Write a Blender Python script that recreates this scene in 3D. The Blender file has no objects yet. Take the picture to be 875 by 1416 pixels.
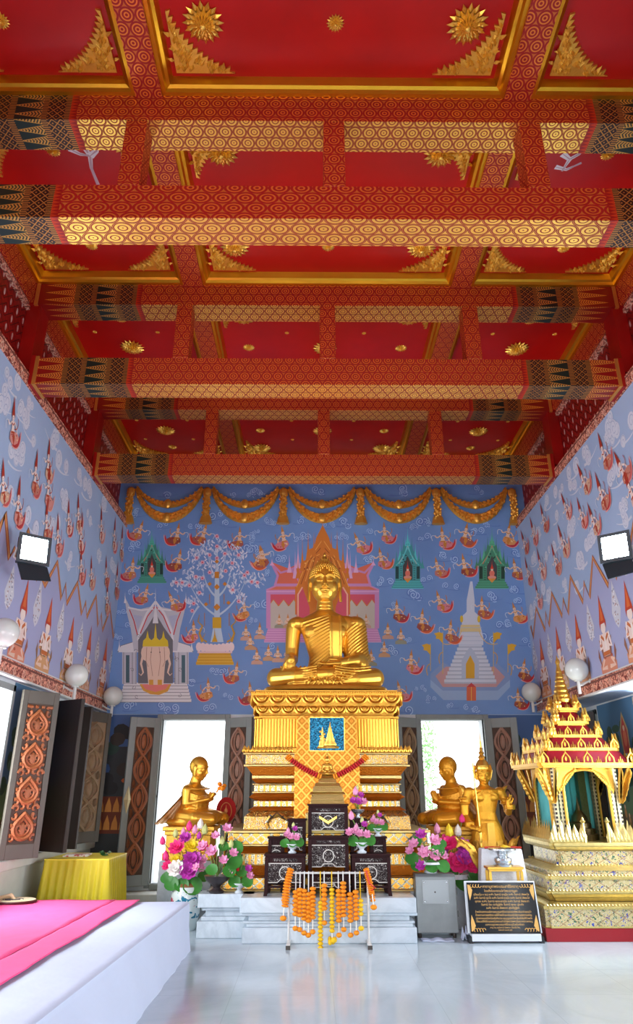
import bpy, bmesh, math, random
from mathutils import Vector, Matrix
PI = math.pi
sin, cos, R = math.sin, math.cos, math.radians
random.seed(7)
SC = bpy.context.scene
COL = SC.collection

# ------------------------------------------------------------------ camera, world, light, exposure
cam_d = bpy.data.cameras.new('camera'); cam = bpy.data.objects.new('camera', cam_d); COL.objects.link(cam)
cam_d.sensor_fit = 'VERTICAL'; cam_d.sensor_height = 36.0; cam_d.lens = 36.0 * 944.0 / 1416.0
cam.location = (-0.18, 0.0, 1.5); cam.rotation_euler = (R(90 + 22.1), 0, R(-0.45))
cam_d.clip_end = 200; SC.camera = cam
SC.view_settings.view_transform = 'Standard'; SC.view_settings.look = 'None'
SC.view_settings.gamma = 1.0; SC.view_settings.use_curve_mapping = False
SC.view_settings.exposure = 0.29
SC.cycles.max_bounces = 7; SC.cycles.diffuse_bounces = 4; SC.cycles.glossy_bounces = 3
SC.cycles.sample_clamp_indirect = 4.0
SC.cycles.use_denoising = True
world = bpy.data.worlds.new('overcast_sky'); SC.world = world; world.use_nodes = True
wn = world.node_tree; bg = wn.nodes['Background']
bg.inputs[0].default_value = (0.93, 0.97, 1.0, 1); bg.inputs[1].default_value = 2.6
def area_light(name, loc, rot, sx, sy, power, color=(1, 1, 1)):
    d = bpy.data.lights.new(name, 'AREA'); d.shape = 'RECTANGLE'; d.size = sx; d.size_y = sy
    d.energy = power; d.color = color
    o = bpy.data.objects.new(name, d); COL.objects.link(o); o.location = loc; o.rotation_euler = [R(a) for a in rot]
    return o
# daylight that comes in through the wide open entrance side behind the photographer and through the side windows
area_light('entrance_daylight', (0, -3.95, 1.7), (97, 0, 0), 2.9, 3.2, 220, (1.0, 0.97, 0.93))
for sx_ in (-1, 1):
    for yy_ in (1.1, 4.3, 7.1 if sx_ < 0 else 8.1):
        area_light('window_daylight', (-3.75 if sx_ < 0 else 4.15, yy_, 1.75), (90, 0, sx_ * 90), 1.2, 1.6, 78 if yy_ < 6 else 125, (0.92, 0.96, 1.0))

# ------------------------------------------------------------------ node helper
class V:
    """a value socket with arithmetic"""
    def __init__(s, nt, sock): s.nt = nt; s.s = sock
    def op(s, o, b=None, c=None):
        n = s.nt.nodes.new('ShaderNodeMath'); n.operation = o
        for i, q in enumerate((s, b, c)):
            if q is None: continue
            if isinstance(q, V): s.nt.links.new(q.s, n.inputs[i])
            else: n.inputs[i].default_value = float(q)
        return V(s.nt, n.outputs[0])
    def __add__(s, b): return s.op('ADD', b)
    def __sub__(s, b): return s.op('SUBTRACT', b)
    def __mul__(s, b): return s.op('MULTIPLY', b)
    def __truediv__(s, b): return s.op('DIVIDE', b)
    def fr(s): return s.op('FRACT')
    def ab(s): return s.op('ABSOLUTE')
    def gt(s, b): return s.op('GREATER_THAN', b)
    def lt(s, b): return s.op('LESS_THAN', b)
    def mn(s, b): return s.op('MINIMUM', b)
    def mx(s, b): return s.op('MAXIMUM', b)
    def sn(s): return s.op('SINE')
    def sq(s): return s.op('SQRT')
    def tri(s, p): return ((s / p).fr() - 0.5).ab() * 2.0     # 1 at multiples of p, 0 halfway
    def clamp(s): return s.mx(0.0).mn(1.0)

class MT:
    def __init__(s, name):
        s.m = bpy.data.materials.new(name); s.m.use_nodes = True
        s.nt = s.m.node_tree; s.b = s.nt.nodes['Principled BSDF']
    def uv(s):
        n = s.nt.nodes.new('ShaderNodeUVMap'); n.uv_map = 'UVMap'
        p = s.nt.nodes.new('ShaderNodeSeparateXYZ'); s.nt.links.new(n.outputs[0], p.inputs[0])
        return V(s.nt, p.outputs[0]), V(s.nt, p.outputs[1])
    def obj(s):
        n = s.nt.nodes.new('ShaderNodeTexCoord')
        p = s.nt.nodes.new('ShaderNodeSeparateXYZ'); s.nt.links.new(n.outputs['Object'], p.inputs[0])
        return V(s.nt, p.outputs[0]), V(s.nt, p.outputs[1]), V(s.nt, p.outputs[2])
    def noise(s, scale, detail=3, rough=0.5, dist=0.0, coord='Object'):
        tc = s.nt.nodes.new('ShaderNodeTexCoord'); n = s.nt.nodes.new('ShaderNodeTexNoise')
        s.nt.links.new(tc.outputs[coord], n.inputs['Vector'])
        n.inputs['Scale'].default_value = scale; n.inputs['Detail'].default_value = detail
        n.inputs['Roughness'].default_value = rough; n.inputs['Distortion'].default_value = dist
        return V(s.nt, n.outputs['Fac'])
    def voro(s, scale, feature='F1', out='Distance'):
        tc = s.nt.nodes.new('ShaderNodeTexCoord'); n = s.nt.nodes.new('ShaderNodeTexVoronoi')
        s.nt.links.new(tc.outputs['Object'], n.inputs['Vector']); n.inputs['Scale'].default_value = scale
        n.feature = feature
        return V(s.nt, n.outputs[out])
    def rgb(s, c):
        n = s.nt.nodes.new('ShaderNodeRGB'); n.outputs[0].default_value = (*lin(c), 1); return n.outputs[0]
    def mix(s, fac, a, b):
        n = s.nt.nodes.new('ShaderNodeMix'); n.data_type = 'RGBA'
        if isinstance(fac, V): s.nt.links.new(fac.s, n.inputs[0])
        else: n.inputs[0].default_value = fac
        for i, q in ((6, a), (7, b)):
            if isinstance(q, tuple): n.inputs[i].default_value = (*lin(q), 1)
            else: s.nt.links.new(q, n.inputs[i])
        return n.outputs[2]
    def mixv(s, fac, a, b): return fac * (b - a) + a if isinstance(b, V) else fac * (b - a) + a
    def set(s, col=None, rough=None, metal=None, bump=None, bs=0.2, bd=0.01, **kw):
        if col is not None:
            if isinstance(col, tuple): s.b.inputs['Base Color'].default_value = (*lin(col), 1)
            else: s.nt.links.new(col, s.b.inputs['Base Color'])
        for nm, q in (('Roughness', rough), ('Metallic', metal)):
            if q is None: continue
            if isinstance(q, V): s.nt.links.new(q.s, s.b.inputs[nm])
            else: s.b.inputs[nm].default_value = q
        if bump is not None:
            n = s.nt.nodes.new('ShaderNodeBump'); n.inputs['Strength'].default_value = bs; n.inputs['Distance'].default_value = bd
            s.nt.links.new(bump.s, n.inputs['Height']); s.nt.links.new(n.outputs[0], s.b.inputs['Normal'])
        for k, v in kw.items(): s.b.inputs[k].default_value = v
        return s.m
def lin(c):
    """0-255 sRGB to linear"""
    r = []
    for q in c[:3]:
        q = q / 255.0
        r.append(q / 12.92 if q <= 0.04045 else ((q + 0.055) / 1.055) ** 2.4)
    return tuple(r)
def plain(name, col, rough=0.5, metal=0.0, nscale=None, namt=0.1, bump=None, bs=0.2, bd=0.01, **kw):
    t = MT(name)
    c = col
    if nscale:
        n = t.noise(nscale)
        lo = tuple(q * (1 - namt) for q in col); hi = tuple(min(255, q * (1 + namt)) for q in col)
        c = t.mix(n, lo, hi)
    return t.set(c, rough, metal, t.noise(bump) if bump else None, bs, bd, **kw)

# ------------------------------------------------------------------ mesh helper
class MB:
    def __init__(s): s.v = []; s.f = []; s.mi = []; s.uvs = {}; s.cur = 0; s.col = []; s.c = (1, 1, 1)
    def add(s, vs, fs):
        n = len(s.v); s.v += [tuple(q) for q in vs]
        for f in fs: s.f.append(tuple(i + n for i in f)); s.mi.append(s.cur); s.col.append(s.c)
        return s
    def box(s, x0, x1, y0, y1, z0, z1):
        return s.add([(x0,y0,z0),(x1,y0,z0),(x1,y1,z0),(x0,y1,z0),(x0,y0,z1),(x1,y0,z1),(x1,y1,z1),(x0,y1,z1)],
                     [(0,3,2,1),(4,5,6,7),(0,1,5,4),(1,2,6,5),(2,3,7,6),(3,0,4,7)])
    def frus(s, a, b, z0, z1):      # a, b = (x0,x1,y0,y1) bottom and top rectangles
        return s.add([(a[0],a[2],z0),(a[1],a[2],z0),(a[1],a[3],z0),(a[0],a[3],z0),(b[0],b[2],z1),(b[1],b[2],z1),(b[1],b[3],z1),(b[0],b[3],z1)],
                     [(0,3,2,1),(4,5,6,7),(0,1,5,4),(1,2,6,5),(2,3,7,6),(3,0,4,7)])
    def cbox(s, c, d, rz=0.0):
        m = Matrix.Translation(c) @ Matrix.Rotation(rz, 4, 'Z')
        vs = [m @ Vector((x*d[0]/2, y*d[1]/2, z*d[2]/2)) for z in (-1,1) for (x,y) in ((-1,-1),(1,-1),(1,1),(-1,1))]
        return s.add(vs, [(0,3,2,1),(4,5,6,7),(0,1,5,4),(1,2,6,5),(2,3,7,6),(3,0,4,7)])
    def rings(s, rs, closed=True, cap=True):
        """rs = list of rings (equal length) of points"""
        n = len(rs[0]); vs = [p for r in rs for p in r]; fs = []
        for i in range(len(rs) - 1):
            for j in range(n if closed else n - 1):
                k = (j + 1) % n
                fs.append((i*n+j, i*n+k, (i+1)*n+k, (i+1)*n+j))
        if cap: fs.append(tuple(range(n))[::-1]); fs.append(tuple((len(rs)-1)*n + j for j in range(n)))
        return s.add(vs, fs)
    def lathe(s, prof, c=(0,0,0), seg=16, sq=None, rot=0.0, sy=1.0):
        """prof = [(r, z)...]; sq = superellipse power for squarish plans"""
        rs = []
        for r, z in prof:
            ring = []
            for j in range(seg):
                a = 2*PI*j/seg + rot; ca, sa = cos(a), sin(a); k = 1.0
                if sq: k = (abs(ca)**sq + abs(sa)**sq) ** (-1.0/sq)
                ring.append((c[0] + r*k*ca, c[1] + r*k*sa*sy, c[2] + z))
            rs.append(ring)
        return s.rings(rs)
    def tube(s, pts, r, seg=8, flat=1.0, up=None):
        """pts polyline, r radius or list; flat squashes along the up axis"""
        P_ = [Vector(p) for p in pts]; n = len(P_)
        rr = r if isinstance(r, (list, tuple)) else [r]*n
        rs = []; prev = None
        for i in range(n):
            t = (P_[min(i+1, n-1)] - P_[max(i-1, 0)])
            if t.length < 1e-9: t = Vector((0,0,1))
            t.normalize()
            if prev is None:
                a = Vector(up) if up else (Vector((0,0,1)) if abs(t.z) < 0.9 else Vector((1,0,0)))
            else: a = prev
            b = t.cross(a)
            if b.length < 1e-6: b = t.cross(Vector((1, 0.2, 0)))
            b.normalize(); a = b.cross(t).normalized(); prev = a
            rs.append([P_[i] + (b*cos(2*PI*j/seg) + a*sin(2*PI*j/seg)*flat)*rr[i] for j in range(seg)])
        return s.rings(rs)
    def ell(s, c, r, seg=16, rows=10, m=None):
        rs = []
        for i in range(1, rows):
            th = PI*i/rows
            rs.append([(r[0]*sin(th)*cos(2*PI*j/seg), r[1]*sin(th)*sin(2*PI*j/seg), -r[2]*cos(th)) for j in range(seg)])
        M_ = Matrix.Translation(c) @ (m.to_4x4() if m is not None else Matrix.Identity(4))
        rs = [[M_ @ Vector(p) for p in q] for q in rs]
        vs = [p for q in rs for p in q]; n = seg; fs = []
        for i in range(len(rs)-1):
            for j in range(n): k = (j+1) % n; fs.append((i*n+j, i*n+k, (i+1)*n+k, (i+1)*n+j))
        vs += [M_ @ Vector((0,0,-r[2])), M_ @ Vector((0,0,r[2]))]; b, t = len(vs)-2, len(vs)-1
        for j in range(n): k = (j+1) % n; fs.append((b, k, j)); fs.append((t, (len(rs)-1)*n+j, (len(rs)-1)*n+k))
        return s.add(vs, fs)
    def prism(s, pts, o, ax, ay, az, d):
        """polygon pts (2D) in the plane o + u*ax + v*ay, extruded by d along az"""
        o, ax, ay, az = Vector(o), Vector(ax), Vector(ay), Vector(az)
        n = len(pts); A = [o + ax*p[0] + ay*p[1] for p in pts]; B = [q + az*d for q in A]
        fs = [tuple(range(n))[::-1], tuple(range(n, 2*n))] + [(i, (i+1) % n, n+(i+1) % n, n+i) for i in range(n)]
        return s.add(A + B, fs)
    def pyr(s, pts, o, ax, ay, az, d, tip=None):
        """polygon fan raised to one tip"""
        o, ax, ay, az = Vector(o), Vector(ax), Vector(ay), Vector(az)
        n = len(pts); A = [o + ax*p[0] + ay*p[1] for p in pts]
        c = tip or (sum(p[0] for p in pts)/n, sum(p[1] for p in pts)/n)
        T = o + ax*c[0] + ay*c[1] + az*d
        return s.add(A + [T], [tuple(range(n))[::-1]] + [(i, (i+1) % n, n) for i in range(n)])
    def merge(s, o, m):
        n = len(s.v); s.v += [tuple(m @ Vector(p)) for p in o.v]
        for f, k, c in zip(o.f, o.mi, o.col): s.f.append(tuple(i+n for i in f)); s.mi.append(k); s.col.append(c)
        return s
    def build(s, name, mats, parent=None, smooth=False, loc=None, rz=0.0, bevel=0.0, remesh=None, smo=0, uv=True, color=False, ang=35, fix=True, org=None, sub=0):
        if org is not None:
            s.v = [(p[0]-org[0], p[1]-org[1], p[2]-org[2]) for p in s.v]
            loc = org
        me = bpy.data.meshes.new(name); me.from_pydata(s.v, [], s.f)
        mats = mats if isinstance(mats, (list, tuple)) else [mats]
        for m in mats: me.materials.append(m)
        me.polygons.foreach_set('material_index', s.mi)
        if color:
            at = me.color_attributes.new('col', 'FLOAT_COLOR', 'CORNER')
            k = 0
            for p in me.polygons:
                c = s.col[p.index]
                for _ in range(p.loop_total): at.data[k].color = (*c, 1); k += 1
        if fix:
            bm = bmesh.new(); bm.from_mesh(me); bmesh.ops.recalc_face_normals(bm, faces=bm.faces); bm.to_mesh(me); bm.free()
        if uv:
            ul = me.uv_layers.new(name='UVMap'); vv = me.vertices
            for p in me.polygons:
                nx, ny, nz = (abs(q) for q in p.normal)
                for li in p.loop_indices:
                    q = vv[me.loops[li].vertex_index].co
                    if nz >= nx and nz >= ny: u = (q.x, q.y)
                    elif ny >= nx: u = (q.x, q.z)
                    else: u = (q.y, q.z)
                    ul.data[li].uv = u
        if smooth:
            me.polygons.foreach_set('use_smooth', [True]*len(me.polygons))
            if ang and not remesh: me.set_sharp_from_angle(angle=R(ang))
        me.update()
        o = bpy.data.objects.new(name, me); COL.objects.link(o)
        if loc is not None: o.location = loc
        o.rotation_euler = (0, 0, rz)
        if parent is not None: o.parent = parent
        if remesh:
            md = o.modifiers.new('Remesh', 'REMESH'); md.mode = 'VOXEL'; md.voxel_size = remesh; md.use_smooth_shade = True
        if smo:
            md = o.modifiers.new('Smooth', 'SMOOTH'); md.iterations = smo; md.factor = 0.5
        if bevel:
            md = o.modifiers.new('Bevel', 'BEVEL'); md.width = bevel; md.segments = 2; md.limit_method = 'ANGLE'
        if sub:
            md = o.modifiers.new('Sub', 'SUBSURF'); md.levels = sub; md.render_levels = sub
        return o
def tag(o, label, cat, group=None, kind=None):
    if label: o['label'] = label
    if cat: o['category'] = cat
    if group: o['group'] = group
    if kind: o['kind'] = kind
    return o
def thing(name, label, cat, loc=(0,0,0), rz=0.0, group=None, scale=1.0):
    o = bpy.data.objects.new(name, None); COL.objects.link(o); o.location = loc; o.rotation_euler = (0,0,rz)
    o.empty_display_size = 0.1; o.scale = (scale,)*3
    return tag(o, label, cat, group)
def dup(root, loc, rz=None, label=None, scale=None):
    def cp(o, par):
        c = o.copy(); COL.objects.link(c)
        if par is not None: c.parent = par
        for ch in o.children: cp(ch, c)
        return c
    r = cp(root, None); r.location = loc
    if rz is not None: r.rotation_euler = (0, 0, rz)
    if scale is not None: r.scale = (scale,)*3 if not isinstance(scale, tuple) else scale
    if label: r['label'] = label
    return r
def struct(name, mb, mats, **k):
    o = mb.build(name, mats, **k)
    if k.get('parent') is None: o['kind'] = 'structure'
    return o

# ------------------------------------------------------------------ materials
def gold_mat(name, col=(240, 176, 60), rough=0.3, bscale=None, bs=0.3, bd=0.01, metal=1.0):
    t = MT(name)
    n = t.noise(3.0, 4)
    c = t.mix(n, tuple(q*0.9 for q in col), col)
    return t.set(c, rough, metal, t.noise(bscale, 5, 0.7) if bscale else None, bs, bd)
GOLD = gold_mat('gold_leaf', (255, 204, 92), 0.34, metal=0.88)
GOLD_STATUE = gold_mat('statue_gold', (255, 196, 76), 0.36, metal=0.8)
GOLD_CARVED = gold_mat('carved_gold', (250, 196, 84), 0.38, 60, 0.55, 0.01, metal=0.85)
GOLD_ORANGE = gold_mat('amber_gold', (226, 136, 30), 0.38, 30, 0.3)
GOLD_ROBE = gold_mat('deep_statue_gold', (250, 176, 44), 0.4, 60, 0.12, 0.004, metal=0.45)
GOLD_PALE = gold_mat('pale_gilding', (226, 200, 128), 0.34, 70, 0.5)
def ring_pattern(name, a=0.125, b=0.2165, th=0.5, base=(160, 12, 8), gold=(232, 150, 62)):
    """concentric rings of gold paint and red"""
    t = MT(name); u, v = t.uv(); ky = a/b*1.732
    def cell(du, dv):
        x = ((u/a + du).fr() - 0.5)*0.125; y = ((v/b + dv).fr() - 0.5)*0.2165
        return (x*x + y*y).sq()
    d = cell(0.0, 0.0).mn(cell(0.5, 0.5))
    rings = (d/0.025 + 0.12).fr().gt(th)
    g = rings*(d.lt(0.057)) + d.gt(0.0625)*(1.0 if th < 0.45 else 0.6)
    c = t.mix(g, base, gold)
    return t.set(c, g*(-0.2) + 0.55, g*0.7)
RING = ring_pattern('red_gold_ring_pattern', th=0.56, gold=(234, 142, 62))
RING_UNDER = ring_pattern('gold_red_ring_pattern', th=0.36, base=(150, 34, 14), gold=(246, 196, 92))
RING_WIDE = ring_pattern('wide_red_gold_ring_pattern', 0.18, 0.216, 0.56, gold=(234, 142, 62))
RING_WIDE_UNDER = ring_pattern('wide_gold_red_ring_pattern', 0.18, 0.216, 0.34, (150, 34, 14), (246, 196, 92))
def spike_pattern(name, base, fore, fore2=None, p=0.105, L=0.40, x0=0.0):
    """rows of long pointed lotus buds, along u"""
    t = MT(name); u, v = t.uv()
    um = ((u.ab() - x0)/L)          # 0 inner end .. 1 wall end
    w = v.tri(p)                    # 1 on axis
    wb = (v + p/2).tri(p)
    nar = (um*(-1.0) + 1.0)
    m1 = (w - 1.0 + nar*0.95).gt(0.02)
    m2 = (w - 1.0 + nar*0.95 - 0.12).gt(0.02)
    hat = ((u.ab() + w*0.035)/0.028).fr().gt(0.45)
    g = m1*(m2*(hat*(-1.0)+1.0)*(-1.0) + 1.0)
    c = t.mix(g, base, fore)
    return t.set(c, 0.4, g*0.6)
SPIKE_RED = spike_pattern('red_gold_lotus_bud_pattern', (140, 16, 10), (236, 160, 70), x0=2.99, L=0.36)
SPIKE_BLACK = spike_pattern('black_gold_lotus_bud_pattern', (14, 34, 28), (214, 160, 76), x0=2.5, L=0.26, p=0.105)
def lattice_pattern():
    t = MT('dark_gold_lattice_pattern'); u, v = t.uv()
    a = ((u + v)/0.075).fr().gt(0.85); b = ((u - v)/0.075).fr().gt(0.85)
    d1 = ((u + v)/0.075 + 0.5).fr().gt(0.78)*((u - v)/0.075 + 0.5).fr().gt(0.78)
    edge = (u.ab() - 2.26); e = edge.fr()*0.0
    s1 = (((u.ab() - 2.26)/0.24 + 0.0).fr() - 0.5).ab().gt(0.31)
    teeth = (v/0.02).fr().gt(0.5)
    g = (a.mx(b).mx(d1))*(s1*(-1.0)+1.0) + s1*teeth
    c = t.mix(g.clamp(), (40, 16, 12), (196, 136, 66))
    return t.set(c, 0.42, g.clamp()*0.6)
LATT = lattice_pattern()
def zig_pattern():
    t = MT('red_gold_zigzag_edge'); u, v = t.uv()
    g = ((u.ab() - 2.20)/0.06 - v.tri(0.035)).gt(0.0)
    return t.set(t.mix(g, (150, 14, 8), (200, 60, 26)), 0.45, g*0.3)
ZIG = zig_pattern()
GOLDBAND = plain('gold_paint_band', (226, 160, 78), 0.35, 0.7)
RED = plain('glossy_red_paint', (150, 12, 8), 0.36, 0, 6, 0.06, 20, 0.05, 0.01)
RED_CEIL = plain('red_ceiling_paint', (182, 12, 8), 0.33, 0, 2.0, 0.10, 5, 0.08, 0.02)
GOLD_MOULD = gold_mat('gold_moulding', (236, 176, 50), 0.34, 14, 0.2, 0.01)
def frieze():
    t = MT('red_frieze_with_pale_drops'); u, v = t.uv()
    sx, sy = 0.17, 0.17
    row = (v/sy).op('FLOOR')
    x = ((u/sx + row*0.5).fr() - 0.5)*sx; y = ((v/sy).fr() - 0.5)*sy
    d = ((x*2.6)*(x*2.6) + y*y).sq()
    drop = d.lt(0.045)
    lat = (((x/sx).ab() + (y/sy).ab()) - 0.5).ab().lt(0.045)
    n = t.noise(22, 3)
    c = t.mix(lat, t.mix(n, (88, 6, 6), (175, 22, 18)), (66, 4, 6))
    c = t.mix(drop, c, t.mix(n, (150, 40, 40), (236, 214, 206)))
    return t.set(c, 0.45, 0.0, drop*1.0 + n*0.5, 0.4, 0.01)
FRIEZE = frieze()
def border():
    t = MT('coral_floral_border'); u, v = t.uv()
    n = t.noise(26, 4, 0.6, 1.2)
    p = 0.26
    x = ((u/p).fr() - 0.5)*p; vc = (v/0.145 + 0.11)
    y = (vc.fr() - 0.5)*0.145
    dia = (x.ab()*1.5 + y.ab()).lt(0.055); dia2 = (x.ab()*1.5 + y.ab()).lt(0.034)
    e = (vc.fr() - 0.5).ab().gt(0.42)
    c = t.mix(n.gt(0.5), (120, 44, 34), (238, 168, 140))
    c = t.mix(dia, c, (225, 190, 165)); c = t.mix(dia2, c, (190, 110, 95))
    c = t.mix(e, c, (118, 66, 56))
    return t.set(c, 0.6)
BORDER = border()
def marble(name, col, vein, sc=1.2, rough=0.12, tiles=None):
    t = MT(name)
    n = t.noise(sc, 6, 0.62, 1.5)
    c = t.mix(((n - 0.5).ab()*9.0).clamp(), vein, col)
    c2 = t.noise(0.9, 3); c = t.mix(c2*0.25, c, tuple(q*0.85 for q in col))
    if tiles:
        u, v = t.uv()
        g = ((u/tiles).fr() - 0.5).ab().gt(0.4965).mx(((v/tiles).fr() - 0.5).ab().gt(0.4965))
        c = t.mix(g, c, tuple(q*0.9 for q in col))
    return t.set(c, rough)
FLOOR = marble('polished_floor_marble', (194, 211, 222), (186, 203, 214), 0.8, 0.13, 0.8)
MARBLE = marble('white_marble', (206, 218, 228), (188, 201, 212), 1.6, 0.25)
PLASTER = plain('pale_plaster', (214, 218, 222), 0.7, 0, 4, 0.04)
STONE = plain('pale_stone_ledge', (196, 200, 192), 0.55, 0, 6, 0.06)
GREYWOOD = plain('grey_painted_frame', (132, 140, 138), 0.45, 0, 5, 0.06)
SHUTTER_GREY = plain('brown_grey_shutter_frame', (80, 75, 66), 0.5, 0, 5, 0.10)
DARKWOOD = plain('dark_brown_timber', (44, 34, 28), 0.45, 0, 5, 0.12)
WHITE_METAL = plain('white_enamel', (215, 215, 212), 0.35)
# ------------------------------------------------------------------ room shell
WX = 3.36; LWX = 3.46; YB = 11.0; Y0 = -4.0; CEIL = 7.2
def grid_wall(axis, c0, c1, a_lo, a_hi, z_lo, z_hi, holes):
    """wall slab between c0 and c1 (thickness) with rectangular holes (a0, a1, z0, z1)"""
    mb = MB(); As = sorted({a_lo, a_hi, *[h[0] for h in holes], *[h[1] for h in holes]}); Zs = sorted({z_lo, z_hi, *[h[2] for h in holes], *[h[3] for h in holes]})
    for i in range(len(As)-1):
        for j in range(len(Zs)-1):
            am, zm = (As[i]+As[i+1])/2, (Zs[j]+Zs[j+1])/2
            if any(h[0] < am < h[1] and h[2] < zm < h[3] for h in holes): continue
            if axis == 'x': mb.box(c0, c1, As[i], As[i+1], Zs[j], Zs[j+1])
            else: mb.box(As[i], As[i+1], c0, c1, Zs[j], Zs[j+1])
    return mb
struct('floor', MB().box(-4.25, 4.25, Y0-0.5, YB+0.35, -0.1, 0), FLOOR)
DOOR_HOLES = [(-2.47, -1.50, 0.25, 2.50), (1.52, 2.49, 0.25, 2.50)]
struct('wall_back', grid_wall('y', YB, YB+0.35, -4.25, 4.25, 0, 6.52, DOOR_HOLES).box(-4.25, 4.25, YB+0.36, YB+0.7, 6.4, CEIL), PLASTER)
WIN_Y = [(-2.6, -1.4), (0.5, 1.7), (3.7, 4.9), (6.5, 7.74), (8.95, 9.92)]
WINZ = (0.86, 2.56)
WIN_YR = [(-2.6, -1.4), (0.5, 1.7), (3.7, 4.9), (7.5, 8.7), (10.08, 10.7)]
RWX = 3.90
for sgn, nm in ((-1, 'wall_left'), (1, 'wall_right')):
    holes = [(a, b, *WINZ) for a, b in (WIN_Y if sgn < 0 else WIN_YR)]
    lx = LWX if sgn < 0 else RWX
    w = grid_wall('x', sgn*lx, sgn*(lx+0.3), Y0, YB, 0, 2.62, holes)
    w.cur = 1; w.box(sgn*WX, sgn*(lx+0.3), Y0, YB, 2.62, 5.82)
    w.cur = 0; w.box(sgn*3.56, sgn*(lx+0.3), Y0, YB+0.36, 5.82, CEIL)
    SIDE_BLUE = bpy.data.materials.get('side_wall_blue') or MT('side_wall_blue')
    if not isinstance(SIDE_BLUE, bpy.types.Material):
        t = SIDE_BLUE; x, y, z = t.obj(); n = t.noise(1.6, 4)
        c = t.mix(n, (152, 177, 212), (173, 196, 226))  # light on the side walls put into a paler blue than the back wall
        SIDE_BLUE = t.set(c, 0.62)
    o = w.build(nm, [PLASTER, SIDE_BLUE]); o['kind'] = 'structure'
struct('ceiling', MB().box(-3.76, 3.76, Y0, YB+0.7, CEIL, CEIL+0.15), RED_CEIL)
# entrance wall behind the photographer, with its wide doorway and two side doors
struct('wall_front', grid_wall('y', Y0-0.3, Y0, -4.25, 4.25, 0, CEIL, [(-1.5, 1.5, 0, 3.3), (-3.0, -2.0, 0.25, 2.5), (2.0, 3.0, 0.25, 2.5)]), PLASTER)
# lower ledges under the windows
k = 1
for sgn in (-1, 1):
    struct('trim_%d' % k, MB().box(*((-3.30, -LWX) if sgn < 0 else (3.88, RWX)), Y0, YB, 0.72, 0.82).box(*((-3.36, -LWX) if sgn < 0 else (3.885, RWX)), Y0, YB, 0, 0.72), STONE, bevel=0.01); k += 1
    # painted borders, low and high
    struct('trim_%d' % k, MB().box(sgn*3.345, sgn*3.40, Y0, YB, 2.622, 2.767), BORDER); k += 1
    struct('trim_%d' % k, MB().box(sgn*3.335, sgn*3.40, Y0, YB, 2.600, 2.620).box(sgn*3.335, sgn*3.40, Y0, YB, 2.768, 2.782), WHITE_METAL); k += 1
    struct('trim_%d' % k, MB().box(sgn*3.345, sgn*3.40, Y0, YB, 5.667, 5.812).box(sgn*3.35, sgn*3.57, Y0, YB, 5.812, 5.822), BORDER); k += 1
    # red frieze and the patterned beam above it
    struct('trim_%d' % k, MB().box(sgn*3.54, sgn*3.57, Y0, YB, 5.822, 6.72), FRIEZE); k += 1
    struct('trim_%d' % k, MB().box(sgn*3.50, sgn*3.57, Y0, YB, 6.72, 6.80), BORDER); k += 1
    struct('trim_%d' % k, MB().box(sgn*3.46, sgn*3.57, Y0, YB+.36, 6.80, 7.09), RING); k += 1
# blue back wall field
def blue_field():
    t = MT('back_wall_blue'); x, y, z = t.obj(); n = t.noise(2.2, 5)
    c = t.mix(n, (98, 137, 194), (118, 157, 212)); c = t.mix(t.noise(60, 2)*0.25, c, (134, 156, 206))
    return t.set(c, 0.6)
BACK_BLUE = blue_field()
struct('trim_%d' % k, MB().box(-3.56, 3.56, YB-0.012, YB, 2.575, 6.52), BACK_BLUE); k += 1
FRAMES = [1.75, 4.15, 6.55, 8.95]       # y of each roof frame
# longitudinal ceiling beams and gold mouldings of the coffers
def mould(x0, x1, y0, y1):
    """gold moulding round one coffer: splayed strips"""
    mb = MB(); w = 0.085; zc = CEIL; zb = 7.085
    prof = [(0, zb), (0.035, zb), (0.05, zb+0.03), (0.075, zb+0.045), (0.10, zc)]
    rings = []
    for d, z in prof: rings.append([(x0+d, y0+d, z), (x1-d, y0+d, z), (x1-d, y1-d, z), (x0+d, y1-d, z)])
    mb.rings(rings, cap=False)
    return mb
lb = [-1.60, 1.60]
for xx in lb: struct('trim_%d' % k, MB().box(xx-0.115, xx+0.115, Y0, YB+.36, 7.06, CEIL), RING); k += 1
xcols = [(-3.46, -1.715), (-1.485, 1.485), (1.715, 3.46)]
ybays = [(Y0, 1.75), (2.05, 4.15), (4.45, 6.55), (6.85, 8.95), (9.25, 11.34)]
for yb in ybays:
    for xc in xcols: struct('trim_%d' % k, mould(xc[0], xc[1], yb[0], yb[1]), GOLD_MOULD, fix=False); k += 1

# ------------------------------------------------------------------ roof frames
def beam(mb, y0, y1, z0, z1, xe):
    """one box per painted band; rings are gold on red on the sides, red on gold underneath"""
    segs = [(0, 2.2, 0), (2.2, 2.26, 5), (2.26, 2.5, 1), (2.5, 2.73, 2), (2.73, 2.99, 1), (2.99, xe-0.09, 3), (xe-0.09, xe-0.05, 4), (xe-0.05, xe, 6)]
    for a, b, mi in segs:
        mb.cur = mi; e = 0.012 if mi in (4, 6) else 0.0
        e = 0.018 if mi == 6 else e
        if a == 0: mb.box(-b, b, y0-e, y1+e, z0-e, z1+e)
        else: mb.box(a, b, y0-e, y1+e, z0-e, z1+e); mb.box(-b, -a, y0-e, y1+e, z0-e, z1+e)
    return mb
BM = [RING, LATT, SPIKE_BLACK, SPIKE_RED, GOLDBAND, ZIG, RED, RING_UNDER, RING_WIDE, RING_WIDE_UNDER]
names = ['', 'nearest of the roof frames, fully visible across the top of the picture', 'middle roof frame, between the nearest and the farthest', 'farthest roof frame, closest to the gold swags on the blue wall']
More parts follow.
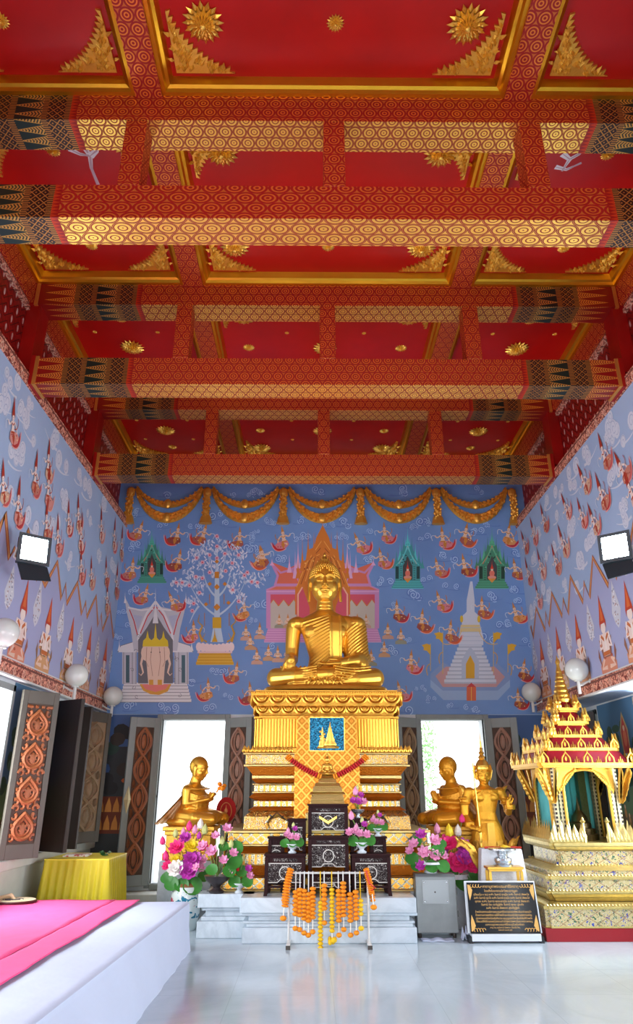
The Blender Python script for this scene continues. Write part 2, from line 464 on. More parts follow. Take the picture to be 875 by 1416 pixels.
for i, fy in enumerate(FRAMES):
    if i == 0: lab = 'red and gold patterned roof frame above the photographer'
    else: lab = ['red gold patterned roof frame, nearest, cropped at both ends', 'red gold patterned roof frame, middle of the three in view', 'red gold patterned roof frame farthest back, next to the gold swags'][i-1]
    t = thing('roof_frame', lab, 'beam', (0, fy, 5.7), group='painted roof frames')
    for nm, bmb, wide in (('tie_beam', beam(MB(), 0, 0.29, 0, 0.345, 3.36), i == 1), ('upper_beam', beam(MB(), 0, 0.30, 1.09, 1.39, 3.50), False)):
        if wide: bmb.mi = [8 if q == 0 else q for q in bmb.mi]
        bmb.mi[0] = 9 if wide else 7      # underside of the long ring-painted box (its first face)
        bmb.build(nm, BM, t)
    for px in (-1.68, 0.0, 1.68):
        MB().box(px-0.09, px+0.09, 0.0, 0.2, 0.345, 1.09).build('post', RING, t, bevel=0.008)
    for sx in (-1, 1):
        mb = MB(); mb.prism([(0, 0), (0.26, 0), (0.26, 0.9), (0, 0.9)], (sx*3.535, 0.02, 0.2), (0, 1, 0), (0, 0, 1), (-sx, 0, 0), 0.155)
        mb.build('wall_bracket', RED, t)

# ------------------------------------------------------------------ ceiling rosettes and corner ornaments
def rosette_mesh(r):
    mb = MB(); n = 16
    for lay, (r0, r1, h, off) in enumerate(((0.45, 1.0, 0.10, 0), (0.3, 0.82, 0.22, 0.5), (0.15, 0.6, 0.32, 0), (0.0, 0.4, 0.40, 0.5))):
        nn = n if lay < 3 else 8
        for j in range(nn):
            a = 2*PI*(j+off)/nn; ca, sa = cos(a), sin(a); w = 0.85*PI*(r0+r1)/2/nn
            def q(rr, s, z): return (r*(rr*ca - s*sa), r*(rr*sa + s*ca), -r*z)
            mb.add([q(r0, -w*.6, h), q(r0, w*.6, h), q((r0+r1)/2, w, h*.9), q(r1, 0, h*0.6), q((r0+r1)/2, -w, h*.9), q((r0+r1)/2, 0, h+0.1), q(r0, 0, 0.0), q((r0+r1)/2, 0, 0.0)],
                   [(0, 1, 5), (1, 2, 5), (2, 3, 5), (3, 4, 5), (4, 0, 5), (0, 1, 6), (1, 2, 7, 6), (2, 3, 7), (3, 4, 7), (4, 0, 6, 7)])
    mb.ell((0, 0, -r*0.42), (r*0.17, r*0.17, r*0.14), 10, 6)
    mb.lathe([(r*0.5, 0), (r*0.5, -r*0.12), (r*0.2, -r*0.2)], seg=12)
    return mb
big = None
BAYN = {1: 'nearest ceiling bay', 2: 'second ceiling bay', 3: 'third ceiling bay', 4: 'rearmost ceiling bay'}
ros = {}
def rosette(x, y, size, label):
    r = {'large': 0.17, 'medium': 0.085, 'small': 0.075, 'tiny': 0.032}[size]
    if size not in ros:
        o = rosette_mesh(r).build('ceiling_rosette', GOLD, uv=False); ros[size] = o
    else: o = ros[size].copy(); COL.objects.link(o)
    o.location = (x, y, CEIL); tag(o, label, 'rosette', 'gold rosettes on the red ceiling')
def side(x): return 'left' if x < 0 else 'right'
for bay, yc, pat in ((1, 2.98, 'A'), (2, 5.42, 'A'), (3, 7.95, 'B'), (4, 10.32, 'B')):
    bn = BAYN[bay]
    if pat == 'A':
        for sy, rw in ((-0.62, 'near'), (0.62, 'far')):
            for x in (-1.06, 1.06): rosette(x, yc+sy, 'large', 'large gold rosette, %s row, %s of centre, in %s' % (rw, side(x), bn))
            for x in (-2.68, 2.68): rosette(x, yc+sy, 'small', 'small gold rosette, %s row, outer %s coffer, in %s' % (rw, side(x), bn))
            if sy > 0: rosette(0, yc+sy, 'small', 'small gold rosette on the centre line in %s' % bn)
    else:
        for sy, rw in ((-0.66, 'near'), (0.66, 'far')):
            for x in (-1.08, 1.08): rosette(x, yc+sy-0.02, 'large', 'large gold rosette, %s row, %s of centre, in %s' % (rw, side(x), bn))
        rosette(0, yc, 'large', 'large gold rosette behind the centre post in %s' % bn)
        for x in (-1.06, 1.06): rosette(x, yc-0.0, 'medium', 'medium gold rosette midway on the %s of %s' % (side(x), bn))
        for x in (-0.52, 0.52):
            for sy, rw in ((-0.33, 'near'), (0.33, 'far')): rosette(x, yc+sy, 'tiny', 'tiny gold stud, %s, %s of centre post, in %s' % (rw, side(x), bn))
        for x in (-2.68, 2.68):
            rosette(x, yc, 'large', 'large gold rosette in outer %s coffer of %s' % (side(x), bn))
            for sy, rw in ((-0.62, 'near'), (0.62, 'far')): rosette(x, yc+sy, 'medium', 'medium gold rosette, %s end, outer %s coffer of %s' % (rw, side(x), bn))
            for dx in (-0.42, 0.42):
                for sy, rw in ((-0.33, 'near'), (0.33, 'far')): rosette(x+dx, yc+sy, 'tiny', 'tiny gold stud, %s %s of outer %s coffer, %s' % (rw, 'left' if dx < 0 else 'right', side(x), bn))
def corner_mesh(L, W):
    """carved triangular kanok flame panel: right angle at origin, legs L (x) and W (y)"""
    mb = MB(); rnd = random.Random(3)
    def edge(t):      # concave hypotenuse
        x = L*(1-t)**1.5; y = W*t**1.5; return x, y
    pts = [(0, 0)]; N = 15
    for i in range(N+1):
        t = i/N; x, y = edge(t)
        if 0 < i < N:
            k = 0.02; pts.append((x + k*0.2, y + k*0.2))
            xm, ym = edge(t + 0.4/N); pts.append((xm + 0.034, ym + 0.040))
        else: pts.append((x, y))
    mb.prism(pts, (0, 0, 0), (1, 0, 0), (0, 1, 0), (0, 0, -1), 0.02)
    # leaves in relief
    for i in range(70):
        while True:
            x, y = rnd.random()*L, rnd.random()*W
            if (x/L)**0.667 + (y/W)**0.667 < 0.95: break
        a = rnd.uniform(0.2, 1.4) + (PI/2 if rnd.random() < .2 else 0); s = rnd.uniform(0.045, 0.085)
        ca, sa = cos(a), sin(a); o = (x, y, -0.018)
        mb.pyr([(0, 0), (0.35*s, 0.32*s), (s, 0.1*s), (0.4*s, -0.25*s)], o, (ca, sa, 0), (-sa, ca, 0), (0, 0, -1), rnd.uniform(0.02, 0.045), (0.35*s, 0.05*s))
    return mb
cm = None
def corner(x, y, sx, sy, lab, sc=1.0):
    global cm
    if cm is None: cm = corner_mesh(0.50, 0.50).build('corner_ornament', GOLD_CARVED, uv=False); o = cm
    else: o = cm.copy(); COL.objects.link(o)
    o.location = (x, y, CEIL - 0.001); o.scale = (sx*sc, sy*sc, 1); tag(o, lab, 'ornament', 'gold corner ornaments of the ceiling coffers')
    return o
for bay, (ya, yb) in ((1, ybays[1]), (2, ybays[2]), (3, ybays[3]), (4, ybays[4])):
    for ci, (xa, xb) in enumerate(xcols):
        cn = ('left', 'centre', 'right')[ci]
        for sx, xx in ((1, xa+0.14), (-1, xb-0.14)):
            for sy, yy in ((-1, yb-0.14), (1, ya+0.14)):
                corner(xx, yy, sx, sy, 'carved gold corner piece, %s %s corner of %s coffer, %s' % ('far' if sy < 0 else 'near', 'left' if sx > 0 else 'right', cn, BAYN[bay].split(',')[0]), 1.0)

# ------------------------------------------------------------------ doors in the back wall, windows in the side walls
def carved_vine(mb, w, h, y, kind=0):
    """interlacing ribbons and lenses in relief; panel in x (0..w), z (0..h), front at y facing -y"""
    n = max(3, round(h/0.36)); A = w*0.40
    for ph in (0, PI):
        for rr, off in ((0.026, 0.0), (0.013, 0.046)):
            pts = []; N = n*12
            for i in range(N+1):
                z = h*i/N; x = w/2 + (A - off)*sin(PI*z/(h/n) + ph)
                pts.append((x, y-0.006, z))
            mb.tube(pts, rr, 5, 0.9)
    for i in range(n):
        zc = h*(i+0.5)/n; hh = h/n
        mb.tube([(w/2 + w*0.235*sin(q*PI/8), y-0.004, zc + hh*0.36*cos(q*PI/8)) for q in range(17)], 0.010, 5)
        mb.pyr([(-w*.1, -hh*.12), (-w*.13, 0), (0, hh*.24), (w*.13, 0), (w*.1, -hh*.12)], (w/2, y-0.012, zc), (1, 0, 0), (0, 0, 1), (0, -1, 0), 0.02)
        mb.ell((w/2, y, zc), (w*0.15, 0.02, hh*0.26), 10, 6)
        for sx in (-1, 1):
            for dz in (-0.5, 0.5):
                zz = zc + dz*hh*1.0
                if 0.03 < zz < h-0.03: mb.ell((w/2 + sx*w*0.36, y, zz), (w*0.09, 0.014, hh*0.16), 6, 5)
            mb.ell((w/2 + sx*w*0.43, y, zc), (w*0.04, 0.012, hh*0.1), 6, 4)
    return mb
def carved_flame(mb, w, h, y):
    """stacked teardrop flames with scrolling leaves"""
    n = 4; hh = h/n
    for i in range(n):
        z0 = i*hh
        for k, r in ((1.0, 0.022), (0.66, 0.014)):
            pts = []
            for j in range(25):
                a = -PI/2 + 2*PI*j/24; rad = w*0.36*k
                x = w/2 + rad*cos(a)*(1 if sin(a) < 0 else (1 - sin(a)**2*0.9)); z = z0 + hh*0.40 + hh*0.42*k*sin(a)*(1.0 if sin(a) > 0 else 0.7)
                pts.append((x, y-0.006, z))
            mb.tube(pts, r, 5)
        mb.ell((w/2, y, z0+hh*0.36), (w*0.13, 0.02, hh*0.22), 8, 6)
        for sx in (-1, 1):
            for (cx, cz, r0, a0, a1) in ((0.36, 0.95, 0.14, 0, 4.6), (0.40, 0.72, 0.12, 2, 6.2), (0.42, 0.42, 0.09, 1, 5.5), (0.40, 0.12, 0.12, 1, 5.5), (0.16, 1.0, 0.12, 1.5, 5.4), (0.15, 0.4, 0.12, 0, 5)):
                pts = []
                for j in range(10):
                    a = a0 + (a1-a0)*j/9; rr = w*r0*(1 - 0.6*j/9)
                    pts.append((w/2 + sx*(w*cx + rr*cos(a)), y-0.004, min(h-0.02, max(0.02, z0 + hh*cz + rr*sin(a)))))
                mb.tube(pts, [0.02*(1-0.06*j) for j in range(10)], 5)
    return mb
def wood_carv(name, a, b):
    t = MT(name); n = t.noise(5, 4); n2 = t.noise(40, 3)
    return t.set(t.mix(n, a, b), 0.55, 0, n2, 0.5, 0.01)
CARV = wood_carv('carved_orange_brown_wood', (120, 66, 36), (170, 100, 58))
CARV_BG = plain('carving_ground', (74, 52, 38), 0.6, 0, 10, 0.2)
CARV_LIGHT = wood_carv('sunbleached_carved_wood', (120, 108, 88), (158, 122, 84))
CARV_PALE = wood_carv('pale_worn_carved_wood', (128, 116, 108), (190, 128, 100))
def leaf_panel(root, w, h, frame, bgm, carv, kind, th=0.045, name='door_leaf', mar=None):
    """leaf in local space: x 0..w, z 0..h, carved face towards -y"""
    mx_ = mar or w*0.2
    mb = MB(); mb.box(0, mx_, -th/2, th/2, 0, h).box(w-mx_, w, -th/2, th/2, 0, h).box(mx_, w-mx_, -th/2, th/2, 0, 0.14).box(mx_, w-mx_, -th/2, th/2, h-0.14, h)
    lf = mb.build(name, frame, root, bevel=0.004)
    MB().box(mx_, w-mx_, -th/2+0.016, th/2-0.01, 0.14, h-0.14).build('panel', bgm, lf)
    c = MB(); f = carved_vine if kind == 0 else carved_flame
    f(c, w-2*mx_-0.01, h-0.30, -th/2+0.014)
    c.v = [(p[0]+mx_+0.005, p[1], p[2]+0.15) for p in c.v]
    c.build('carving', carv, lf, smooth=True, uv=False)
    return lf
def leaf_at(parent, hinge, free, z0, h, flip=False, **k):
    """leaf standing between two plan points; face looks to the right-hand side of hinge->free unless flipped"""
    a, b = (free, hinge) if flip else (hinge, free)
    w = math.hypot(b[0]-a[0], b[1]-a[1]); ang = math.atan2(b[1]-a[1], b[0]-a[0])
    e = bpy.data.objects.new('tmp', None)
    lf = leaf_panel(parent, w, h, **k); lf.location = (a[0], a[1], z0); lf.rotation_euler = (0, 0, ang)
    bpy.data.objects.remove(e)
    return lf
for di, (xa, xb) in enumerate(((-2.47, -1.50), (1.52, 2.49))):
    t = thing('door_%d' % (di+1), None, None); t['kind'] = 'structure'
    f = MB(); d = 0.075
    f.box(xa-d, xa, YB-0.03, YB+0.1, 0.2, 2.575).box(xb, xb+d, YB-0.03, YB+0.1, 0.2, 2.575).box(xa, xb, YB-0.03, YB+0.1, 2.50, 2.575).box(xa, xb, YB-0.03, YB+0.1, 0.18, 0.25)
    f.build('door_frame', GREYWOOD, t, bevel=0.006)
    MB().box(xa-0.3, xb+0.3, YB-0.42, YB, 0, 0.17).build('door_step', STONE, t, bevel=0.01)
    l1 = leaf_at(t, (xa-0.02, YB-0.05), (xa-0.42, YB-0.30), 0.24, 2.27, flip=True, frame=GREYWOOD, bgm=CARV_BG, carv=CARV if di == 0 else CARV_LIGHT, kind=0)
    l2 = leaf_at(t, (xb+0.02, YB-0.05), (xb+0.44, YB-0.27), 0.24, 2.27, frame=GREYWOOD, bgm=CARV_BG, carv=CARV_PALE, kind=0)
    if di == 0:
        # diamond shaped brass pull on the left leaf
        hb = MB(); hb.pyr([(0, -0.19), (0.055, 0), (0, 0.19), (-0.055, 0)], (0.06, -0.03, 1.12), (1, 0, 0), (0, 0, 1), (0, -1, 0), 0.035)
        hb.build('door_handle', plain('pale_brass', (190, 170, 130), 0.35, 0.8), l1)
# left windows with open shutters
ZB, ZT = 0.83, 2.55
def win_frame(i, sgn, ya, yb):
    t = thing('window_%d' % i, None, None); t['kind'] = 'structure'
    f = MB(); lx = LWX if sgn < 0 else RWX; x0, x1 = sgn*(lx-0.03), sgn*(lx+0.12); d = 0.07
    f.box(x0, x1, ya, ya+d, WINZ[0], WINZ[1]).box(x0, x1, yb-d, yb, WINZ[0], WINZ[1]).box(x0, x1, ya, yb, WINZ[1]-d, WINZ[1]).box(x0, x1, ya, yb, WINZ[0], WINZ[0]+0.04)
    f.build('window_frame', GREYWOOD, t, bevel=0.005)
    return t
wi = 1
for sgn in (-1, 1):
    for j, (ya, yb) in enumerate(WIN_Y if sgn < 0 else WIN_YR):
        t = win_frame(wi, sgn, ya, yb); wi += 1
        if sgn < 0 and j == 3:
            leaf_at(t, (-3.35, 7.74), (-3.07, 8.08), ZB, ZT-ZB-0.03, frame=SHUTTER_GREY, bgm=CARV_BG, carv=CARV, kind=1, name='shutter', mar=0.065)
        if sgn < 0 and j == 4:
            a, b = (-3.38, 8.92), (-2.97, 8.66); w = math.hypot(b[0]-a[0], b[1]-a[1])
            s = MB().box(0, w, -0.02, 0.025, 0, 1.70).box(0, 0.06, -0.03, -0.02, 0, 1.7).box(w-0.06, w, -0.03, -0.02, 0, 1.7).build('shutter', DARKWOOD, t, bevel=0.004); s.location = (a[0], a[1], ZB); s.rotation_euler = (0, 0, math.atan2(b[1]-a[1], b[0]-a[0]))
            s2 = MB().box(0, 0.36, -0.02, 0.02, 0, 1.66).build('shutter', DARKWOOD, t, bevel=0.004); s2.location = (-3.36, 9.25, ZB); s2.rotation_euler = (0, 0, R(-12))
            leaf_at(t, (-3.38, 9.94), (-3.12, 10.44), ZB, 1.70, frame=SHUTTER_GREY, bgm=CARV_LIGHT, carv=CARV_LIGHT, kind=0, name='shutter', mar=0.075)
        if sgn > 0 and j == 3:
            leaf_at(t, (3.84, 8.72), (3.70, 8.42), ZB, 1.70, frame=SHUTTER_GREY, bgm=CARV_BG, carv=CARV, kind=1, name='shutter', mar=0.075)
        if sgn > 0 and j == 4:
            leaf_at(t, (3.86, 10.08), (3.46, 10.36), ZB, 1.70, flip=True, frame=DARKWOOD, bgm=DARKWOOD, carv=CARV, kind=1, name='shutter', mar=0.075)
# ground and planting outside
struct('ground', MB().box(-30, 30, -30, 40, -0.5, -0.12), plain('sunlit_paving', (225, 225, 220), 0.8))
# ------------------------------------------------------------------ painted murals
_t = math.radians(22.1); _yw = math.radians(0.45)
def on_plane(u, v, X=None, Y=None, Z=None):
    """point of the photograph (u, v) on a wall plane"""
    x = (u-437.5)/944.0; y = -(v-708)/944.0
    dy = cos(_t) - y*sin(_t); dz = sin(_t) + y*cos(_t)
    d = (x*cos(_yw) + dy*sin(_yw), -x*sin(_yw) + dy*cos(_yw), dz)
    k = (X+0.18)/d[0] if X is not None else Y/d[1] if Y is not None else (Z-1.5)/d[2]
    return Vector((-0.18 + k*d[0], k*d[1], 1.5 + k*d[2]))
class Paint:
    """flat painted shapes on a wall; f maps (a, b) to a point, layer lifts by fractions of a millimetre"""
    def __init__(s, f, nrm): s.mb = MB(); s.f = f; s.n = Vector(nrm); s.l = 0; s.M = None
    def pt(s, p):
        if s.M: p = s.M(p)
        return Vector(s.f(p)) + s.n*(0.0012 + 0.000025*s.l)
    def poly(s, pts, c):
        s.l += 1
        s.mb.c = lin(c); vs = [s.pt(p) for p in pts]; s.mb.add(vs, [tuple(range(len(vs)))])
    def line(s, pts, w, c, taper=False):
        s.l += 1
        s.mb.c = lin(c); n = len(pts); L = []; Rr = []
        for i, p in enumerate(pts):
            a, b = pts[max(0, i-1)], pts[min(n-1, i+1)]; dx, dy = b[0]-a[0], b[1]-a[1]; k = math.hypot(dx, dy) or 1
            ww = w*0.5*(1 - (i/(n-1))*0.8 if taper else 1); dx, dy = -dy/k*ww, dx/k*ww
            L.append((p[0]+dx, p[1]+dy)); Rr.append((p[0]-dx, p[1]-dy))
        vs = [s.pt(p) for p in L] + [s.pt(p) for p in Rr]
        s.mb.add(vs, [(i, i+1, n+i+1, n+i) for i in range(n-1)])
    def ell(s, c, rx, ry, col, n=14, a=0):
        s.poly([(c[0]+rx*cos(2*PI*i/n)*cos(a)-ry*sin(2*PI*i/n)*sin(a), c[1]+rx*cos(2*PI*i/n)*sin(a)+ry*sin(2*PI*i/n)*cos(a)) for i in range(n)], col)
    def rect(s, x0, y0, x1, y1, c): s.poly([(x0, y0), (x1, y0), (x1, y1), (x0, y1)], c)
def curve(p0, p1, p2, n=8):
    return [((1-t)**2*p0[0]+2*t*(1-t)*p1[0]+t*t*p2[0], (1-t)**2*p0[1]+2*t*(1-t)*p1[1]+t*t*p2[1]) for t in [i/n for i in range(n+1)]]
def spiral(c, r, turns, a0=0, n=18, d=1):
    return [(c[0]+r*(1-i/n*0.85)*cos(a0+d*turns*2*PI*i/n), c[1]+r*(1-i/n*0.85)*sin(a0+d*turns*2*PI*i/n)) for i in range(n+1)]
def cloud(P_, s, rnd, fill, edge, wd=0.12):
    """local: y down, unit about s"""
    P_.l = rnd.uniform(0, 14)
    for k in range(rnd.choice((2, 3, 4))):
        cx, cy = rnd.uniform(-1, 1)*s, rnd.uniform(-0.45, 0.45)*s; r = s*rnd.uniform(0.38, 0.62)
        P_.ell((cx, cy), r, r*0.85, fill, 12)
        P_.line(spiral((cx, cy), r*0.95, 1.6, rnd.uniform(0, 6), d=rnd.choice((-1, 1))), s*wd, edge)
    P_.line(curve((-1.2*s, 0.45*s), (0, 0.7*s), (1.35*s, 0.2*s)), s*0.16, fill, True)
SKIN = (232, 196, 168)
def deva(P_, s, rnd, cloth, gold=(205, 130, 50), tail=(205, 34, 40), skin=SKIN):
    """flying celestial figure, local x right, y down, unit s = half height"""
    S = lambda *a: [(x*s, y*s) for x, y in a]
    P_.l = 330 + rnd.uniform(0, 20)
    # sweeping tail cloth
    P_.poly(S((0.0, 0.95), (0.45, 1.18), (0.95, 1.0), (1.18, 0.55), (1.16, 0.1), (1.0, 0.5), (0.75, 0.78), (0.4, 0.86)), tail)
    P_.line([(x*s, y*s) for x, y in curve((-0.05, 1.0), (1.15, 1.5), (1.28, 0.15), 10)], 0.07*s, (240, 170, 160))
    # folded legs and skirt
    P_.poly(S((-0.35, 0.25), (0.2, 0.2), (0.65, 0.28), (0.98, 0.5), (0.8, 0.82), (0.35, 0.95), (-0.1, 0.9), (-0.42, 0.65)), cloth)
    for k in range(7):
        a, b = rnd.uniform(-0.25, 0.75), rnd.uniform(0.35, 0.8)
        P_.ell((a*s, b*s), 0.07*s, 0.05*s, (244, 214, 150) if k % 2 else (150, 40, 40), 6)
    P_.poly(S((0.1, 0.25), (0.35, 0.5), (0.2, 1.0), (-0.02, 0.6)), gold)
    # torso
    P_.poly(S((-0.26, -0.34), (0.2, -0.34), (0.14, 0.05), (0.24, 0.3), (-0.28, 0.3), (-0.16, 0.02)), skin)
    P_.line(S((-0.28, -0.27), (-0.02, -0.12), (0.22, -0.27)), 0.08*s, gold)
    P_.line(S((-0.26, 0.28), (0.24, 0.28)), 0.12*s, gold)
    # arms
    P_.line([(x*s, y*s) for x, y in curve((-0.24, -0.28), (-0.62, 0.05), (-0.72, -0.35), 5)], 0.12*s, skin)
    P_.line([(x*s, y*s) for x, y in curve((0.2, -0.28), (0.55, -0.05), (0.62, 0.3), 5)], 0.12*s, skin)
    P_.line([(x*s, y*s) for x, y in curve((0.2, 0.1), (0.9, 0.1), (0.7, -0.55), 8)], 0.06*s, gold)
    P_.line([(x*s, y*s) for x, y in curve((-0.72, -0.3), (-1.25, -0.5), (-1.0, 0.15), 8)], 0.05*s, (214, 220, 228))
    # head, crown
    P_.ell((-0.04*s, -0.52*s), 0.15*s, 0.19*s, skin, 10)
    P_.poly(S((-0.21, -0.6), (-0.14, -0.82), (-0.05, -1.3), (0.05, -0.82), (0.13, -0.6), (0.15, -0.4), (0.08, -0.66), (-0.15, -0.66)), gold)
    P_.line(S((-0.09, -0.53), (-0.03, -0.53)), 0.03*s, (60, 40, 40)); P_.line(S((-0.08, -0.43), (-0.02, -0.43)), 0.03*s, (180, 60, 60))
def kneeler(P_, s, rnd):
    S = lambda *a: [(x*s, y*s) for x, y in a]
    P_.poly(S((-0.7, 0.55), (-0.3, 0.35), (0.3, 0.35), (0.75, 0.6), (0.8, 0.95), (-0.75, 0.95)), rnd.choice(((196, 150, 110), (150, 150, 130), (205, 160, 140))))
    P_.poly(S((-0.3, -0.3), (0.3, -0.3), (0.2, 0.4), (-0.2, 0.4)), SKIN)
    P_.line(S((-0.34, -0.2), (-0.5, 0.15), (-0.05, 0.05)), 0.17*s, SKIN); P_.line(S((0.34, -0.2), (0.5, 0.15), (0.05, 0.05)), 0.17*s, SKIN)
    P_.line(S((-0.25, -0.18), (0, -0.05), (0.25, -0.18)), 0.09*s, (200, 130, 50)); P_.line(S((-0.25, 0.36), (0.25, 0.36)), 0.12*s, (190, 120, 50))
    P_.ell((0, -0.5*s), 0.2*s, 0.22*s, SKIN, 10)
    P_.poly(S((-0.2, -0.6), (-0.1, -0.85), (0, -1.35), (0.1, -0.85), (0.2, -0.6)), (206, 132, 52))

rnd = random.Random(11)
B = Paint(lambda p: on_plane(p[0], p[1], Y=YB-0.012), (0, -1, 0))
def localpx(cx, cy, fx=1, rot=0.0):
    cr, sr = cos(rot), sin(rot)
    return lambda p: (cx + (p[0]*cr - p[1]*sr)*fx, cy + p[0]*sr + p[1]*cr)
def crop(o, sc, L): return [(o[0] + a/sc, o[1] + b/sc) for a, b in L]
K = 3.977
clouds = crop((160, 660), K, [(280,85),(640,85),(770,85),(130,200),(430,270),(270,265),(620,255),(840,250),(90,380),(760,300),(760,380),(815,530),(110,620),(790,700),(760,790),(30,740),(450,1110),(620,1200),(90,1265),(285,1265),(500,1275),(30,880),(560,1060),(540,215),(40,810)])
clouds += crop((340, 660), K, [(60,85),(390,80),(840,80),(145,250),(300,240),(545,250),(460,270),(310,330),(520,330),(200,450),(680,300),(760,580),(40,400),(60,340),(770,920),(120,920),(650,460),(170,700),(790,700)])
clouds += crop((530, 660), K, [(80,80),(510,75),(240,240),(600,250),(520,295),(225,330),(480,415),(350,440),(730,425),(375,600),(160,650),(600,660),(745,620),(235,560),(780,910),(665,810),(260,1220),(380,1255),(200,1160),(490,1280),(100,1270),(150,270),(30,960),(150,900),(720,680),(560,880)])
for c in clouds:
    B.M = localpx(*c, rnd.choice((-1, 1))); cloud(B, rnd.uniform(6.5, 11.5), rnd, (98, 130, 194), (170, 200, 234))
B.M = None
def spire(P_, x, y0, y1, w, c):
    P_.poly([(x-w, y0), (x-w*0.45, y0+(y1-y0)*0.3), (x-w*0.15, y0+(y1-y0)*0.55), (x, y1), (x+w*0.15, y0+(y1-y0)*0.55), (x+w*0.45, y0+(y1-y0)*0.3), (x+w, y0)], c)
def steps(P_, x, y0, y1, w0, w1, n, c, e):
    for i in range(n):
        a = y0 + (y1-y0)*i/n; b = y0 + (y1-y0)*(i+1)/n; w = w0 + (w1-w0)*i/max(1, n-1)
        P_.rect(x-w, a, x+w, b, c); P_.line([(x-w, a), (x+w, a)], 0.7, e)
def green_pav(x, yb, yt, w, c, lo, gold):
    dk = tuple(q*0.45 for q in c); lt = tuple(min(255, q*1.35) for q in c)
    h = yb - yt
    steps(B, x, yb, yb-h*0.17, w, w*0.78, 4, c, lt)
    B.rect(x-w*0.78, yb-h*0.45, x+w*0.78, yb-h*0.16, c)
    for sx in (-1, 1):
        B.rect(x+sx*w*0.66-w*0.1, yb-h*0.44, x+sx*w*0.66+w*0.1, yb-h*0.19, dk)
        B.rect(x+sx*w*0.42-w*0.05, yb-h*0.47, x+sx*w*0.42+w*0.05, yb-h*0.17, lt)
        for i in range(8): B.ell((x+sx*w*0.42, yb-h*(0.18+0.036*i)), w*0.07, w*0.05, tuple(q*0.7 for q in c), 6)
        spire(B, x+sx*w*0.72, yb-h*0.45, yb-h*0.72, w*0.18, c); spire(B, x+sx*w*0.4, yb-h*0.6, yb-h*0.9, w*0.12, c)
    for a_, b0, b1, ww in ((.92, .40, .66, .14), (.7, .46, .80, .16), (.48, .56, .92, .15), (.26, .7, 1.05, .13)):
        for sx in (-1, 1): spire(B, x+sx*w*a_, yb-h*b0, yb-h*b1, w*ww, c if a_ != .48 else lt)
    B.poly([(x-w*0.8, yb-h*0.44), (x-w*0.5, yb-h*0.6), (x-w*0.3, yb-h*0.8), (x, yb-h), (x+w*0.3, yb-h*0.8), (x+w*0.5, yb-h*0.6), (x+w*0.8, yb-h*0.44)], c)
    for k in range(3):
        q = 1 - k*0.22
        for sx in (-1, 1): B.line([(x+sx*w*0.72*q, yb-h*(0.46+0.03*k)), (x+sx*w*0.3*q, yb-h*(0.62+0.05*k)), (x, yb-h*(0.82+0.04*k))], 1.0, lt if k != 1 else gold)
    for k in range(14):
        a = rnd.uniform(-0.4, 0.4); b = rnd.uniform(0.47, 0.75)*(1-abs(a)*0.3); B.ell((x+a*w, yb-h*b), 1.2, 1.2, dk if k % 2 else lt, 5)
    B.poly([(x-w*0.3, yb-h*0.17), (x-w*0.3, yb-h*0.45), (x-w*0.12, yb-h*0.56), (x, yb-h*0.66), (x+w*0.12, yb-h*0.56), (x+w*0.3, yb-h*0.45), (x+w*0.3, yb-h*0.17)], (70, 70, 70))
    B.ell((x, yb-h*0.3), w*0.16, h*0.07, (226, 120, 100), 10); B.ell((x, yb-h*0.22), w*0.26, h*0.035, (226, 150, 130), 10)
    B.ell((x, yb-h*0.38), w*0.08, h*0.035, SKIN, 8); spire(B, x, yb-h*0.39, yb-h*0.56, w*0.1, (214, 60, 30))
    B.poly([(x-w*0.25, yb-h*0.2), (x+w*0.25, yb-h*0.2), (x, yb-h*0.11)], (222, 150, 60))
    for sx in (-0.12, 0.12): spire(B, x+sx*w, yb-h*0.85, yb-h*1.12, 1.2, lt)
    spire(B, x, yb-h*0.9, yb-h*1.25, 2.0, lt)
B.l = 24
green_pav(210, 806, 745, 20, (64, 138, 118), 0, (210, 120, 90))
B.l = 24
green_pav(563.5, 813.5, 745, 22, (70, 158, 160), 0, (180, 200, 190))
B.l = 24
green_pav(680, 813.5, 745, 23, (70, 140, 108), 0, (220, 110, 90))
B.l = 24
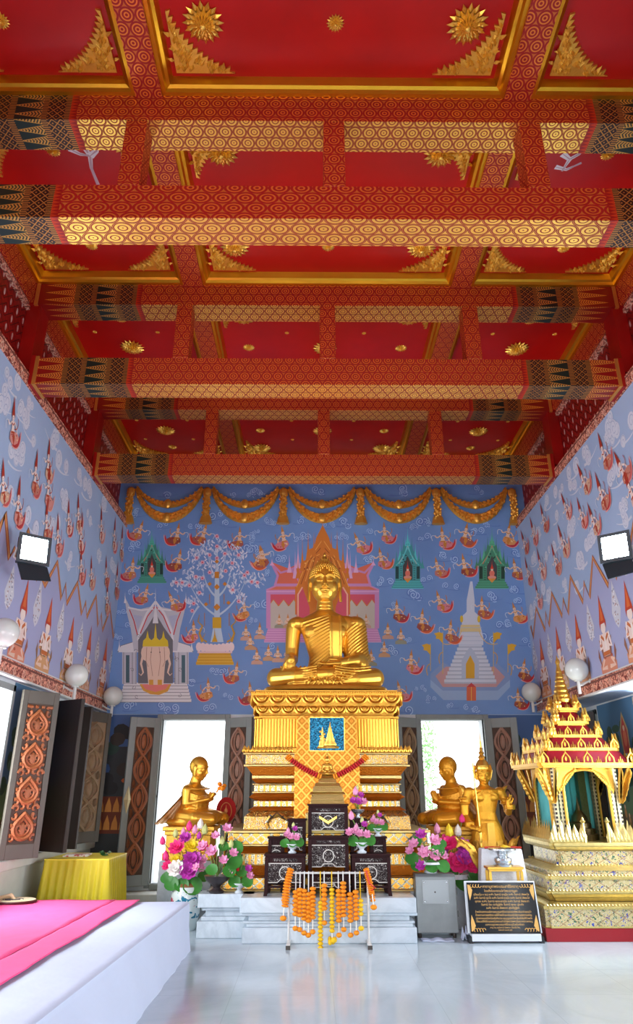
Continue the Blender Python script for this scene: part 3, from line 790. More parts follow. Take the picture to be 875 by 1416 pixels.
# pink and orange palace behind the statue
PK = (204, 140, 190); PKL = (228, 176, 212); PKD = (150, 86, 140); OR = (214, 122, 40); ORD = (150, 70, 20)
steps(B, 446, 888, 868, 81, 76, 6, PK, PKL)
B.rect(372, 820, 520, 869, (214, 84, 104))
for sx in (-1, 1):
    X = lambda d: 446 + sx*d
    for j in range(3):
        xc = X(40 + j*14)
        B.poly([(xc-7, 869), (xc-7, 838), (xc, 829), (xc+7, 838), (xc+7, 869)], (196, 184, 172)); B.line([(xc-7, 838), (xc, 829), (xc+7, 838)], 1.3, OR)
    B.M = localpx(X(60), 860); kneeler(B, 9, rnd); B.M = localpx(X(48), 860); kneeler(B, 9, rnd); B.M = None
    for d in (28, 72, 75): B.rect(min(X(d), X(d+3)), 818, max(X(d), X(d+3)), 869, PK)
    B.rect(min(X(26), X(78)), 815, max(X(26), X(78)), 822, PK); B.line([(X(26), 818), (X(78), 818)], 1, PKL)
    B.poly([(X(24), 815), (X(24), 805), (X(62), 808), (X(78), 816)], (222, 120, 90)); B.line([(X(24), 806), (X(60), 808), (X(78), 816)], 2.0, PK)
    B.poly([(X(20), 808), (X(24), 776), (X(48), 786), (X(69), 778), (X(62), 796), (X(66), 808)], (222, 110, 84))
    B.line([(X(14), 772), (X(44), 788), (X(58), 792), (X(70), 780)], 3.0, PK); B.line([(X(70), 780), (X(62), 796), (X(66), 810)], 3.2, PK)
    B.line([(X(22), 809), (X(66), 809)], 4.0, PK); B.line([(X(44), 786), (X(34), 800), (X(30), 812)], 3.0, PK)
    for d, b, t in ((38, 800, 760), (34, 786, 748), (46, 792, 766), (70, 782, 772)): spire(B, X(d), b, t, 3.5, PKL)
B.poly([(408, 850), (408, 812), (412, 808), (413, 794), (418, 790), (419, 776), (425, 773), (427, 760), (434, 757), (437, 744), (446, 726), (455, 744), (458, 757), (465, 760), (467, 773), (473, 776), (474, 790), (479, 794), (480, 808), (484, 812), (484, 850)], OR)
for sx in (-1, 1):
    X = lambda d: 446 + sx*d
    for k in range(4): B.line([(X(36-k*6), 812-k*4), (X(22-k*4), 778-k*3), (X(0), 746+k*9)], 1.0, ORD if k % 2 else (240, 170, 80))
    for d, b, t in ((20, 775, 732), (12, 770, 735), (28, 790, 742), (34, 800, 770)): spire(B, X(d), b, t, 3.5, OR)
    B.poly([(X(36), 870), (X(36), 822), (X(28), 812), (X(18), 840), (X(18), 870)], (214, 84, 104)); B.line([(X(34), 870), (X(34), 822), (X(28), 812)], 2.0, (240, 180, 150))
spire(B, 446, 775, 712, 5.5, OR)
for k in range(30): B.ell((446 + rnd.uniform(-26, 26), rnd.uniform(775, 805)), 1.3, 1.3, ORD if k % 2 else (240, 180, 90), 5)
B.l = 24
# white pavilion with the three-headed elephant
G = (196, 196, 204); GL = (226, 224, 226); GD = (120, 118, 124)
steps(B, 215, 971, 944, 49.5, 44, 6, GL, GD)
for sx in (-1, 1):
    X = lambda d: 215 + sx*d
    B.rect(min(X(26), X(46)), 900, max(X(26), X(46)), 946, G); B.rect(min(X(36), X(41)), 906, max(X(36), X(41)), 944, (70, 100, 110))
    for d in (27, 32, 44): B.line([(X(d), 900), (X(d), 946)], 0.8, GD)
    B.poly([(X(24), 902), (X(52), 902), (X(48), 893), (X(32), 888), (X(24), 884)], GL); B.line([(X(52), 902), (X(48), 893), (X(32), 888)], 0.8, GD)
    spire(B, X(50), 900, 884, 2.5, GL)
    B.poly([(X(8), 900), (X(30), 900), (X(34), 870), (X(40), 846), (X(43), 824), (X(34), 842), (X(20), 842), (X(2), 838), (X(0), 850), (X(8), 866)], G)
    B.line([(X(0), 832), (X(12), 848), (X(22), 872), (X(24), 886)], 3.0, GL); B.line([(X(0), 838), (X(11), 852), (X(21), 876)], 1.4, (206, 60, 60))
    B.line([(X(3), 842), (X(20), 844), (X(38), 840)], 2.2, GL); B.line([(X(36), 843), (X(30), 858), (X(25), 878)], 1.4, (206, 60, 60))
    B.poly([(X(18), 852), (X(31), 850), (X(24), 870)], (180, 184, 206)); spire(B, X(42), 834, 818, 1.8, GL)
    for k in range(6): B.line(spiral((X(rnd.uniform(18, 40)), rnd.uniform(880, 965)), 3.0, 1.0, rnd.uniform(0, 6)), 0.6, GD)
B.poly([(191, 945), (191, 885), (203, 868), (215, 848), (227, 868), (239, 885), (239, 945)], (110, 108, 112))
spire(B, 215, 862, 812, 4, GL)
B.poly([(193, 946), (237, 946), (232, 956), (220, 961), (208, 960), (198, 955)], (222, 160, 60)); B.poly([(196, 946), (234, 946), (229, 953), (215, 957), (201, 953)], (232, 130, 120))
EL = (234, 202, 180); ELD = (180, 130, 110)
B.poly([(205, 947), (203, 920), (199, 903), (203, 892), (215, 888), (227, 892), (231, 903), (228, 920), (226, 947)], EL)
for sx in (-1, 1):
    X = lambda d: 215 + sx*d
    B.ell((X(13), 903), 7, 11, EL); B.line([(X(17), 905), (X(20), 918), (X(17), 930), (X(20), 934), (X(23), 931)], 3.6, EL, True)
    B.line([(X(5), 895), (X(7), 912), (X(4), 935)], 0.7, ELD); B.line([(X(12), 895), (X(13), 915), (X(10), 922)], 0.7, ELD); B.ell((X(6), 902), 0.9, 0.9, (60, 40, 40), 6)
    B.rect(min(X(3), X(9)), 940, max(X(3), X(9)), 947, (222, 160, 60))
for dx, t in ((-11, 872), (0, 861), (11, 872)): B.poly([(215+dx-7, 894), (215+dx-6, 886), (215+dx-2, 882), (215+dx, t), (215+dx+2, 882), (215+dx+6, 886), (215+dx+7, 894)], (226, 196, 40))
B.l = 24
# silver tree with pink blossoms on a lotus and gold pedestal
TR = (190, 208, 226)
steps(B, 297, 919, 903, 26, 22, 4, (214, 160, 30), (240, 196, 80))
for i in range(9): B.ell((275 + i*5.6, 897 + abs(i-4)*-0.6), 4.2, 6.5, (240, 214, 212), 10)
B.line([(273, 902), (321, 902)], 2.5, (232, 196, 196))
B.poly([(291, 888), (296, 860), (297, 800), (300, 750), (303, 800), (304, 860), (309, 888)], TR)
br = [((300, 852), (275, 838), (262, 806)), ((300, 852), (325, 838), (338, 806)), ((300, 826), (284, 815), (280, 785)), ((300, 826), (316, 815), (320, 785)), ((300, 800), (290, 790), (288, 765)), ((300, 800), (310, 790), (312, 765)), ((262, 806), (250, 800), (236, 806)), ((338, 806), (350, 800), (362, 806)), ((275, 838), (268, 846), (262, 862))]
for b in br:
    B.line(curve(*b), 3.0, TR, True)
def leaves(cx, cy, n, r):
    for i in range(n):
        a = rnd.uniform(0, 2*PI); q = r*math.sqrt(rnd.random()); x, y = cx+q*cos(a), cy+q*sin(a); b = rnd.uniform(-2.6, -0.5)
        B.ell((x, y), 2.6, 1.0, rnd.choice(((204, 216, 236), (226, 226, 238), (176, 190, 220))), 6, b)
for (cx, cy, r) in ((300, 752, 13), (300, 772, 15), (281, 775, 14), (320, 775, 14), (272, 790, 13), (329, 790, 13), (300, 790, 12), (258, 800, 12), (342, 800, 12), (246, 808, 10), (356, 803, 11), (276, 812, 11), (324, 812, 9), (286, 758, 10), (314, 758, 10), (332, 766, 10), (268, 768, 9), (266, 832, 9), (334, 828, 7)): leaves(cx, cy, 26, r)
for (cx, cy) in ((300, 756), (290, 768), (311, 766), (300, 772), (280, 778), (321, 779), (290, 792), (312, 790), (262, 810), (252, 806), (244, 806), (271, 798), (338, 796), (348, 805), (356, 806), (342, 792), (276, 820), (322, 816), (268, 835), (330, 832), (266, 845), (280, 800), (330, 768), (272, 772), (300, 742)):
    for j in range(6): a = j*PI/3; B.ell((cx+1.9*cos(a), cy+1.9*sin(a)), 1.4, 1.0, (238, 176, 190), 5, a)
    B.ell((cx, cy), 1.1, 1.1, (200, 40, 70), 6)
for (cx, cy, w) in ((300, 840, 5), (300, 812, 4), (300, 777, 3), (285, 836, 3), (316, 834, 3), (290, 808, 3), (311, 808, 3)): B.poly([(cx-w, cy), (cx, cy-w), (cx+w, cy), (cx, cy+w)], (206, 130, 30))
B.rect(294, 854, 306, 869, (214, 166, 30)); B.rect(297, 791, 303, 800, (206, 130, 30))
for sx in (-1, 1):
    B.line([(300+sx*x, y) for x, y in ((20, 888), (24, 876), (20, 866), (26, 860), (24, 850))], 3.5, (200, 150, 40), True); B.line([(300+sx*x, y) for x, y in ((14, 888), (20, 884), (16, 876))], 2.5, (200, 150, 40), True)
    B.line([(300+sx*17, 848), (300+sx*17, 866)], 1.0, (190, 130, 80)); B.line([(300+sx*10, 822), (300+sx*10, 836)], 1.0, (190, 130, 80))
spire(B, 297, 888, 868, 4, (214, 160, 30))
B.l = 24
# white stupa inside its enclosure
W1 = (206, 210, 222); W2 = (178, 188, 206); BL = (138, 160, 200)
B.poly([(595, 932), (612, 916), (630, 925), (680, 925), (686, 916), (705, 934), (705, 948), (688, 968), (613, 968), (595, 948)], (130, 154, 198))
B.poly([(602, 935), (616, 922), (684, 922), (698, 936), (686, 950), (612, 950)], (196, 150, 150))
B.poly([(595, 940), (612, 955), (688, 955), (705, 940), (705, 950), (688, 968), (613, 968), (595, 950)], (150, 176, 212))
steps(B, 650, 945, 890, 36, 16, 10, W1, W2)
for i in range(10): B.line([(614+i*2.2, 944-5.5*i), (686-i*2.2, 944-5.5*i)], 1.0, (160, 168, 186))
B.poly([(634, 892), (634, 880), (638, 866), (640, 850), (660, 850), (664, 866), (668, 880), (668, 892)], W1)
B.poly([(637, 864), (663, 864), (665, 874), (635, 874)], (216, 196, 140)); B.poly([(640, 851), (645, 846), (645, 830), (650, 804), (653, 804), (656, 830), (656, 846), (661, 851)], W1)
for i in range(5): B.line([(634+i*.5, 892-6*i), (668-i*.5, 892-6*i)], 0.8, W2)
B.poly([(638, 938), (638, 914), (644, 902), (650, 894), (656, 902), (662, 914), (662, 938)], W2); B.poly([(644, 938), (644, 918), (650, 906), (656, 918), (656, 938)], (214, 160, 30))
B.rect(645, 950, 658, 969, (214, 100, 60)); B.line([(651.5, 950), (651.5, 969)], 0.8, (240, 200, 90)); B.poly([(645, 950), (651.5, 944), (658, 950)], (200, 60, 60))
for (x, yt, yb) in ((612, 874, 932), (682, 874, 930), (595, 890, 928), (702, 890, 930)):
    B.line([(x, yb), (x, yt)], 0.9, (214, 180, 80)); d = -1 if x < 650 else 1
    B.poly([(x, yt+2), (x+d*5, yt), (x+d*12, yt+2), (x+d*9, yt+6), (x+d*10, yt+9), (x+d*5, yt+10), (x, yt+16)], (222, 170, 40))
    B.line(curve((x, yt+28), (x+d*8, yt+30), (x+d*4, yt+44)), 1.2, (206, 160, 70))
for sx in (-1, 1): B.line(curve((650+sx*12, 872), (650+sx*20, 896), (650+sx*38, 890)), 1.0, (220, 180, 90)); B.ell((650+sx*12, 856), 2.2, 5, (220, 180, 40))
# flying celestial figures and kneeling rows
CL = [(196, 120, 110), (206, 160, 150), (220, 150, 90), (170, 90, 80), (214, 130, 140), (150, 70, 60)]
DV = [(193,735,-1),(245,740,-1),(281,740,-1),(331,745,-1),(361,771,-1),(247,776,-1),(183,788,-1),(201,823,-1),(239,833,1),(268,874,-1),(338,843,-1),(326,931,-1),(288,954,-1),(346,959,-1),
      (392,745,-1),(364,771,-1),(496,753,1),(532,738,1),(527,773,1),(549,846,1),(553,957,1),
      (612,745,1),(643,740,1),(702,740,1),(605,786,1),(642,783,1),(712,788,1),(583,859,1),(608,833,1),(666,841,1),(713,849,1),(622,874,1),(568,916,1),(723,927,1),(716,967,1)]
for x, y, f in DV:
    B.M = localpx(x, y, f, rnd.uniform(-0.35, 0.3))
    deva(B, rnd.uniform(13, 14.6), rnd, rnd.choice(CL), tail=rnd.choice(((196, 30, 44), (205, 50, 50), (190, 36, 60), (214, 90, 40))))
for x, y in ((340,876),(359,874),(346,889),(355,909),(371,904),(384,906),(536,874),(554,881),(531,899),(513,911),(398,905),(500,904)):
    B.M = localpx(x, y); kneeler(B, 10.5, rnd)
B.M = None
def painted():
    t = MT('mural_paint'); n = t.nt.nodes.new('ShaderNodeVertexColor'); n.layer_name = 'col'
    return t.set(n.outputs[0], 0.6)
PAINT = painted()
wb = bpy.data.objects['wall_back']
B.mb.build('mural', PAINT, wb, color=True, fix=False, uv=False)

# side walls: u = y along the wall, v = z
def side_mural(sgn, wall, fly, clo, zz, wor, orn, lowf):
    X = sgn*(WX - 0.001)
    S = Paint(lambda p: (X, p[0], p[1]), (-sgn, 0, 0)); r2 = random.Random(5)
    def loc(px, fx=1, rot=0.0, st=1.0):
        q = on_plane(px[0], px[1], X=X); cr, sr = cos(rot), sin(rot)
        return lambda p: (q.y + (p[0]*cr - p[1]*sr)*fx, q.z - (p[0]*sr + p[1]*cr)*st)
    # lavender lower field under the zigzag line
    zp = [on_plane(a, b, X=X) for a, b in zz]; zp = [(q.y, q.z) for q in zp]
    if zp[0][0] > zp[-1][0]: zp = zp[::-1]
    zp = [(0.3 + .22*i, 3.72 + .42*(i % 2) + .1*(i % 3)) for i in range(int((zp[0][0]-0.3)/.22))] + zp
    S.l = 0
    for i in range(len(zp)-1):
        a, b = zp[i], zp[i+1]
        S.l = (i % 9)*.7; S.mb.c = lin((166, 172, 208)); S.mb.add([S.pt(q) for q in ((a[0], a[1]), (b[0], b[1]), (b[0], 2.79), (a[0], 2.79))], [(0, 1, 2, 3)])
    for c in clo:
        S.M = loc(c, r2.choice((-1, 1)), st=1.45); cloud(S, r2.uniform(0.10, 0.18), r2, (212, 218, 232), (168, 182, 210), 0.05)
    S.M = None
    S.l = 60; S.line(zp, 0.075, (176, 92, 48)); S.line(zp, 0.035, (214, 150, 90))
    for p in fly:
        S.M = loc(p, -sgn, r2.uniform(-0.45, -0.15), st=1.25)
        s = r2.uniform(0.15, 0.18)
        Q = lambda *a: [(x*s, y*s) for x, y in a]
        deva(S, s, r2, r2.choice(((220, 150, 140), (226, 190, 180), (200, 130, 110), (214, 176, 150))), gold=(176, 70, 46), tail=r2.choice(((200, 90, 90), (214, 140, 130), (190, 60, 60))), skin=(240, 220, 212))
        S.poly(Q((-0.3, -0.5), (-0.24, -0.85), (-0.04, -1.75), (0.14, -0.85), (0.2, -0.5), (0.05, -0.72), (-0.13, -0.72)), (168, 52, 36))
    S.M = None
    for (tip, base) in orn:
        S.l = 80
        a, b = on_plane(*tip, X=X), on_plane(*base, X=X); y = (a.y+b.y)/2; h = a.z-b.z; w = 0.12
        S.poly([(y, a.z), (y+w*0.7, b.z+h*0.55), (y+w, b.z+h*0.35), (y+w*0.5, b.z+h*0.1), (y, b.z), (y-w*0.5, b.z+h*0.1), (y-w, b.z+h*0.35), (y-w*0.7, b.z+h*0.55)], (206, 208, 218))
        for k in range(34):
            t = r2.uniform(0.06, 0.8); x = y + r2.uniform(-0.8, 0.8)*w*(1-t*0.9); S.ell((x, b.z+h*t), 0.016, 0.012, r2.choice(((150, 156, 178), (176, 150, 146), (235, 235, 240))), 5)
    for (tip, base, col) in wor:
        S.l = 130
        a, b = on_plane(*tip, X=X), on_plane(*base, X=X); y = (a.y+b.y)/2; h = a.z-b.z; z0 = b.z
        w = 0.20
        Pp = lambda *L: [(y + q*w, z0 + r*h) for q, r in L]
        dk = tuple(q*0.7 for q in col)
        S.poly(Pp((-1.1, 0), (-1.15, 0.12), (-0.5, 0.22), (0.5, 0.22), (1.15, 0.12), (1.1, 0)), col)
        S.poly(Pp((-0.6, 0.2), (-0.9, 0.45), (-0.7, 0.42), (-0.5, 0.5), (0.5, 0.5), (0.7, 0.42), (0.9, 0.45), (0.6, 0.2)), dk)
        for sx in (-1, 1):
            S.poly(Pp((sx*0.9, 0.08), (sx*1.3, 0.24), (sx*1.15, 0.34), (sx*1.0, 0.24)), dk)
            S.line(Pp((sx*0.55, 0.5), (sx*0.8, 0.32), (sx*0.15, 0.36)), 0.055, (238, 222, 214)); S.line(Pp((sx*0.2, 0.08), (sx*0.9, 0.08), (sx*0.5, 0.19)), 0.05, (232, 196, 176))
            for k in range(4): S.ell((y + sx*w*r2.uniform(0.2, 0.9), z0+h*r2.uniform(0.05, 0.4)), 0.03, 0.02, r2.choice((col, (240, 200, 170), (180, 90, 60))), 6)
        S.poly(Pp((-0.45, 0.22), (-0.5, 0.5), (0.5, 0.5), (0.45, 0.22)), (238, 218, 208))
        S.line(Pp((-0.5, 0.48), (0, 0.4), (0.5, 0.48)), 0.04, (200, 110, 50)); S.line(Pp((-0.45, 0.25), (0.45, 0.25)), 0.05, (200, 110, 50)); S.line(Pp((0, 0.45), (0, 0.3)), 0.05, (240, 228, 220))
        S.ell((y, z0+h*0.57), w*0.34, h*0.075, (240, 224, 214), 12)
        S.poly(Pp((-0.42, 0.55), (-0.46, 0.64), (-0.25, 0.78), (0, 1.0), (0.25, 0.78), (0.46, 0.64), (0.42, 0.55), (0.3, 0.625), (-0.3, 0.625)), (196, 68, 34))
        S.poly(Pp((-0.2, 0.66), (0, 0.95), (0.2, 0.66)), (216, 110, 50))
    # painted scenes on the piers between the windows
    Xl = sgn*((LWX if sgn < 0 else RWX) - 0.002)
    Lw = Paint(lambda p: (Xl, p[0], p[1]), (-sgn, 0, 0))
    for (ya, yb) in lowf:
        Lw.l = 0; Lw.rect(ya, 0.84, yb, 2.60, (74, 116, 150)); 
        Lw.rect(ya, 0.84, yb, 1.35, (120, 104, 74)); Lw.rect(ya, 1.2, yb, 1.55, (96, 126, 90))
        for k in range(26):
            Lw.ell((r2.uniform(ya+0.08, yb-0.08), r2.uniform(1.4, 2.3)), r2.uniform(0.05, 0.12), r2.uniform(0.05, 0.1), r2.choice(((54, 92, 70), (70, 112, 84), (44, 80, 66), (86, 128, 110))), 9)
        for k in range(6):
            x, z = r2.uniform(ya+0.1, yb-0.1), r2.uniform(0.95, 1.8)
            Lw.ell((x, z), 0.035, 0.06, (206, 150, 90), 8); Lw.ell((x, z+0.075), 0.022, 0.028, (232, 196, 160), 8)
        if sgn > 0 and ya > 7:
            y, z = ya + .42, 2.12
            Lw.poly([(y-0.11, z-0.2), (y-0.12, z+0.1), (y, z+0.33), (y+0.12, z+0.1), (y+0.11, z-0.2)], (196, 168, 110)); Lw.poly([(y-0.08, z-0.2), (y-0.085, z+0.08), (y, z+0.27), (y+0.085, z+0.08), (y+0.08, z-0.2)], (206, 60, 50))
            Lw.ell((y, z), 0.05, 0.11, (228, 120, 80)); Lw.ell((y, z+0.12), 0.03, 0.036, (232, 196, 160)); Lw.rect(y-0.1, z-0.36, y+0.1, z-0.2, (210, 150, 50)); Lw.rect(y-0.12, z-0.23, y+0.12, z-0.19, (220, 220, 214))
    S.mb.merge(Lw.mb, Matrix.Identity(4))
    S.mb.build('mural', PAINT, wall, color=True, fix=False, uv=False)
s5 = 4.86; oL = (0, 740); oR = (695, 740); oL4 = (0, 480); oR6 = (695, 540)
flyL = crop(oL4, 4.42, [(75,490),(290,720),(210,800),(290,880),(105,980),(15,860),(280,1090),(475,1040),(415,1070),(490,1160),(350,1180),(615,1110),(695,1170),(740,1220)]) + crop(oL, s5, [(540,230),(610,280),(710,270),(780,330),(715,440)])
cloL = crop(oL4, 4.42, [(30,320),(180,500),(320,530),(95,690),(110,640),(385,710),(480,800),(70,890),(400,940),(200,1060),(325,1080),(550,1030),(635,950),(430,1290),(610,1270),(690,1320),(145,410),(530,880),(70,210),(190,380)])
zzL = crop(oL, s5, [(-60,-80),(-25,60),(0,-60),(35,-150),(60,160),(95,90),(120,200),(165,60),(185,-40),(250,300),(262,230),(300,340),(385,180),(410,430),(440,330),(447,460),(520,320),(547,530),(575,450),(582,550),(645,410),(657,610),(680,530),(687,640),(740,500),(760,690),(775,640)])
worL = [((-20/s5, 740+180/s5), (-90/s5, 740+780/s5), (214, 150, 90))] + [((a/s5, 740+b/s5), (c/s5, 740+d/s5), col) for a, b, c, d, col in ((183,290,105,865,(222,140,110)),(340,410,285,925,(214,160,110)),(490,540,440,1000,(220,170,110)),(605,600,568,1060,(224,170,130)),(718,690,672,1110,(220,150,100)))]
ornL = [((a/s5, 740+b/s5), (c/s5, 740+d/s5)) for a, b, c, d in ((95,200,40,500),(275,290,235,620),(430,440,390,720),(558,580,525,795),(662,670,645,865),(752,760,738,930))]
lowL = [(7.76, 8.93), (9.93, 10.99)]
side_mural(-1, bpy.data.objects['wall_left'], flyL, cloL, zzL, worL, ornL, lowL)
flyR = crop(oR6, s5, [(685,440),(810,540),(550,620),(670,710),(430,800),(535,850),(280,880),(615,890),(410,1040),(210,970),(150,1040),(360,1160),(260,1190),(175,1240),(870,690)]) + crop(oR, s5, [(240,420)])
cloR = crop(oR6, s5, [(720,230),(840,260),(580,400),(740,330),(475,650),(465,530),(300,760),(360,840),(455,920),(360,1010),(230,950),(295,1080),(520,1130),(810,830),(800,780),(590,980),(205,1140),(760,580),(380,690)]) + crop(oR, s5, [(410,350),(290,380),(205,500),(740,80),(520,310)])
zzR = crop(oR, s5, [(188,610),(205,690),(225,490),(285,640),(290,520),(312,610),(330,390),(400,545),(407,430),(440,530),(455,280),(540,450),(547,320),(585,420),(605,150),(710,340),(720,180),(760,290),(790,40),(845,150),(880,-90),(930,120)])
worR = [((695+a/s5, 740+b/s5), (695+c/s5, 740+d/s5), col) for a, b, c, d, col in ((250,690,300,1095,(220,150,100)),(370,600,400,1040,(214,180,130)),(495,520,545,1000,(226,170,130)),(660,390,705,935,(214,140,110)),(835,290,890,850,(220,150,110)))]
ornR = [((695+a/s5, 740+b/s5), (695+c/s5, 740+d/s5)) for a, b, c, d in ((208,700,222,920),(305,650,325,865),(425,560,455,790),(565,460,605,715),(732,300,780,625),(880,150,940,560))]
side_mural(1, bpy.data.objects['wall_right'], flyR, cloR, zzR, worR, ornR, [(8.86, 10.05)])
# dark scenes on the back wall beside the doors
Dk = Paint(lambda p: (p[0], YB-0.004, p[1]), (0, -1, 0)); r3 = random.Random(9)
for sgn in (-1, 1):
    xa, xb = (-3.36, -2.55) if sgn < 0 else (2.57, 3.9)
    Dk.l = 0; Dk.rect(xa, 0.55, xb, 2.57, (52, 56, 60)); Dk.rect(xa, 2.1, xb, 2.57, (70, 100, 150)); Dk.rect(xa, 0.9, xb, 1.4, (120, 52, 26))
    for k in range(16): Dk.ell((r3.uniform(xa, xb), r3.uniform(1.4, 2.4)), 0.12, 0.1, r3.choice(((40, 40, 42), (60, 50, 44), (44, 70, 60), (60, 90, 140))), 9)
    for j in range(2):
        for i in range(7):
            x = xa + 0.08 + i*0.115; z = 0.95 + j*0.24
            Dk.poly([(x-0.05, z), (x-0.04, z+0.09), (x, z+0.2), (x+0.04, z+0.09), (x+0.05, z)], (214, 140, 60))
    xm = (xa+xb)/2 - 0.1*sgn
    Dk.ell((xm, 1.75), 0.09, 0.13, (214, 120, 60)); Dk.ell((xm, 1.93), 0.045, 0.055, (226, 160, 110)); Dk.ell((xm, 1.62), 0.16, 0.05, (196, 100, 50))
    Dk.rect(xa, 0.45, xb, 0.56, (150, 150, 146))
Dk.mb.build('mural', PAINT, wb, color=True, fix=False, uv=False)

# ------------------------------------------------------------------ gilded swags along the top of the blue wall
def swag(xa, xb, ztop, drop, width, y):
    mb = MB(); N = 22; pts = []; rr = []
    for i in range(N+1):
        t = i/N; x = xa + (xb-xa)*t; z = ztop - drop*(1 - (2*t-1)**2)**0.8; pts.append((x, y, z)); rr.append(width*(0.35 + 0.65*sin(PI*t)**0.8))
    L = []
    for i in range(N+1):
        p, q = Vector(pts[max(0, i-1)]), Vector(pts[min(N, i+1)]); d = (q-p).normalized(); n = Vector((-d.z, 0, d.x)); c = Vector(pts[i]); w = rr[i]*0.9
        L.append([c + n*w + Vector((0, .03, 0)), c + n*w*0.6 + Vector((0, -.012, 0)), c - n*w*0.6 + Vector((0, -.012, 0)), c - n*w + Vector((0, .03, 0))])
    mb.rings(L)
    r4 = random.Random(int(abs(xa)*100))
    M_ = 15
    for i in range(M_):
        for lane in (-1, 0, 1):
            t = (i + 0.5 + (0.3 if lane else 0))/M_
            if t > 0.97: continue
            kk = int(t*N); p = Vector(pts[kk]).lerp(Vector(pts[min(N, kk+1)]), t*N-kk); w = rr[kk]
            d = (Vector(pts[min(N, kk+1)]) - Vector(pts[kk])).normalized(); base = math.atan2(d.z, d.x) + (0 if t < 0.5 else PI)
            ang = base + lane*0.55*(1 if t < .5 else -1) + r4.uniform(-.15, .15); s = w*1.25
            n = Vector((-d.z, 0, d.x)); o = p + n*(lane*w*0.55) + Vector((0, -.012, 0)); ca, sa = cos(ang), sin(ang)
            mb.pyr([(-s*.45, 0), (-.1*s, 0.36*s), (s*.65, 0), (-.1*s, -0.36*s)], o, (ca, 0, sa), (-sa, 0, ca), (0, -1, 0), 0.05, (-.05*s, 0))
    mb.ell(Vector(pts[N//2]) + Vector((0, -.03, 0)), (.07, .04, .09), 8, 6)
    return mb
SW = gold_mat('antique_gilding', (255, 186, 80), 0.36, 40, 0.3, metal=0.65)
tx = [-3.33, -2.0, -0.67, 0.67, 2.0, 3.33]
pos = ['leftmost', 'second from left', 'middle', 'second from right', 'rightmost']
for i in range(5):
    t = thing('swag', 'gilded double swag on the blue back wall, %s of five' % pos[i], 'swag', ((tx[i]+tx[i+1])/2, YB-0.045, 6.3), group='gilded swags under the ceiling')
    a, b = tx[i]+0.09 - (tx[i]+tx[i+1])/2, tx[i+1]-0.09 - (tx[i]+tx[i+1])/2
    swag(a, b, 0.07, 0.55, 0.092, -0.03).build('lower_garland', SW, t)
    swag(a*0.98, b*0.98, 0.11, 0.34, 0.062, -0.03).build('upper_garland', SW, t)
pos = ['at the far left corner', 'second from the left', 'third from left, left of the spire', 'third from right, right of the spire', 'second from the right', 'at the far right corner']
for i, x in enumerate(tx):
    mb = MB(); mb.lathe([(0.02, 0.12), (0.07, 0.08), (0.075, 0), (0.05, -0.06), (0.045, -0.2), (0.06, -0.34), (0.05, -0.38), (0.085, -0.44), (0.115, -0.56), (0.02, -0.57)], (0, -0.04, 0), 10, sy=0.6)
    for j in range(26):
        z = -0.03 - j*0.02; a = j*2.4; mb.ell((0.055*cos(a), -0.06-0.02*abs(sin(a)), z), (0.025, 0.02, 0.03), 5, 4)
    o = mb.build('tassel', SW, loc=(x, YB-0.03, 6.28)); tag(o, 'gilded tassel hanging between swags, %s' % pos[i], 'tassel', 'gilded tassels between the swags')
# ------------------------------------------------------------------ statues
def caps(mb, pts, rr, seg=20, sx=1.0):
    """rounded chain: tapered tube with balls at its joints"""
    rr = rr if isinstance(rr, (list, tuple)) else [rr]*len(pts)
    for i in range(len(pts)-1): mb.tube([pts[i], pts[i+1]], [rr[i], rr[i+1]], seg)
    for p, r in zip(pts, rr): mb.ell(p, (r, r, r), seg, 12 if seg > 10 else 8)
def frame(o, fwd, up):
    """matrix: local x = side, y = forward along the hand, z = back of the hand"""
    f = Vector(fwd).normalized(); u = Vector(up); s = f.cross(u).normalized(); u = s.cross(f)
    return Matrix(((s.x, f.x, u.x, o[0]), (s.y, f.y, u.y, o[1]), (s.z, f.z, u.z, o[2]), (0, 0, 0, 1)))
def hand(mb, o, fwd, up, L=0.2, side=1, curl=(10, 15, 20, 25), bend=1.0, spread=4, thumb_up=0.2, fat=1.0):
    """palm, four fingers and a thumb; side = +1 thumb towards local +x"""
    m = frame(o, fwd, up); h = MB(); W = L*0.44; p = L*0.48
    h.ell((0, p*0.5, 0), (W*0.50, p*0.60, L*0.105), 12, 8); h.ell((0, p*0.85, 0.0), (W*0.50, p*0.3, L*0.085), 10, 8)
    for i, (fx, fl) in enumerate(((0.37, 0.44), (0.13, 0.50), (-0.12, 0.46), (-0.36, 0.37))):
        x = fx*W*side*1.0; a = R(curl[i])*bend; d = R(spread*(1.5-i))*side
        pos = Vector((x, p*0.9, 0)); ang = 0.0; pts = [pos.copy()]; r0 = L*0.052*fat
        for q in (0.5, 0.3, 0.22):
            ang += a; pos = pos + Vector((sin(d)*cos(ang), cos(d)*cos(ang), -sin(ang)))*(fl*L*q*1.05); pts.append(pos.copy())
        caps(h, pts, [r0, r0*0.95, r0*0.85, r0*0.68], 8)
    t = [Vector((side*W*0.35, p*0.15, -L*0.02)), Vector((side*W*0.68, p*0.55, -L*0.06 + thumb_up*L*0.1)), Vector((side*W*0.80, p*0.95, -L*0.08 + thumb_up*L*0.2)), Vector((side*W*0.78, p*1.25, -L*0.09 + thumb_up*L*0.25))]
    caps(h, t, [L*0.085, L*0.07, L*0.06, L*0.045], 8)
    mb.merge(h, m)
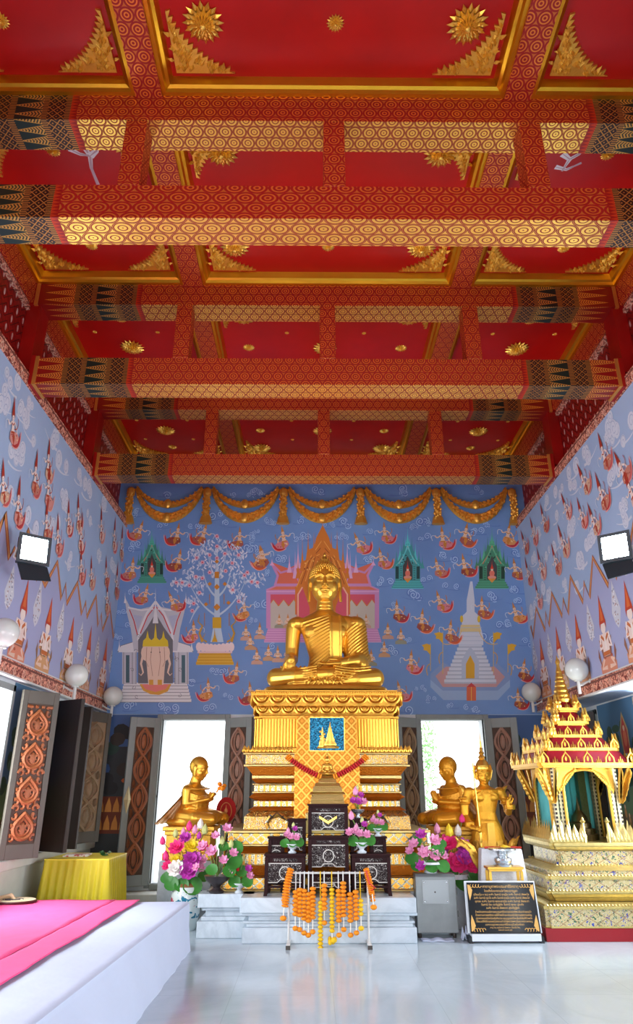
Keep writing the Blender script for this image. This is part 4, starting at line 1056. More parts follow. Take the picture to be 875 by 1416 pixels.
def head(mb, c, s, yaw=0.0, pitch=0.0, serene=True, ears=1.0):
    """human head, face towards -y; c = centre at eye level, s = face height"""
    h = MB()
    h.ell((0, 0.06*s, 0.12*s), (0.40*s, 0.47*s, 0.47*s), 20, 14)            # skull
    h.ell((0, -0.03*s, -0.12*s), (0.365*s, 0.37*s, 0.45*s), 20, 14)         # face
    h.ell((0, -0.20*s, -0.40*s), (0.17*s, 0.13*s, 0.13*s), 12, 8)           # chin
    for sx in (-1, 1):
        h.ell((sx*0.20*s, -0.20*s, -0.16*s), (0.15*s, 0.13*s, 0.17*s), 12, 8)   # cheek
        h.tube([(sx*0.03*s, -0.415*s, 0.10*s), (sx*0.10*s, -0.41*s, 0.155*s), (sx*0.20*s, -0.365*s, 0.15*s), (sx*0.29*s, -0.28*s, 0.08*s)], [0.022*s, 0.026*s, 0.022*s, 0.01*s], 6)   # brow
        h.ell((sx*0.15*s, -0.335*s, 0.02*s), (0.085*s, 0.05*s, 0.05*s), 10, 8)     # eyelid
        h.tube([(sx*0.07*s, -0.385*s, -0.01*s), (sx*0.15*s, -0.40*s, -0.03*s), (sx*0.24*s, -0.345*s, 0.0)], 0.014*s, 5)
        h.ell((sx*0.045*s, -0.41*s, -0.175*s), (0.04*s, 0.05*s, 0.035*s), 8, 6)   # nostril
        # long ear
        h.ell((sx*0.41*s, 0.05*s, 0.0), (0.05*s, 0.10*s, 0.17*s), 8, 8)
        h.tube([(sx*0.42*s, 0.03*s, -0.08*s), (sx*0.42*s, 0.0, -0.25*s), (sx*0.43*s, -0.01*s, -0.25*s - 0.28*s*ears)], [0.05*s, 0.038*s, 0.045*s], 6)
    h.tube([(0, -0.36*s, 0.12*s), (0, -0.42*s, 0.0), (0, -0.475*s, -0.15*s), (0, -0.43*s, -0.19*s)], [0.03*s, 0.04*s, 0.055*s, 0.03*s], 8)   # nose
    h.tube([(-0.14*s, -0.345*s, -0.265*s), (-0.05*s, -0.40*s, -0.26*s), (0, -0.40*s, -0.27*s), (0.05*s, -0.40*s, -0.26*s), (0.14*s, -0.345*s, -0.265*s)], [0.008*s, 0.026*s, 0.022*s, 0.026*s, 0.008*s], 6)
    h.tube([(-0.11*s, -0.35*s, -0.30*s), (0, -0.395*s, -0.325*s), (0.11*s, -0.35*s, -0.30*s)], [0.01*s, 0.034*s, 0.01*s], 6)
    m = Matrix.Translation(c) @ Matrix.Rotation(yaw, 4, 'Z') @ Matrix.Rotation(pitch, 4, 'X')
    mb.merge(h, m); return m

# --- the large seated Buddha
bud = thing('seated_buddha_statue', 'large gilded seated Buddha statue on top of the tall central altar', 'statue', (0.02, 9.85, 2.765))
b = MB()
TR_ = [(0.02, .34, .24, -.02), (0.15, .33, .24, -.02), (.32, .255, .20, 0), (.47, .225, .185, 0), (.65, .275, .20, 0), (.83, .335, .215, .0), (.95, .385, .205, .01), (1.04, .36, .17, .02), (1.11, .23, .13, .03), (1.16, .13, .11, .03), (1.33, .112, .105, .02)]
def trow(z):
    for i in range(len(TR_)-1):
        if TR_[i][0] <= z <= TR_[i+1][0]:
            t = (z-TR_[i][0])/(TR_[i+1][0]-TR_[i][0]); return [TR_[i][k]*(1-t) + TR_[i+1][k]*t for k in (1, 2, 3)]
    return TR_[-1][1:] if z > 1 else TR_[0][1:]
def tsurf(x, z, e=0.0):
    a, bb, yc = trow(z); q = max(0.0, 1 - (abs(x)/a)**2.3) ** (1/2.3); return (x, yc - bb*q - e, z)
rs = []
for i in range(41):
    z = 0.02 + 1.31*i/40; a, bb, yc = trow(z); ring = []
    for j in range(32):
        an = 2*PI*j/32; ca, sa = cos(an), sin(an); k = (abs(ca)**2.3 + abs(sa)**2.3)**(-1/2.3); ring.append((a*k*ca, yc + bb*k*sa, z))
    rs.append(ring)
b.rings(rs)
for z in (1.19, 1.235): b.lathe([(0.095, z-0.02), (0.122, z), (0.095, z+0.02)], (0, 0.02, 0), 16)
for sx in (-1, 1): b.ell((sx*.17, -.12, .83), (.14, .09, .12), 12, 8)
# shoulders and arms
b.ell((-.40, .01, .965), (.15, .14, .11), 14, 10); b.ell((.44, .01, .965), (.16, .15, .12), 14, 10)
caps(b, [(-.40, .0, .98), (-.455, .02, .90), (-.475, .05, .62), (-.475, .03, .46)], [.10, .112, .098, .088])
caps(b, [(-.475, .03, .46), (-.50, -.24, .42), (-.475, -.44, .375)], [.088, .075, .055])
hand(b, (-.475, -.44, .39), (0.03, -.12, -1), (0, -1, .12), 0.31, 1, (4, 3, 4, 6), 1.0, 2)
caps(b, [(.55, .02, .47), (.42, -.22, .40), (.20, -.40, .34)], [.112, .095, .062])
b.rings([[(.36+.02*j*0, -.02+.0, .25)]*1]*1, cap=False) if False else None
hand(b, (.20, -.40, .335), (-1, -.12, -.08), (0, .25, -1), 0.34, 1, (6, 5, 6, 8), 1.0, 1)
# sleeve cloth hanging from the left forearm
b.ell((.50, -.08, .36), (.13, .16, .14), 12, 8)
# crossed legs: thighs, shins, feet
for sx in (-1, 1):
    caps(b, [(sx*.18, .02, .16), (sx*.46, -.14, .165), (sx*.67, -.28, .15)], [.17, .15, .14], 14)
caps(b, [(-.67, -.30, .15), (-.40, -.46, .15), (0.0, -.50, .17), (.30, -.42, .235)], [.135, .11, .095, .07], 14)    # right shin on top
caps(b, [(.67, -.30, .15), (.40, -.44, .11), (0.0, -.46, .08), (-.30, -.46, .06)], [.135, .12, .10, .06], 14)
caps(b, [(.30, -.42, .24), (.40, -.40, .265), (.52, -.36, .275)], [.055, .05, .03], 10)
for k in range(5): caps(b, [(.50, -.41+.022*k, .285), (.545 - .004*k, -.405+.022*k, .288)], [.014, .012], 6)
caps(b, [(-.28, -.50, .05), (-.42, -.50, .045), (-.50, -.46, .04)], [.045, .04, .025], 8)
b.ell((0, -.30, .10), (.50, .24, .12), 16, 8)
# ridges of the pleated robe on the chest
for k in range(15):
    pts = []; x0 = .055; z0 = 1.09 - k*.046
    for i in range(15):
        t = i/14; x = x0 - t*(.44 + .0*k); z = z0 - t*(.20 + .015*k) + .06*t*t
        a = trow(max(.05, z))[0]
        if abs(x) > a*.985 or z < .22: break
        # stay under the edge of the robe that runs from the neck to the right armpit
        pts.append(tsurf(x, z, .004))
    if len(pts) > 2: b.tube(pts, [.0125]*(len(pts)-1)+[.004], 5)
# folded shawl strip over the left shoulder
st = []
for i in range(22):
    z = 1.07 - i*.031; y = tsurf(.15, z, .018)[1]; st.append([(.065, y+.03, z), (.065, y, z), (.235, y+.005, z), (.235, y+.04, z)])
b.rings(st)
for xx in (.068, .085, .232, .215): b.tube([(xx, tsurf(.15, 1.07-i*.031, .022)[1], 1.07-i*.031) for i in range(22)], .007, 5)
for i in range(10): z = .62 - i*.024; b.tube([(.19, tsurf(.17, z, .02)[1], z), (.232, tsurf(.17, z, .02)[1], z-.008)], .009, 5)
for k in range(4): b.tube([(.06, tsurf(.15, .43-k*.02, .03)[1], .43-k*.02), (.24, tsurf(.15, .43-k*.02, .03)[1], .43-k*.02)], .009, 5)
# robe mass over the left shoulder and arm, with its long folds
SL = [(1.075, .27, .13, .10, .02), (1.02, .36, .19, .135, .02), (.92, .405, .20, .15, .02), (.75, .425, .19, .15, .02), (.58, .44, .185, .15, .0), (.44, .455, .175, .15, -.02), (.33, .47, .15, .14, -.03)]
def srow(z):
    for i in range(len(SL)-1):
        if SL[i+1][0] <= z <= SL[i][0]:
            t = (z-SL[i][0])/(SL[i+1][0]-SL[i][0]); return [SL[i][q]*(1-t)+SL[i+1][q]*t for q in (1, 2, 3, 4)]
    return SL[0][1:] if z > 1 else SL[-1][1:]
rs = []
for i in range(20):
    z = 1.075 - i*.0392; cx, rx, ry, cy = srow(z); rs.append([(cx + rx*cos(2*PI*j/24), cy + ry*sin(2*PI*j/24), z) for j in range(24)])
b.rings(rs)
for q in range(17):
    z1 = 1.10 - q*.047; pts = []
    for i in range(17):
        t = i/16; z = z1 - .26*t**1.25 - .02; an = R(352 - 118*t)
        if not (.30 < z < 1.07): continue
        cx, rx, ry, cy = srow(z); pts.append((cx + (rx+.003)*cos(an), cy + (ry+.003)*sin(an), z))
    if len(pts) > 2: b.tube(pts, [.005]+[.0125]*(len(pts)-2)+[.005], 5)
for q in range(9):
    t = q/8; c = Vector((.53, -.02, .45)).lerp(Vector((.30, -.33, .37)), t); r0 = .112 - .028*t; pts = []
    for i in range(9):
        an = R(120 + i*24); pts.append((c.x + .45*r0*cos(an), c.y + r0*sin(an)*.82, c.z + r0*cos(an)*.9))
    b.tube(pts, .011, 5)
for sx in (-1, 1):
    for q in range(6):
        pts = []
        for i in range(13):
            t = i/12; x = sx*(.12 + .50*t); z = .27 - .035*q - .03*sin(PI*t) + .02*t; yy = -.50 + .19*t**1.5 - .10*sin(PI*min(1, .25+q*.11))
            pts.append((x, yy-.01, z))
        b.tube(pts, .013, 5)
# folds across the legs
for k in range(9):
    for sx in (-1, 1):
        x0 = sx*(.12 + k*.055); pts = []
        for i in range(9):
            t = i/8; x = x0 + sx*.10*t; z = .29 - .25*t; yy = -.46 - .085*sin(PI*min(1, t*1.1)) + abs(x)**2*.35
            pts.append((x, yy, z))
        b.tube(pts, .014, 5)
for k in range(8):
    x = -.20 + k*.055; b.tube([(x, -.58, .10), (x+.03*((k % 3)-1), -.60, .06), (x*1.2, -.60, .015)], [.02, .024, .012], 6)
head(b, (0, .0, 1.583), 0.55, ears=.95)
body = b.build('body', GOLD_STATUE, bud, smooth=True, remesh=.0074, smo=1, uv=False)
hair = MB()
hc = Vector((0, .035, 1.66))
for i in range(14):
    th = R(6 + i*8.2); n = max(6, int(2*PI*.245*sin(th)/.036))
    for j in range(n):
        ph = 2*PI*(j + (i % 2)*.5)/n; d = Vector((sin(th)*cos(ph), sin(th)*sin(ph), cos(th)))
        p = hc + Vector((d.x*.226, d.y*.262, d.z*.245))
        if d.y < -.25 and p.z < 1.80 - .22*abs(d.x): continue
        if d.y < .05 and p.z < 1.66: continue
        if p.z < 1.54: continue
        hair.ell(p, (.0175, .0175, .020), 6, 5)
for i in range(5):
    th = R(10 + i*19); n = max(5, int(2*PI*.12*sin(th)/.034))
    for j in range(n):
        ph = 2*PI*j/n; hair.ell((.12*sin(th)*cos(ph), .06+.12*sin(th)*sin(ph), 1.865+.085*cos(th)), (.017, .017, .018), 6, 5)
hair.ell((0, .06, 1.865), (.115, .115, .08), 14, 8); hair.ell((0, .085, 1.70), (.21, .225, .205), 18, 10)
hair.build('hair', GOLD_STATUE, bud, smooth=True, uv=False)
fl = MB(); fl.lathe([(.04, -.02), (.055, .02), (.045, .05), (.022, .075), (.026, .09), (.005, .15)], (0, .03, 1.94), 10)
for j in range(8): a = j*PI/4; fl.pyr([(-.02, 0), (0, .08), (.02, 0)], (.05*cos(a), .03+.05*sin(a), 1.935), (-sin(a), cos(a), 0), (cos(a)*.2, sin(a)*.2, 1), (cos(a), sin(a), 0), .012)
fl.build('flame_finial', GOLD, bud, uv=False)
cu = MB()
cu.lathe([(.60, -.045), (.82, -.04), (.845, -.01), (.82, .012), (.6, .016)], (0, -.16, 0), 40, sq=3.5, sy=.62)
cu.build('cushion', GOLD_STATUE, bud, smooth=True, uv=False)

# --- seated disciples, built facing -y, then turned
def disciple(label, loc, rz, prayer):
    t = thing('disciple_statue', label, 'statue', loc, rz, 'kneeling disciple statues')
    b = MB()
    rs = []
    for z, a, bb, yc in ((0.02, .27, .24, .04), (.14, .25, .21, .03), (.28, .19, .16, .01), (.38, .20, .155, .0), (.50, .225, .145, .01), (.57, .21, .12, .02), (.61, .13, .10, .02), (.645, .078, .076, .0), (.74, .070, .07, -.02)):
        rs.append([(a*cos(2*PI*j/24), yc + bb*sin(2*PI*j/24), z) for j in range(24)])
    b.rings(rs)
    for sx in (-1, 1):
        b.ell((sx*.19, .01, .555), (.075, .07, .065), 10, 8)
        if prayer:
            caps(b, [(sx*.215, .01, .54), (sx*.25, -.0, .34), (sx*.07, -.24, .36)], [.062, .052, .033])
            hand(b, (sx*.022, -.245, .36), (-sx*.02, -.35, 1), (sx*1, 0, 0), .19, sx*1, (2, 2, 2, 2), 1.0, 1)
        else:
            caps(b, [(sx*.215, .01, .54), (sx*.24, .0, .33), (sx*.06, -.22, .40)], [.062, .050, .033])
            hand(b, (sx*.03, -.22, .41), (-sx*.12, -.55, .8), (sx*.9, .2, .4), .16, sx*1, (35, 35, 40, 45), 1.0, 2)
        caps(b, [(sx*.13, .06, .13), (sx*.27, -.16, .12), (sx*.20, -.32, .10)], [.13, .115, .10], 12)
        caps(b, [(sx*.20, -.32, .10), (sx*.26, -.05, .06), (sx*.16, .24, .05)], [.09, .07, .05], 10)
    b.ell((0, -.13, .13), (.29, .25, .14), 16, 8)
    for k in range(11):
        z = .56 - k*.034
        pts = []
        for i in range(15):
            an = R(165 + i*15); a, bb = (.222, .160) if z > .35 else (.205, .170); pts.append((a*1.05*cos(an), bb*1.12*sin(an), z - .10*sin(PI*i/14)*(1 if k > 0 else .2) + .02*i/14))
        b.tube(pts, .014, 6)
    for k in range(7):
        for sx in (-1, 1): b.tube([(sx*(.07+.03*k), -.34+.012*k, .18), (sx*(.10+.03*k), -.39+.02*k, .10), (sx*(.12+.03*k), -.36+.02*k, .03)], .011, 5)
    b.v = [(x_*1.02, y_, z_*.80) for x_, y_, z_ in b.v]
    head(b, (0, -.050, .690), .27, pitch=R(8), ears=.3)
    b.build('body', GOLD_ROBE if prayer else GOLD_STATUE, t, smooth=True, remesh=.0085, smo=2, uv=False)
    # shawl spreading down to the pedestal behind
    s = MB(); L = []; 
    for i in range(9):
        f = i/8; L.append([(x*(.20 + .16*f), .09 + .34*f**1.1 - .05*abs(x)**2, .42 - .40*f + .008*sin(x*14)) for x in [q/8 for q in range(-8, 9)]])
    s.rings(L, closed=False, cap=False); n = len(s.v)
    L2 = [[(p[0]*1.0, p[1]-.02, p[2]) for p in r] for r in L]; s.rings(L2, closed=False, cap=False)
    sh = s.build('shawl', GOLD_ROBE, t, smooth=True, uv=False)
    p = MB()
    for z0, z1, w in ((-.05, 0.0, .325), (-.10, -.05, .30), (-.30, -.10, .28), (-.38, -.30, .31)): p.box(-w, w, -w, w, z0, z1)
    p.build('pedestal', GOLD_CARVED, t, bevel=.008, rz=-rz)
    if not prayer:
        fb = MB(); r = random.Random(4)
        for i in range(9): fb.ell((r.uniform(-.05, .05), -.36+r.uniform(-.05, .04), .47+r.uniform(-.05, .05)), (.035, .03, .025), 7, 5)
        fb.tube([(0, -.31, .40), (0, -.36, .47)], .01, 6)
        fb.build('flower', plain('orange_marigold', (250, 150, 20), .7), t, smooth=True, uv=False)
    return t
disciple('gilded kneeling disciple statue facing right, holding an orange flower, left of altar', (-1.72, 9.80, 1.062), R(75), False)
disciple('gilded kneeling disciple statue facing left in prayer, right of the altar', (1.70, 9.80, 1.062), R(-68), True)
# plinths that carry the disciples beside the altar
tag(MB().box(-2.05, -1.40, 9.45, 10.2, 0, .68).build('pedestal_block', MARBLE, bevel=.01), 'white block carrying the left disciple statue, behind flowers', 'pedestal')
tag(MB().box(1.38, 2.04, 9.45, 10.2, 0, .68).build('pedestal_block', MARBLE, bevel=.01), 'white block carrying the praying disciple statue on the right', 'pedestal')
# red ceremonial fan on a stand beside the left disciple
fan = thing('ceremonial_fan', 'red oval ceremonial fan with gold emblem, right of the left disciple', 'fan', (-1.335, 10.18, 0.425))
RP = plain('crimson_velvet', (168, 16, 20), .8)
m = MB(); pts = [(.135*cos(2*PI*i/36)*(1 - .10*(sin(2*PI*i/36) < 0)*abs(sin(2*PI*i/36))), .165*sin(2*PI*i/36)) for i in range(36)]
m.prism(pts, (0, 0, .81), (1, 0, 0), (0, 0, 1), (0, 1, 0), .018); m.build('fan_face', RP, fan, bevel=.004)
g = MB()
g.tube([(.075*cos(a), -.006, .79 + .0 + .10*sin(a)*(1.15 if sin(a) > 0 else 1)) for a in [R(-50 + 280*i/24) for i in range(25)]], .006, 5)
g.tube([(-.05, -.006, .725), (0, -.006, .71), (.05, -.006, .725)], .008, 5); g.lathe([(.03, 0), (.02, .02), (.008, .03), (.01, .05), (.028, .075), (.02, .10), (.006, .12), (.001, .16)], (0, -.01, .72), 10, sy=.5)
g.build('emblem', plain('peach_gold_thread', (214, 150, 96), .5, .3), fan, smooth=True, uv=False)
m = MB(); m.tube([(0, .02, .0), (0, .02, .66)], .010, 8); m.lathe([(.045, 0), (.045, .02), (.02, .05)], (0, .02, 0), 16); m.build('stand', GOLD, fan, smooth=True, uv=False)

GOLD_ORN = gold_mat('ornate_statue_gold', (250, 186, 60), .38, 42, .6, .012, metal=.8)
# --- crowned celestial king standing at the right
k = thing('crowned_deity_statue', 'gilded standing crowned deity statue holding a staff, right of the altar', 'statue', (2.00, 9.25, 0.76), scale=1.03)
b = MB(); rs = []
for z, a, bb in ((.0, .16, .13), (.10, .18, .14), (.22, .165, .13), (.30, .15, .12), (.38, .115, .095), (.46, .10, .085), (.56, .125, .10), (.66, .155, .105), (.715, .15, .09), (.745, .07, .06), (.775, .045, .045), (.84, .042, .045)):
    rs.append([(a*cos(2*PI*j/24), bb*sin(2*PI*j/24), z) for j in range(24)])
b.rings(rs)
for sx in (-1, 1): b.ell((sx*.065, -.075, .63), (.065, .04, .05), 10, 8)
caps(b, [(-.16, 0, .69), (-.215, .01, .56), (-.225, .0, .42)], [.055, .047, .04]); caps(b, [(-.225, .0, .42), (-.19, -.13, .30), (-.145, -.20, .285)], [.038, .032, .026])
hand(b, (-.155, -.18, .285), (.7, -.7, -.05), (.6, .6, .5), .12, 1, (55, 58, 60, 62), 1.0, 1)
caps(b, [(.16, 0, .69), (.22, .01, .58), (.235, .0, .46)], [.055, .045, .038]); caps(b, [(.235, .0, .46), (.225, -.07, .50), (.215, -.12, .555)], [.036, .032, .025])
hand(b, (.215, -.12, .55), (0, -.25, 1), (0, 1, .25), .13, -1, (8, 6, 35, 60), 1.0, 6)
for sx in (-1, 1):
    caps(b, [(sx*.08, 0, .05), (sx*.09, 0, -.12), (sx*.09, .0, -.30)], [.09, .075, .05]); b.ell((sx*.09, -.05, -.325), (.045, .10, .035), 10, 6)
    for q in range(4): b.lathe([(.045, -.008), (.055, 0), (.045, .008)], (sx*.235 if sx > 0 else -.20, -.09 if sx < 0 else -.10, .305+.016*q if sx < 0 else .50+.014*q), 10)
    for r_, z in ((.056, .62), (.052, .56)): b.lathe([(r_, -.012), (r_+.012, 0), (r_, .012)], (sx*.215, .01, z), 12)
    b.tube([(sx*.04, -.10, .70), (sx*.10, -.10, .66), (sx*.13, -.06, .60)], .012, 6)
b.lathe([(.11, -.03), (.125, 0), (.11, .03)], (0, 0, .36), 20, sy=.85)
b.lathe([(.055, -.02), (.10, -.01), (.15, -.03)], (0, -.01, .74), 18, sy=.75)
b.v = [(x_*1.15, y_*1.08, z_) for x_, y_, z_ in b.v]
head(b, (0, -.02, .885), .205, pitch=R(5), ears=.2)
b.build('body', GOLD_ORN, k, smooth=True, remesh=.0065, smo=1, uv=False)
c = MB(); c.lathe([(.078, .0), (.09, .005), (.09, .03), (.082, .035), (.086, .05), (.070, .085), (.05, .11), (.032, .125), (.045, .135), (.042, .15), (.028, .165), (.024, .18), (.036, .19), (.032, .20), (.02, .215), (.018, .235), (.026, .243), (.014, .255), (.010, .30), (.012, .31), (.005, .35), (.002, .45)], (0, -.01, .94), 18)
for sx in (-1, 1):
    for q, (z, s) in enumerate(((.86, .07), (.90, .06), (.94, .05))): c.pyr([(0, 0), (.35*s, .6*s), (.5*s, 1.6*s), (-.1*s, .8*s)], (sx*.085, 0, z), (sx, 0, 0), (0, 0, 1), (0, -1, 0), .015)
    c.prism([(0, 0), (.02, .05), (.035, .12), (.01, .10), (-.01, .04)], (sx*.09, .0, .82), (sx, 0, 0), (0, 0, 1), (0, 1, 0), .012)
c.build('crown', GOLD, k, smooth=True, uv=False)
r = random.Random(8)
for sx in (-1, 1):
    w = MB()
    for q in range(7):
        a = R(35 + q*17); s = .13 - .01*q
        w.pyr([(0, -.02), (.5*s, -.02), (s, 0.01), (.5*s, .03), (0, .02)], (sx*(.20 + .012*q), .03, .68 - .028*q), (sx*cos(a), 0, sin(a)), (-sx*sin(a), 0, cos(a)), (0, -1, 0), .018)
    for q in range(6):
        a = R(60 + q*8); w.pyr([(0, -.015), (.05, -.02), (.12, .0), (.05, .02)], (sx*(.25), .02, .52 - .02*q), (sx*cos(a), 0, sin(a)), (-sx*sin(a), 0, cos(a)), (0, -1, 0), .015)
    w.build('shoulder_flame', GOLD_CARVED, k, uv=False)
s = MB()
for zi, (z0, z1, r0, r1) in enumerate(((.36, .26, .15, .20), (.30, .12, .18, .225), (.16, -.12, .205, .20), (.0, -.28, .19, .15))):
    n = 12
    for j in range(n):
        a = 2*PI*j/n; ca, sa = cos(a), sin(a)
        s.pyr([(-.05, z0), (.05, z0), (.055, (z0+z1)/2), (0, z1), (-.055, (z0+z1)/2)], ((r0)*ca, r0*.8*sa, 0), (-sa, ca, 0), ((r1-r0)/(z0-z1)*-ca, (r1-r0)/(z0-z1)*-sa*.8, 1), (ca, sa, 0), .022)
s.prism([(-.04, .35), (.04, .35), (.05, -.12), (0, -.16), (-.05, -.12)], (0, -.155, 0), (1, 0, 0), (0, 0, 1), (0, -1, 0), .02)
s.build('skirt_panels', GOLD_CARVED, k, uv=False)
for sx in (-1, 1):
    s = MB()
    pts = [(sx*x, -.02, z) for x, z in ((.10, -.02), (.17, .02), (.22, -.01), (.25, .06), (.28, .12), (.31, .15), (.34, .16))]
    if sx < 0: pts = [(-.10, -.20, -.14), (-.17, -.26, -.11), (-.23, -.29, -.02), (-.27, -.29, .08), (-.33, -.29, .13), (-.40, -.28, .15), (-.44, -.28, .10)]
    s.tube(pts, [.05, .05, .05, .05, .045, .04, .008], 8, .35, up=(0, 1, 0))
    for q in range(6): p = Vector(pts[min(6, q)]); s.pyr([(0, 0), (.03, .04), (.06, .05), (.03, -.01)], p + Vector((0, -.02, .01)), (sx, 0, 0), (0, 0, 1), (0, -1, 0), .012)
    s.build('sash_tail', GOLD_CARVED, k, smooth=True, uv=False)
s = MB(); s.tube([(-.14, -.215, .10), (-.14, -.21, .30), (-.15, -.15, 1.02)], [.012, .010, .006], 8); s.lathe([(.014, 0), (.02, .02), (.02, .14), (.012, .16)], (-.14, -.215, .14), 8)
s.build('staff', GOLD, k, smooth=True, uv=False)
s = MB(); s.box(-.24, .24, -.20, .20, -.42, -.36).box(-.21, .21, -.17, .17, -.78, -.42); s.build('pedestal', MARBLE, k, bevel=.008)
# ------------------------------------------------------------------ marble plinth and gilded altar base
AX = 0.02
tag(MB().build('_', MARBLE) if False else (lambda mb: mb.build('marble_plinth', MARBLE, bevel=.008))(
    MB().box(-1.37, 1.37, 8.80, 10.9, 0, .16).box(-1.33, 1.33, 8.82, 10.88, .16, .29).box(-1.37, 1.37, 8.79, 10.92, .29, .425)
    .box(-1.42, -.8, 8.60, 8.9, 0, .16).box(-1.38, -.8, 8.64, 8.9, .16, .20).box(-1.34, -.8, 8.67, 8.9, .20, .26).box(-1.38, -.8, 8.63, 8.9, .26, .29).box(-1.42, -.8, 8.60, 8.9, .29, .425)
    .box(-.90, .945, 8.325, 8.9, 0, .145).box(-.86, .91, 8.36, 8.9, .145, .18).box(-.90, .93, 8.35, 8.9, .18, .20).box(-.84, .88, 8.38, 8.9, .20, .25).box(-.92, .96, 8.34, 8.9, .25, .28).box(-.93, .95, 8.31, 8.9, .28, .425)),
    'stepped white marble plinth under the gold altar', 'plinth')
GOLD_BASE = gold_mat('altar_gilding', (240, 178, 70), .38, 50, .35, .008, metal=.9)
def mosaic(name, ctx=(216, 166, 78), p=0.12, kind='diamond'):
    """gilded moulding set with mirror pieces"""
    t = MT(name); u, v = t.uv()
    if kind == 'diamond':
        x = ((u/p).fr() - .5).ab()*2; y = ((v/(p*.8)).fr() - .5).ab()*2
        d = x + y; m = (d - 1.0).ab().lt(.22); c2 = d.lt(.42)
    elif kind == 'blocks':
        x = ((u/p).fr() - .5).ab()*2; m = x.lt(.62)*t.noise(60, 2).gt(.42); c2 = x.gt(.9)
    else:
        n = t.noise(34, 3, .6, 1.4); m = (n - .5).ab().lt(.035); c2 = n.gt(.62)
    vz = t.voro(90, out='Distance')
    c = t.mix(m, ctx, (140, 138, 122)); c = t.mix(c2*0.7, c, (214, 130, 34))
    return t.set(c, m*(-.2) + .38, 0.92, m*1.0 + t.noise(80, 3)*.6, .5, .006)
MOS_D = mosaic('mirror_diamond_gilding'); MOS_B = mosaic('mirror_block_gilding', p=.07, kind='blocks'); MOS_S = mosaic('scrolling_mirror_gilding', kind='scroll')
AMB = gold_mat('amber_carved_gilding', (210, 124, 30), .4, 45, .9, .015, metal=.8)
alt = thing('gilded_altar_base', 'tall tiered gold altar base carrying the large seated Buddha', 'altar', (AX, 9.85, 0.425))
Z0 = 0.425
def tier(mb, w0, w1, d0, d1, z0, z1): mb.frus((-w0, w0, -d0, d0), (-w1, w1, -d1, d1), z0-Z0, z1-Z0)
def redent(mb, w0, w1, d0, d1, z0, z1):
    """moulding with stepped corners: three nested boxes"""
    e = .0015
    tier(mb, w0, w1, d0-.07, d1-.07, z0, z1); tier(mb, w0-.07, w1-.07, d0, d1, z0+e, z1-e)
def moulded(name, mat, rows):
    mb = MB()
    for r in rows: redent(mb, *r)
    return mb.build(name, mat, alt, bevel=.005)
moulded('lower_mirror_band', MOS_D, [(1.26, 1.26, 1.02, 1.02, .425, .56), (1.18, 1.18, .96, .96, .90, 1.02)])
moulded('lower_block_band', MOS_B, [(1.14, 1.14, .92, .92, .68, .80)])
moulded('lower_amber_moulding', AMB, [(1.23, 1.16, 1.0, .93, .58, .68), (1.13, 1.20, .90, .97, .80, .88)])
moulded('lower_fillet', GOLD_PALE, [(1.30, 1.28, 1.05, 1.04, .425, .45), (1.27, 1.25, 1.03, 1.01, .56, .58), (1.21, 1.21, .98, .98, .88, .905), (1.22, 1.22, .99, .99, 1.02, 1.05), (1.16, 1.16, .935, .935, .675, .69), (1.16, 1.16, .935, .935, .79, .805)])
moulded('scrolled_foot', MOS_S, [(1.01, 1.00, .87, .86, 1.05, 1.20), (1.0, .90, .86, .78, 1.20, 1.27)])
moulded('middle_block_band', MOS_B, [(.90, .90, .78, .78, 1.30, 1.37), (.90, .90, .78, .78, 1.47, 1.55)])
moulded('middle_amber_moulding', AMB, [(.88, .96, .76, .83, 1.37, 1.41), (.96, .90, .83, .78, 1.41, 1.455), (.88, .94, .76, .82, 1.57, 1.62), (.92, 1.0, .80, .86, 1.66, 1.76), (.97, .90, .84, .78, 1.26, 1.30)])
moulded('middle_fillet', GOLD_PALE, [(.92, .92, .80, .80, 1.455, 1.475), (.92, .92, .80, .80, 1.55, 1.565), (.93, .93, .81, .81, 1.62, 1.66), (1.03, 1.03, .88, .88, 1.76, 1.785), (1.04, 1.04, .89, .89, 1.90, 1.92)])
moulded('cornice_band', MOS_S, [(1.01, 1.01, .87, .87, 1.785, 1.90)])
moulded('upper_body', GOLD_BASE, [(.90, .89, .76, .75, 1.985, 2.36), (.93, .93, .79, .79, 1.92, 1.985), (.93, .93, .79, .79, 2.34, 2.37)])
# crest of little leaves along the cornice
mb = MB()
for i in range(40):
    x = -1.02 + 2.04*i/39
    if abs(x) > .40: mb.pyr([(-.022, 0), (-.026, .03), (0, .085), (.026, .03), (.022, 0)], (x, -.94, 1.92-Z0), (1, 0, 0), (0, 0, 1), (0, -1, 0), .02)
for sx in (-1, 1):
    for i in range(34): mb.pyr([(-.022, 0), (-.026, .03), (0, .085), (.026, .03), (.022, 0)], (sx*1.02, -.9 + i*.054, 1.92-Z0), (0, 1, 0), (0, 0, 1), (sx, 0, 0), .02)
mb.build('cornice_crest', GOLD_BASE, alt, uv=False)
# fluting on the upper body
for sx in (-1, 1):
    mb = MB()
    for i in range(46):
        x = -.875 + 1.75*i/45
        if x*sx > .36: mb.tube([(x, -.765, 1.99-Z0), (x, -.765, 2.33-Z0)], .0145, 6)
    for i in range(36): mb.tube([(sx*.905, -.72+i*.041, 1.99-Z0), (sx*.905, -.72+i*.041, 2.33-Z0)], .0145, 6)
    mb.build('fluting', GOLD_BASE, alt, smooth=True, uv=False)
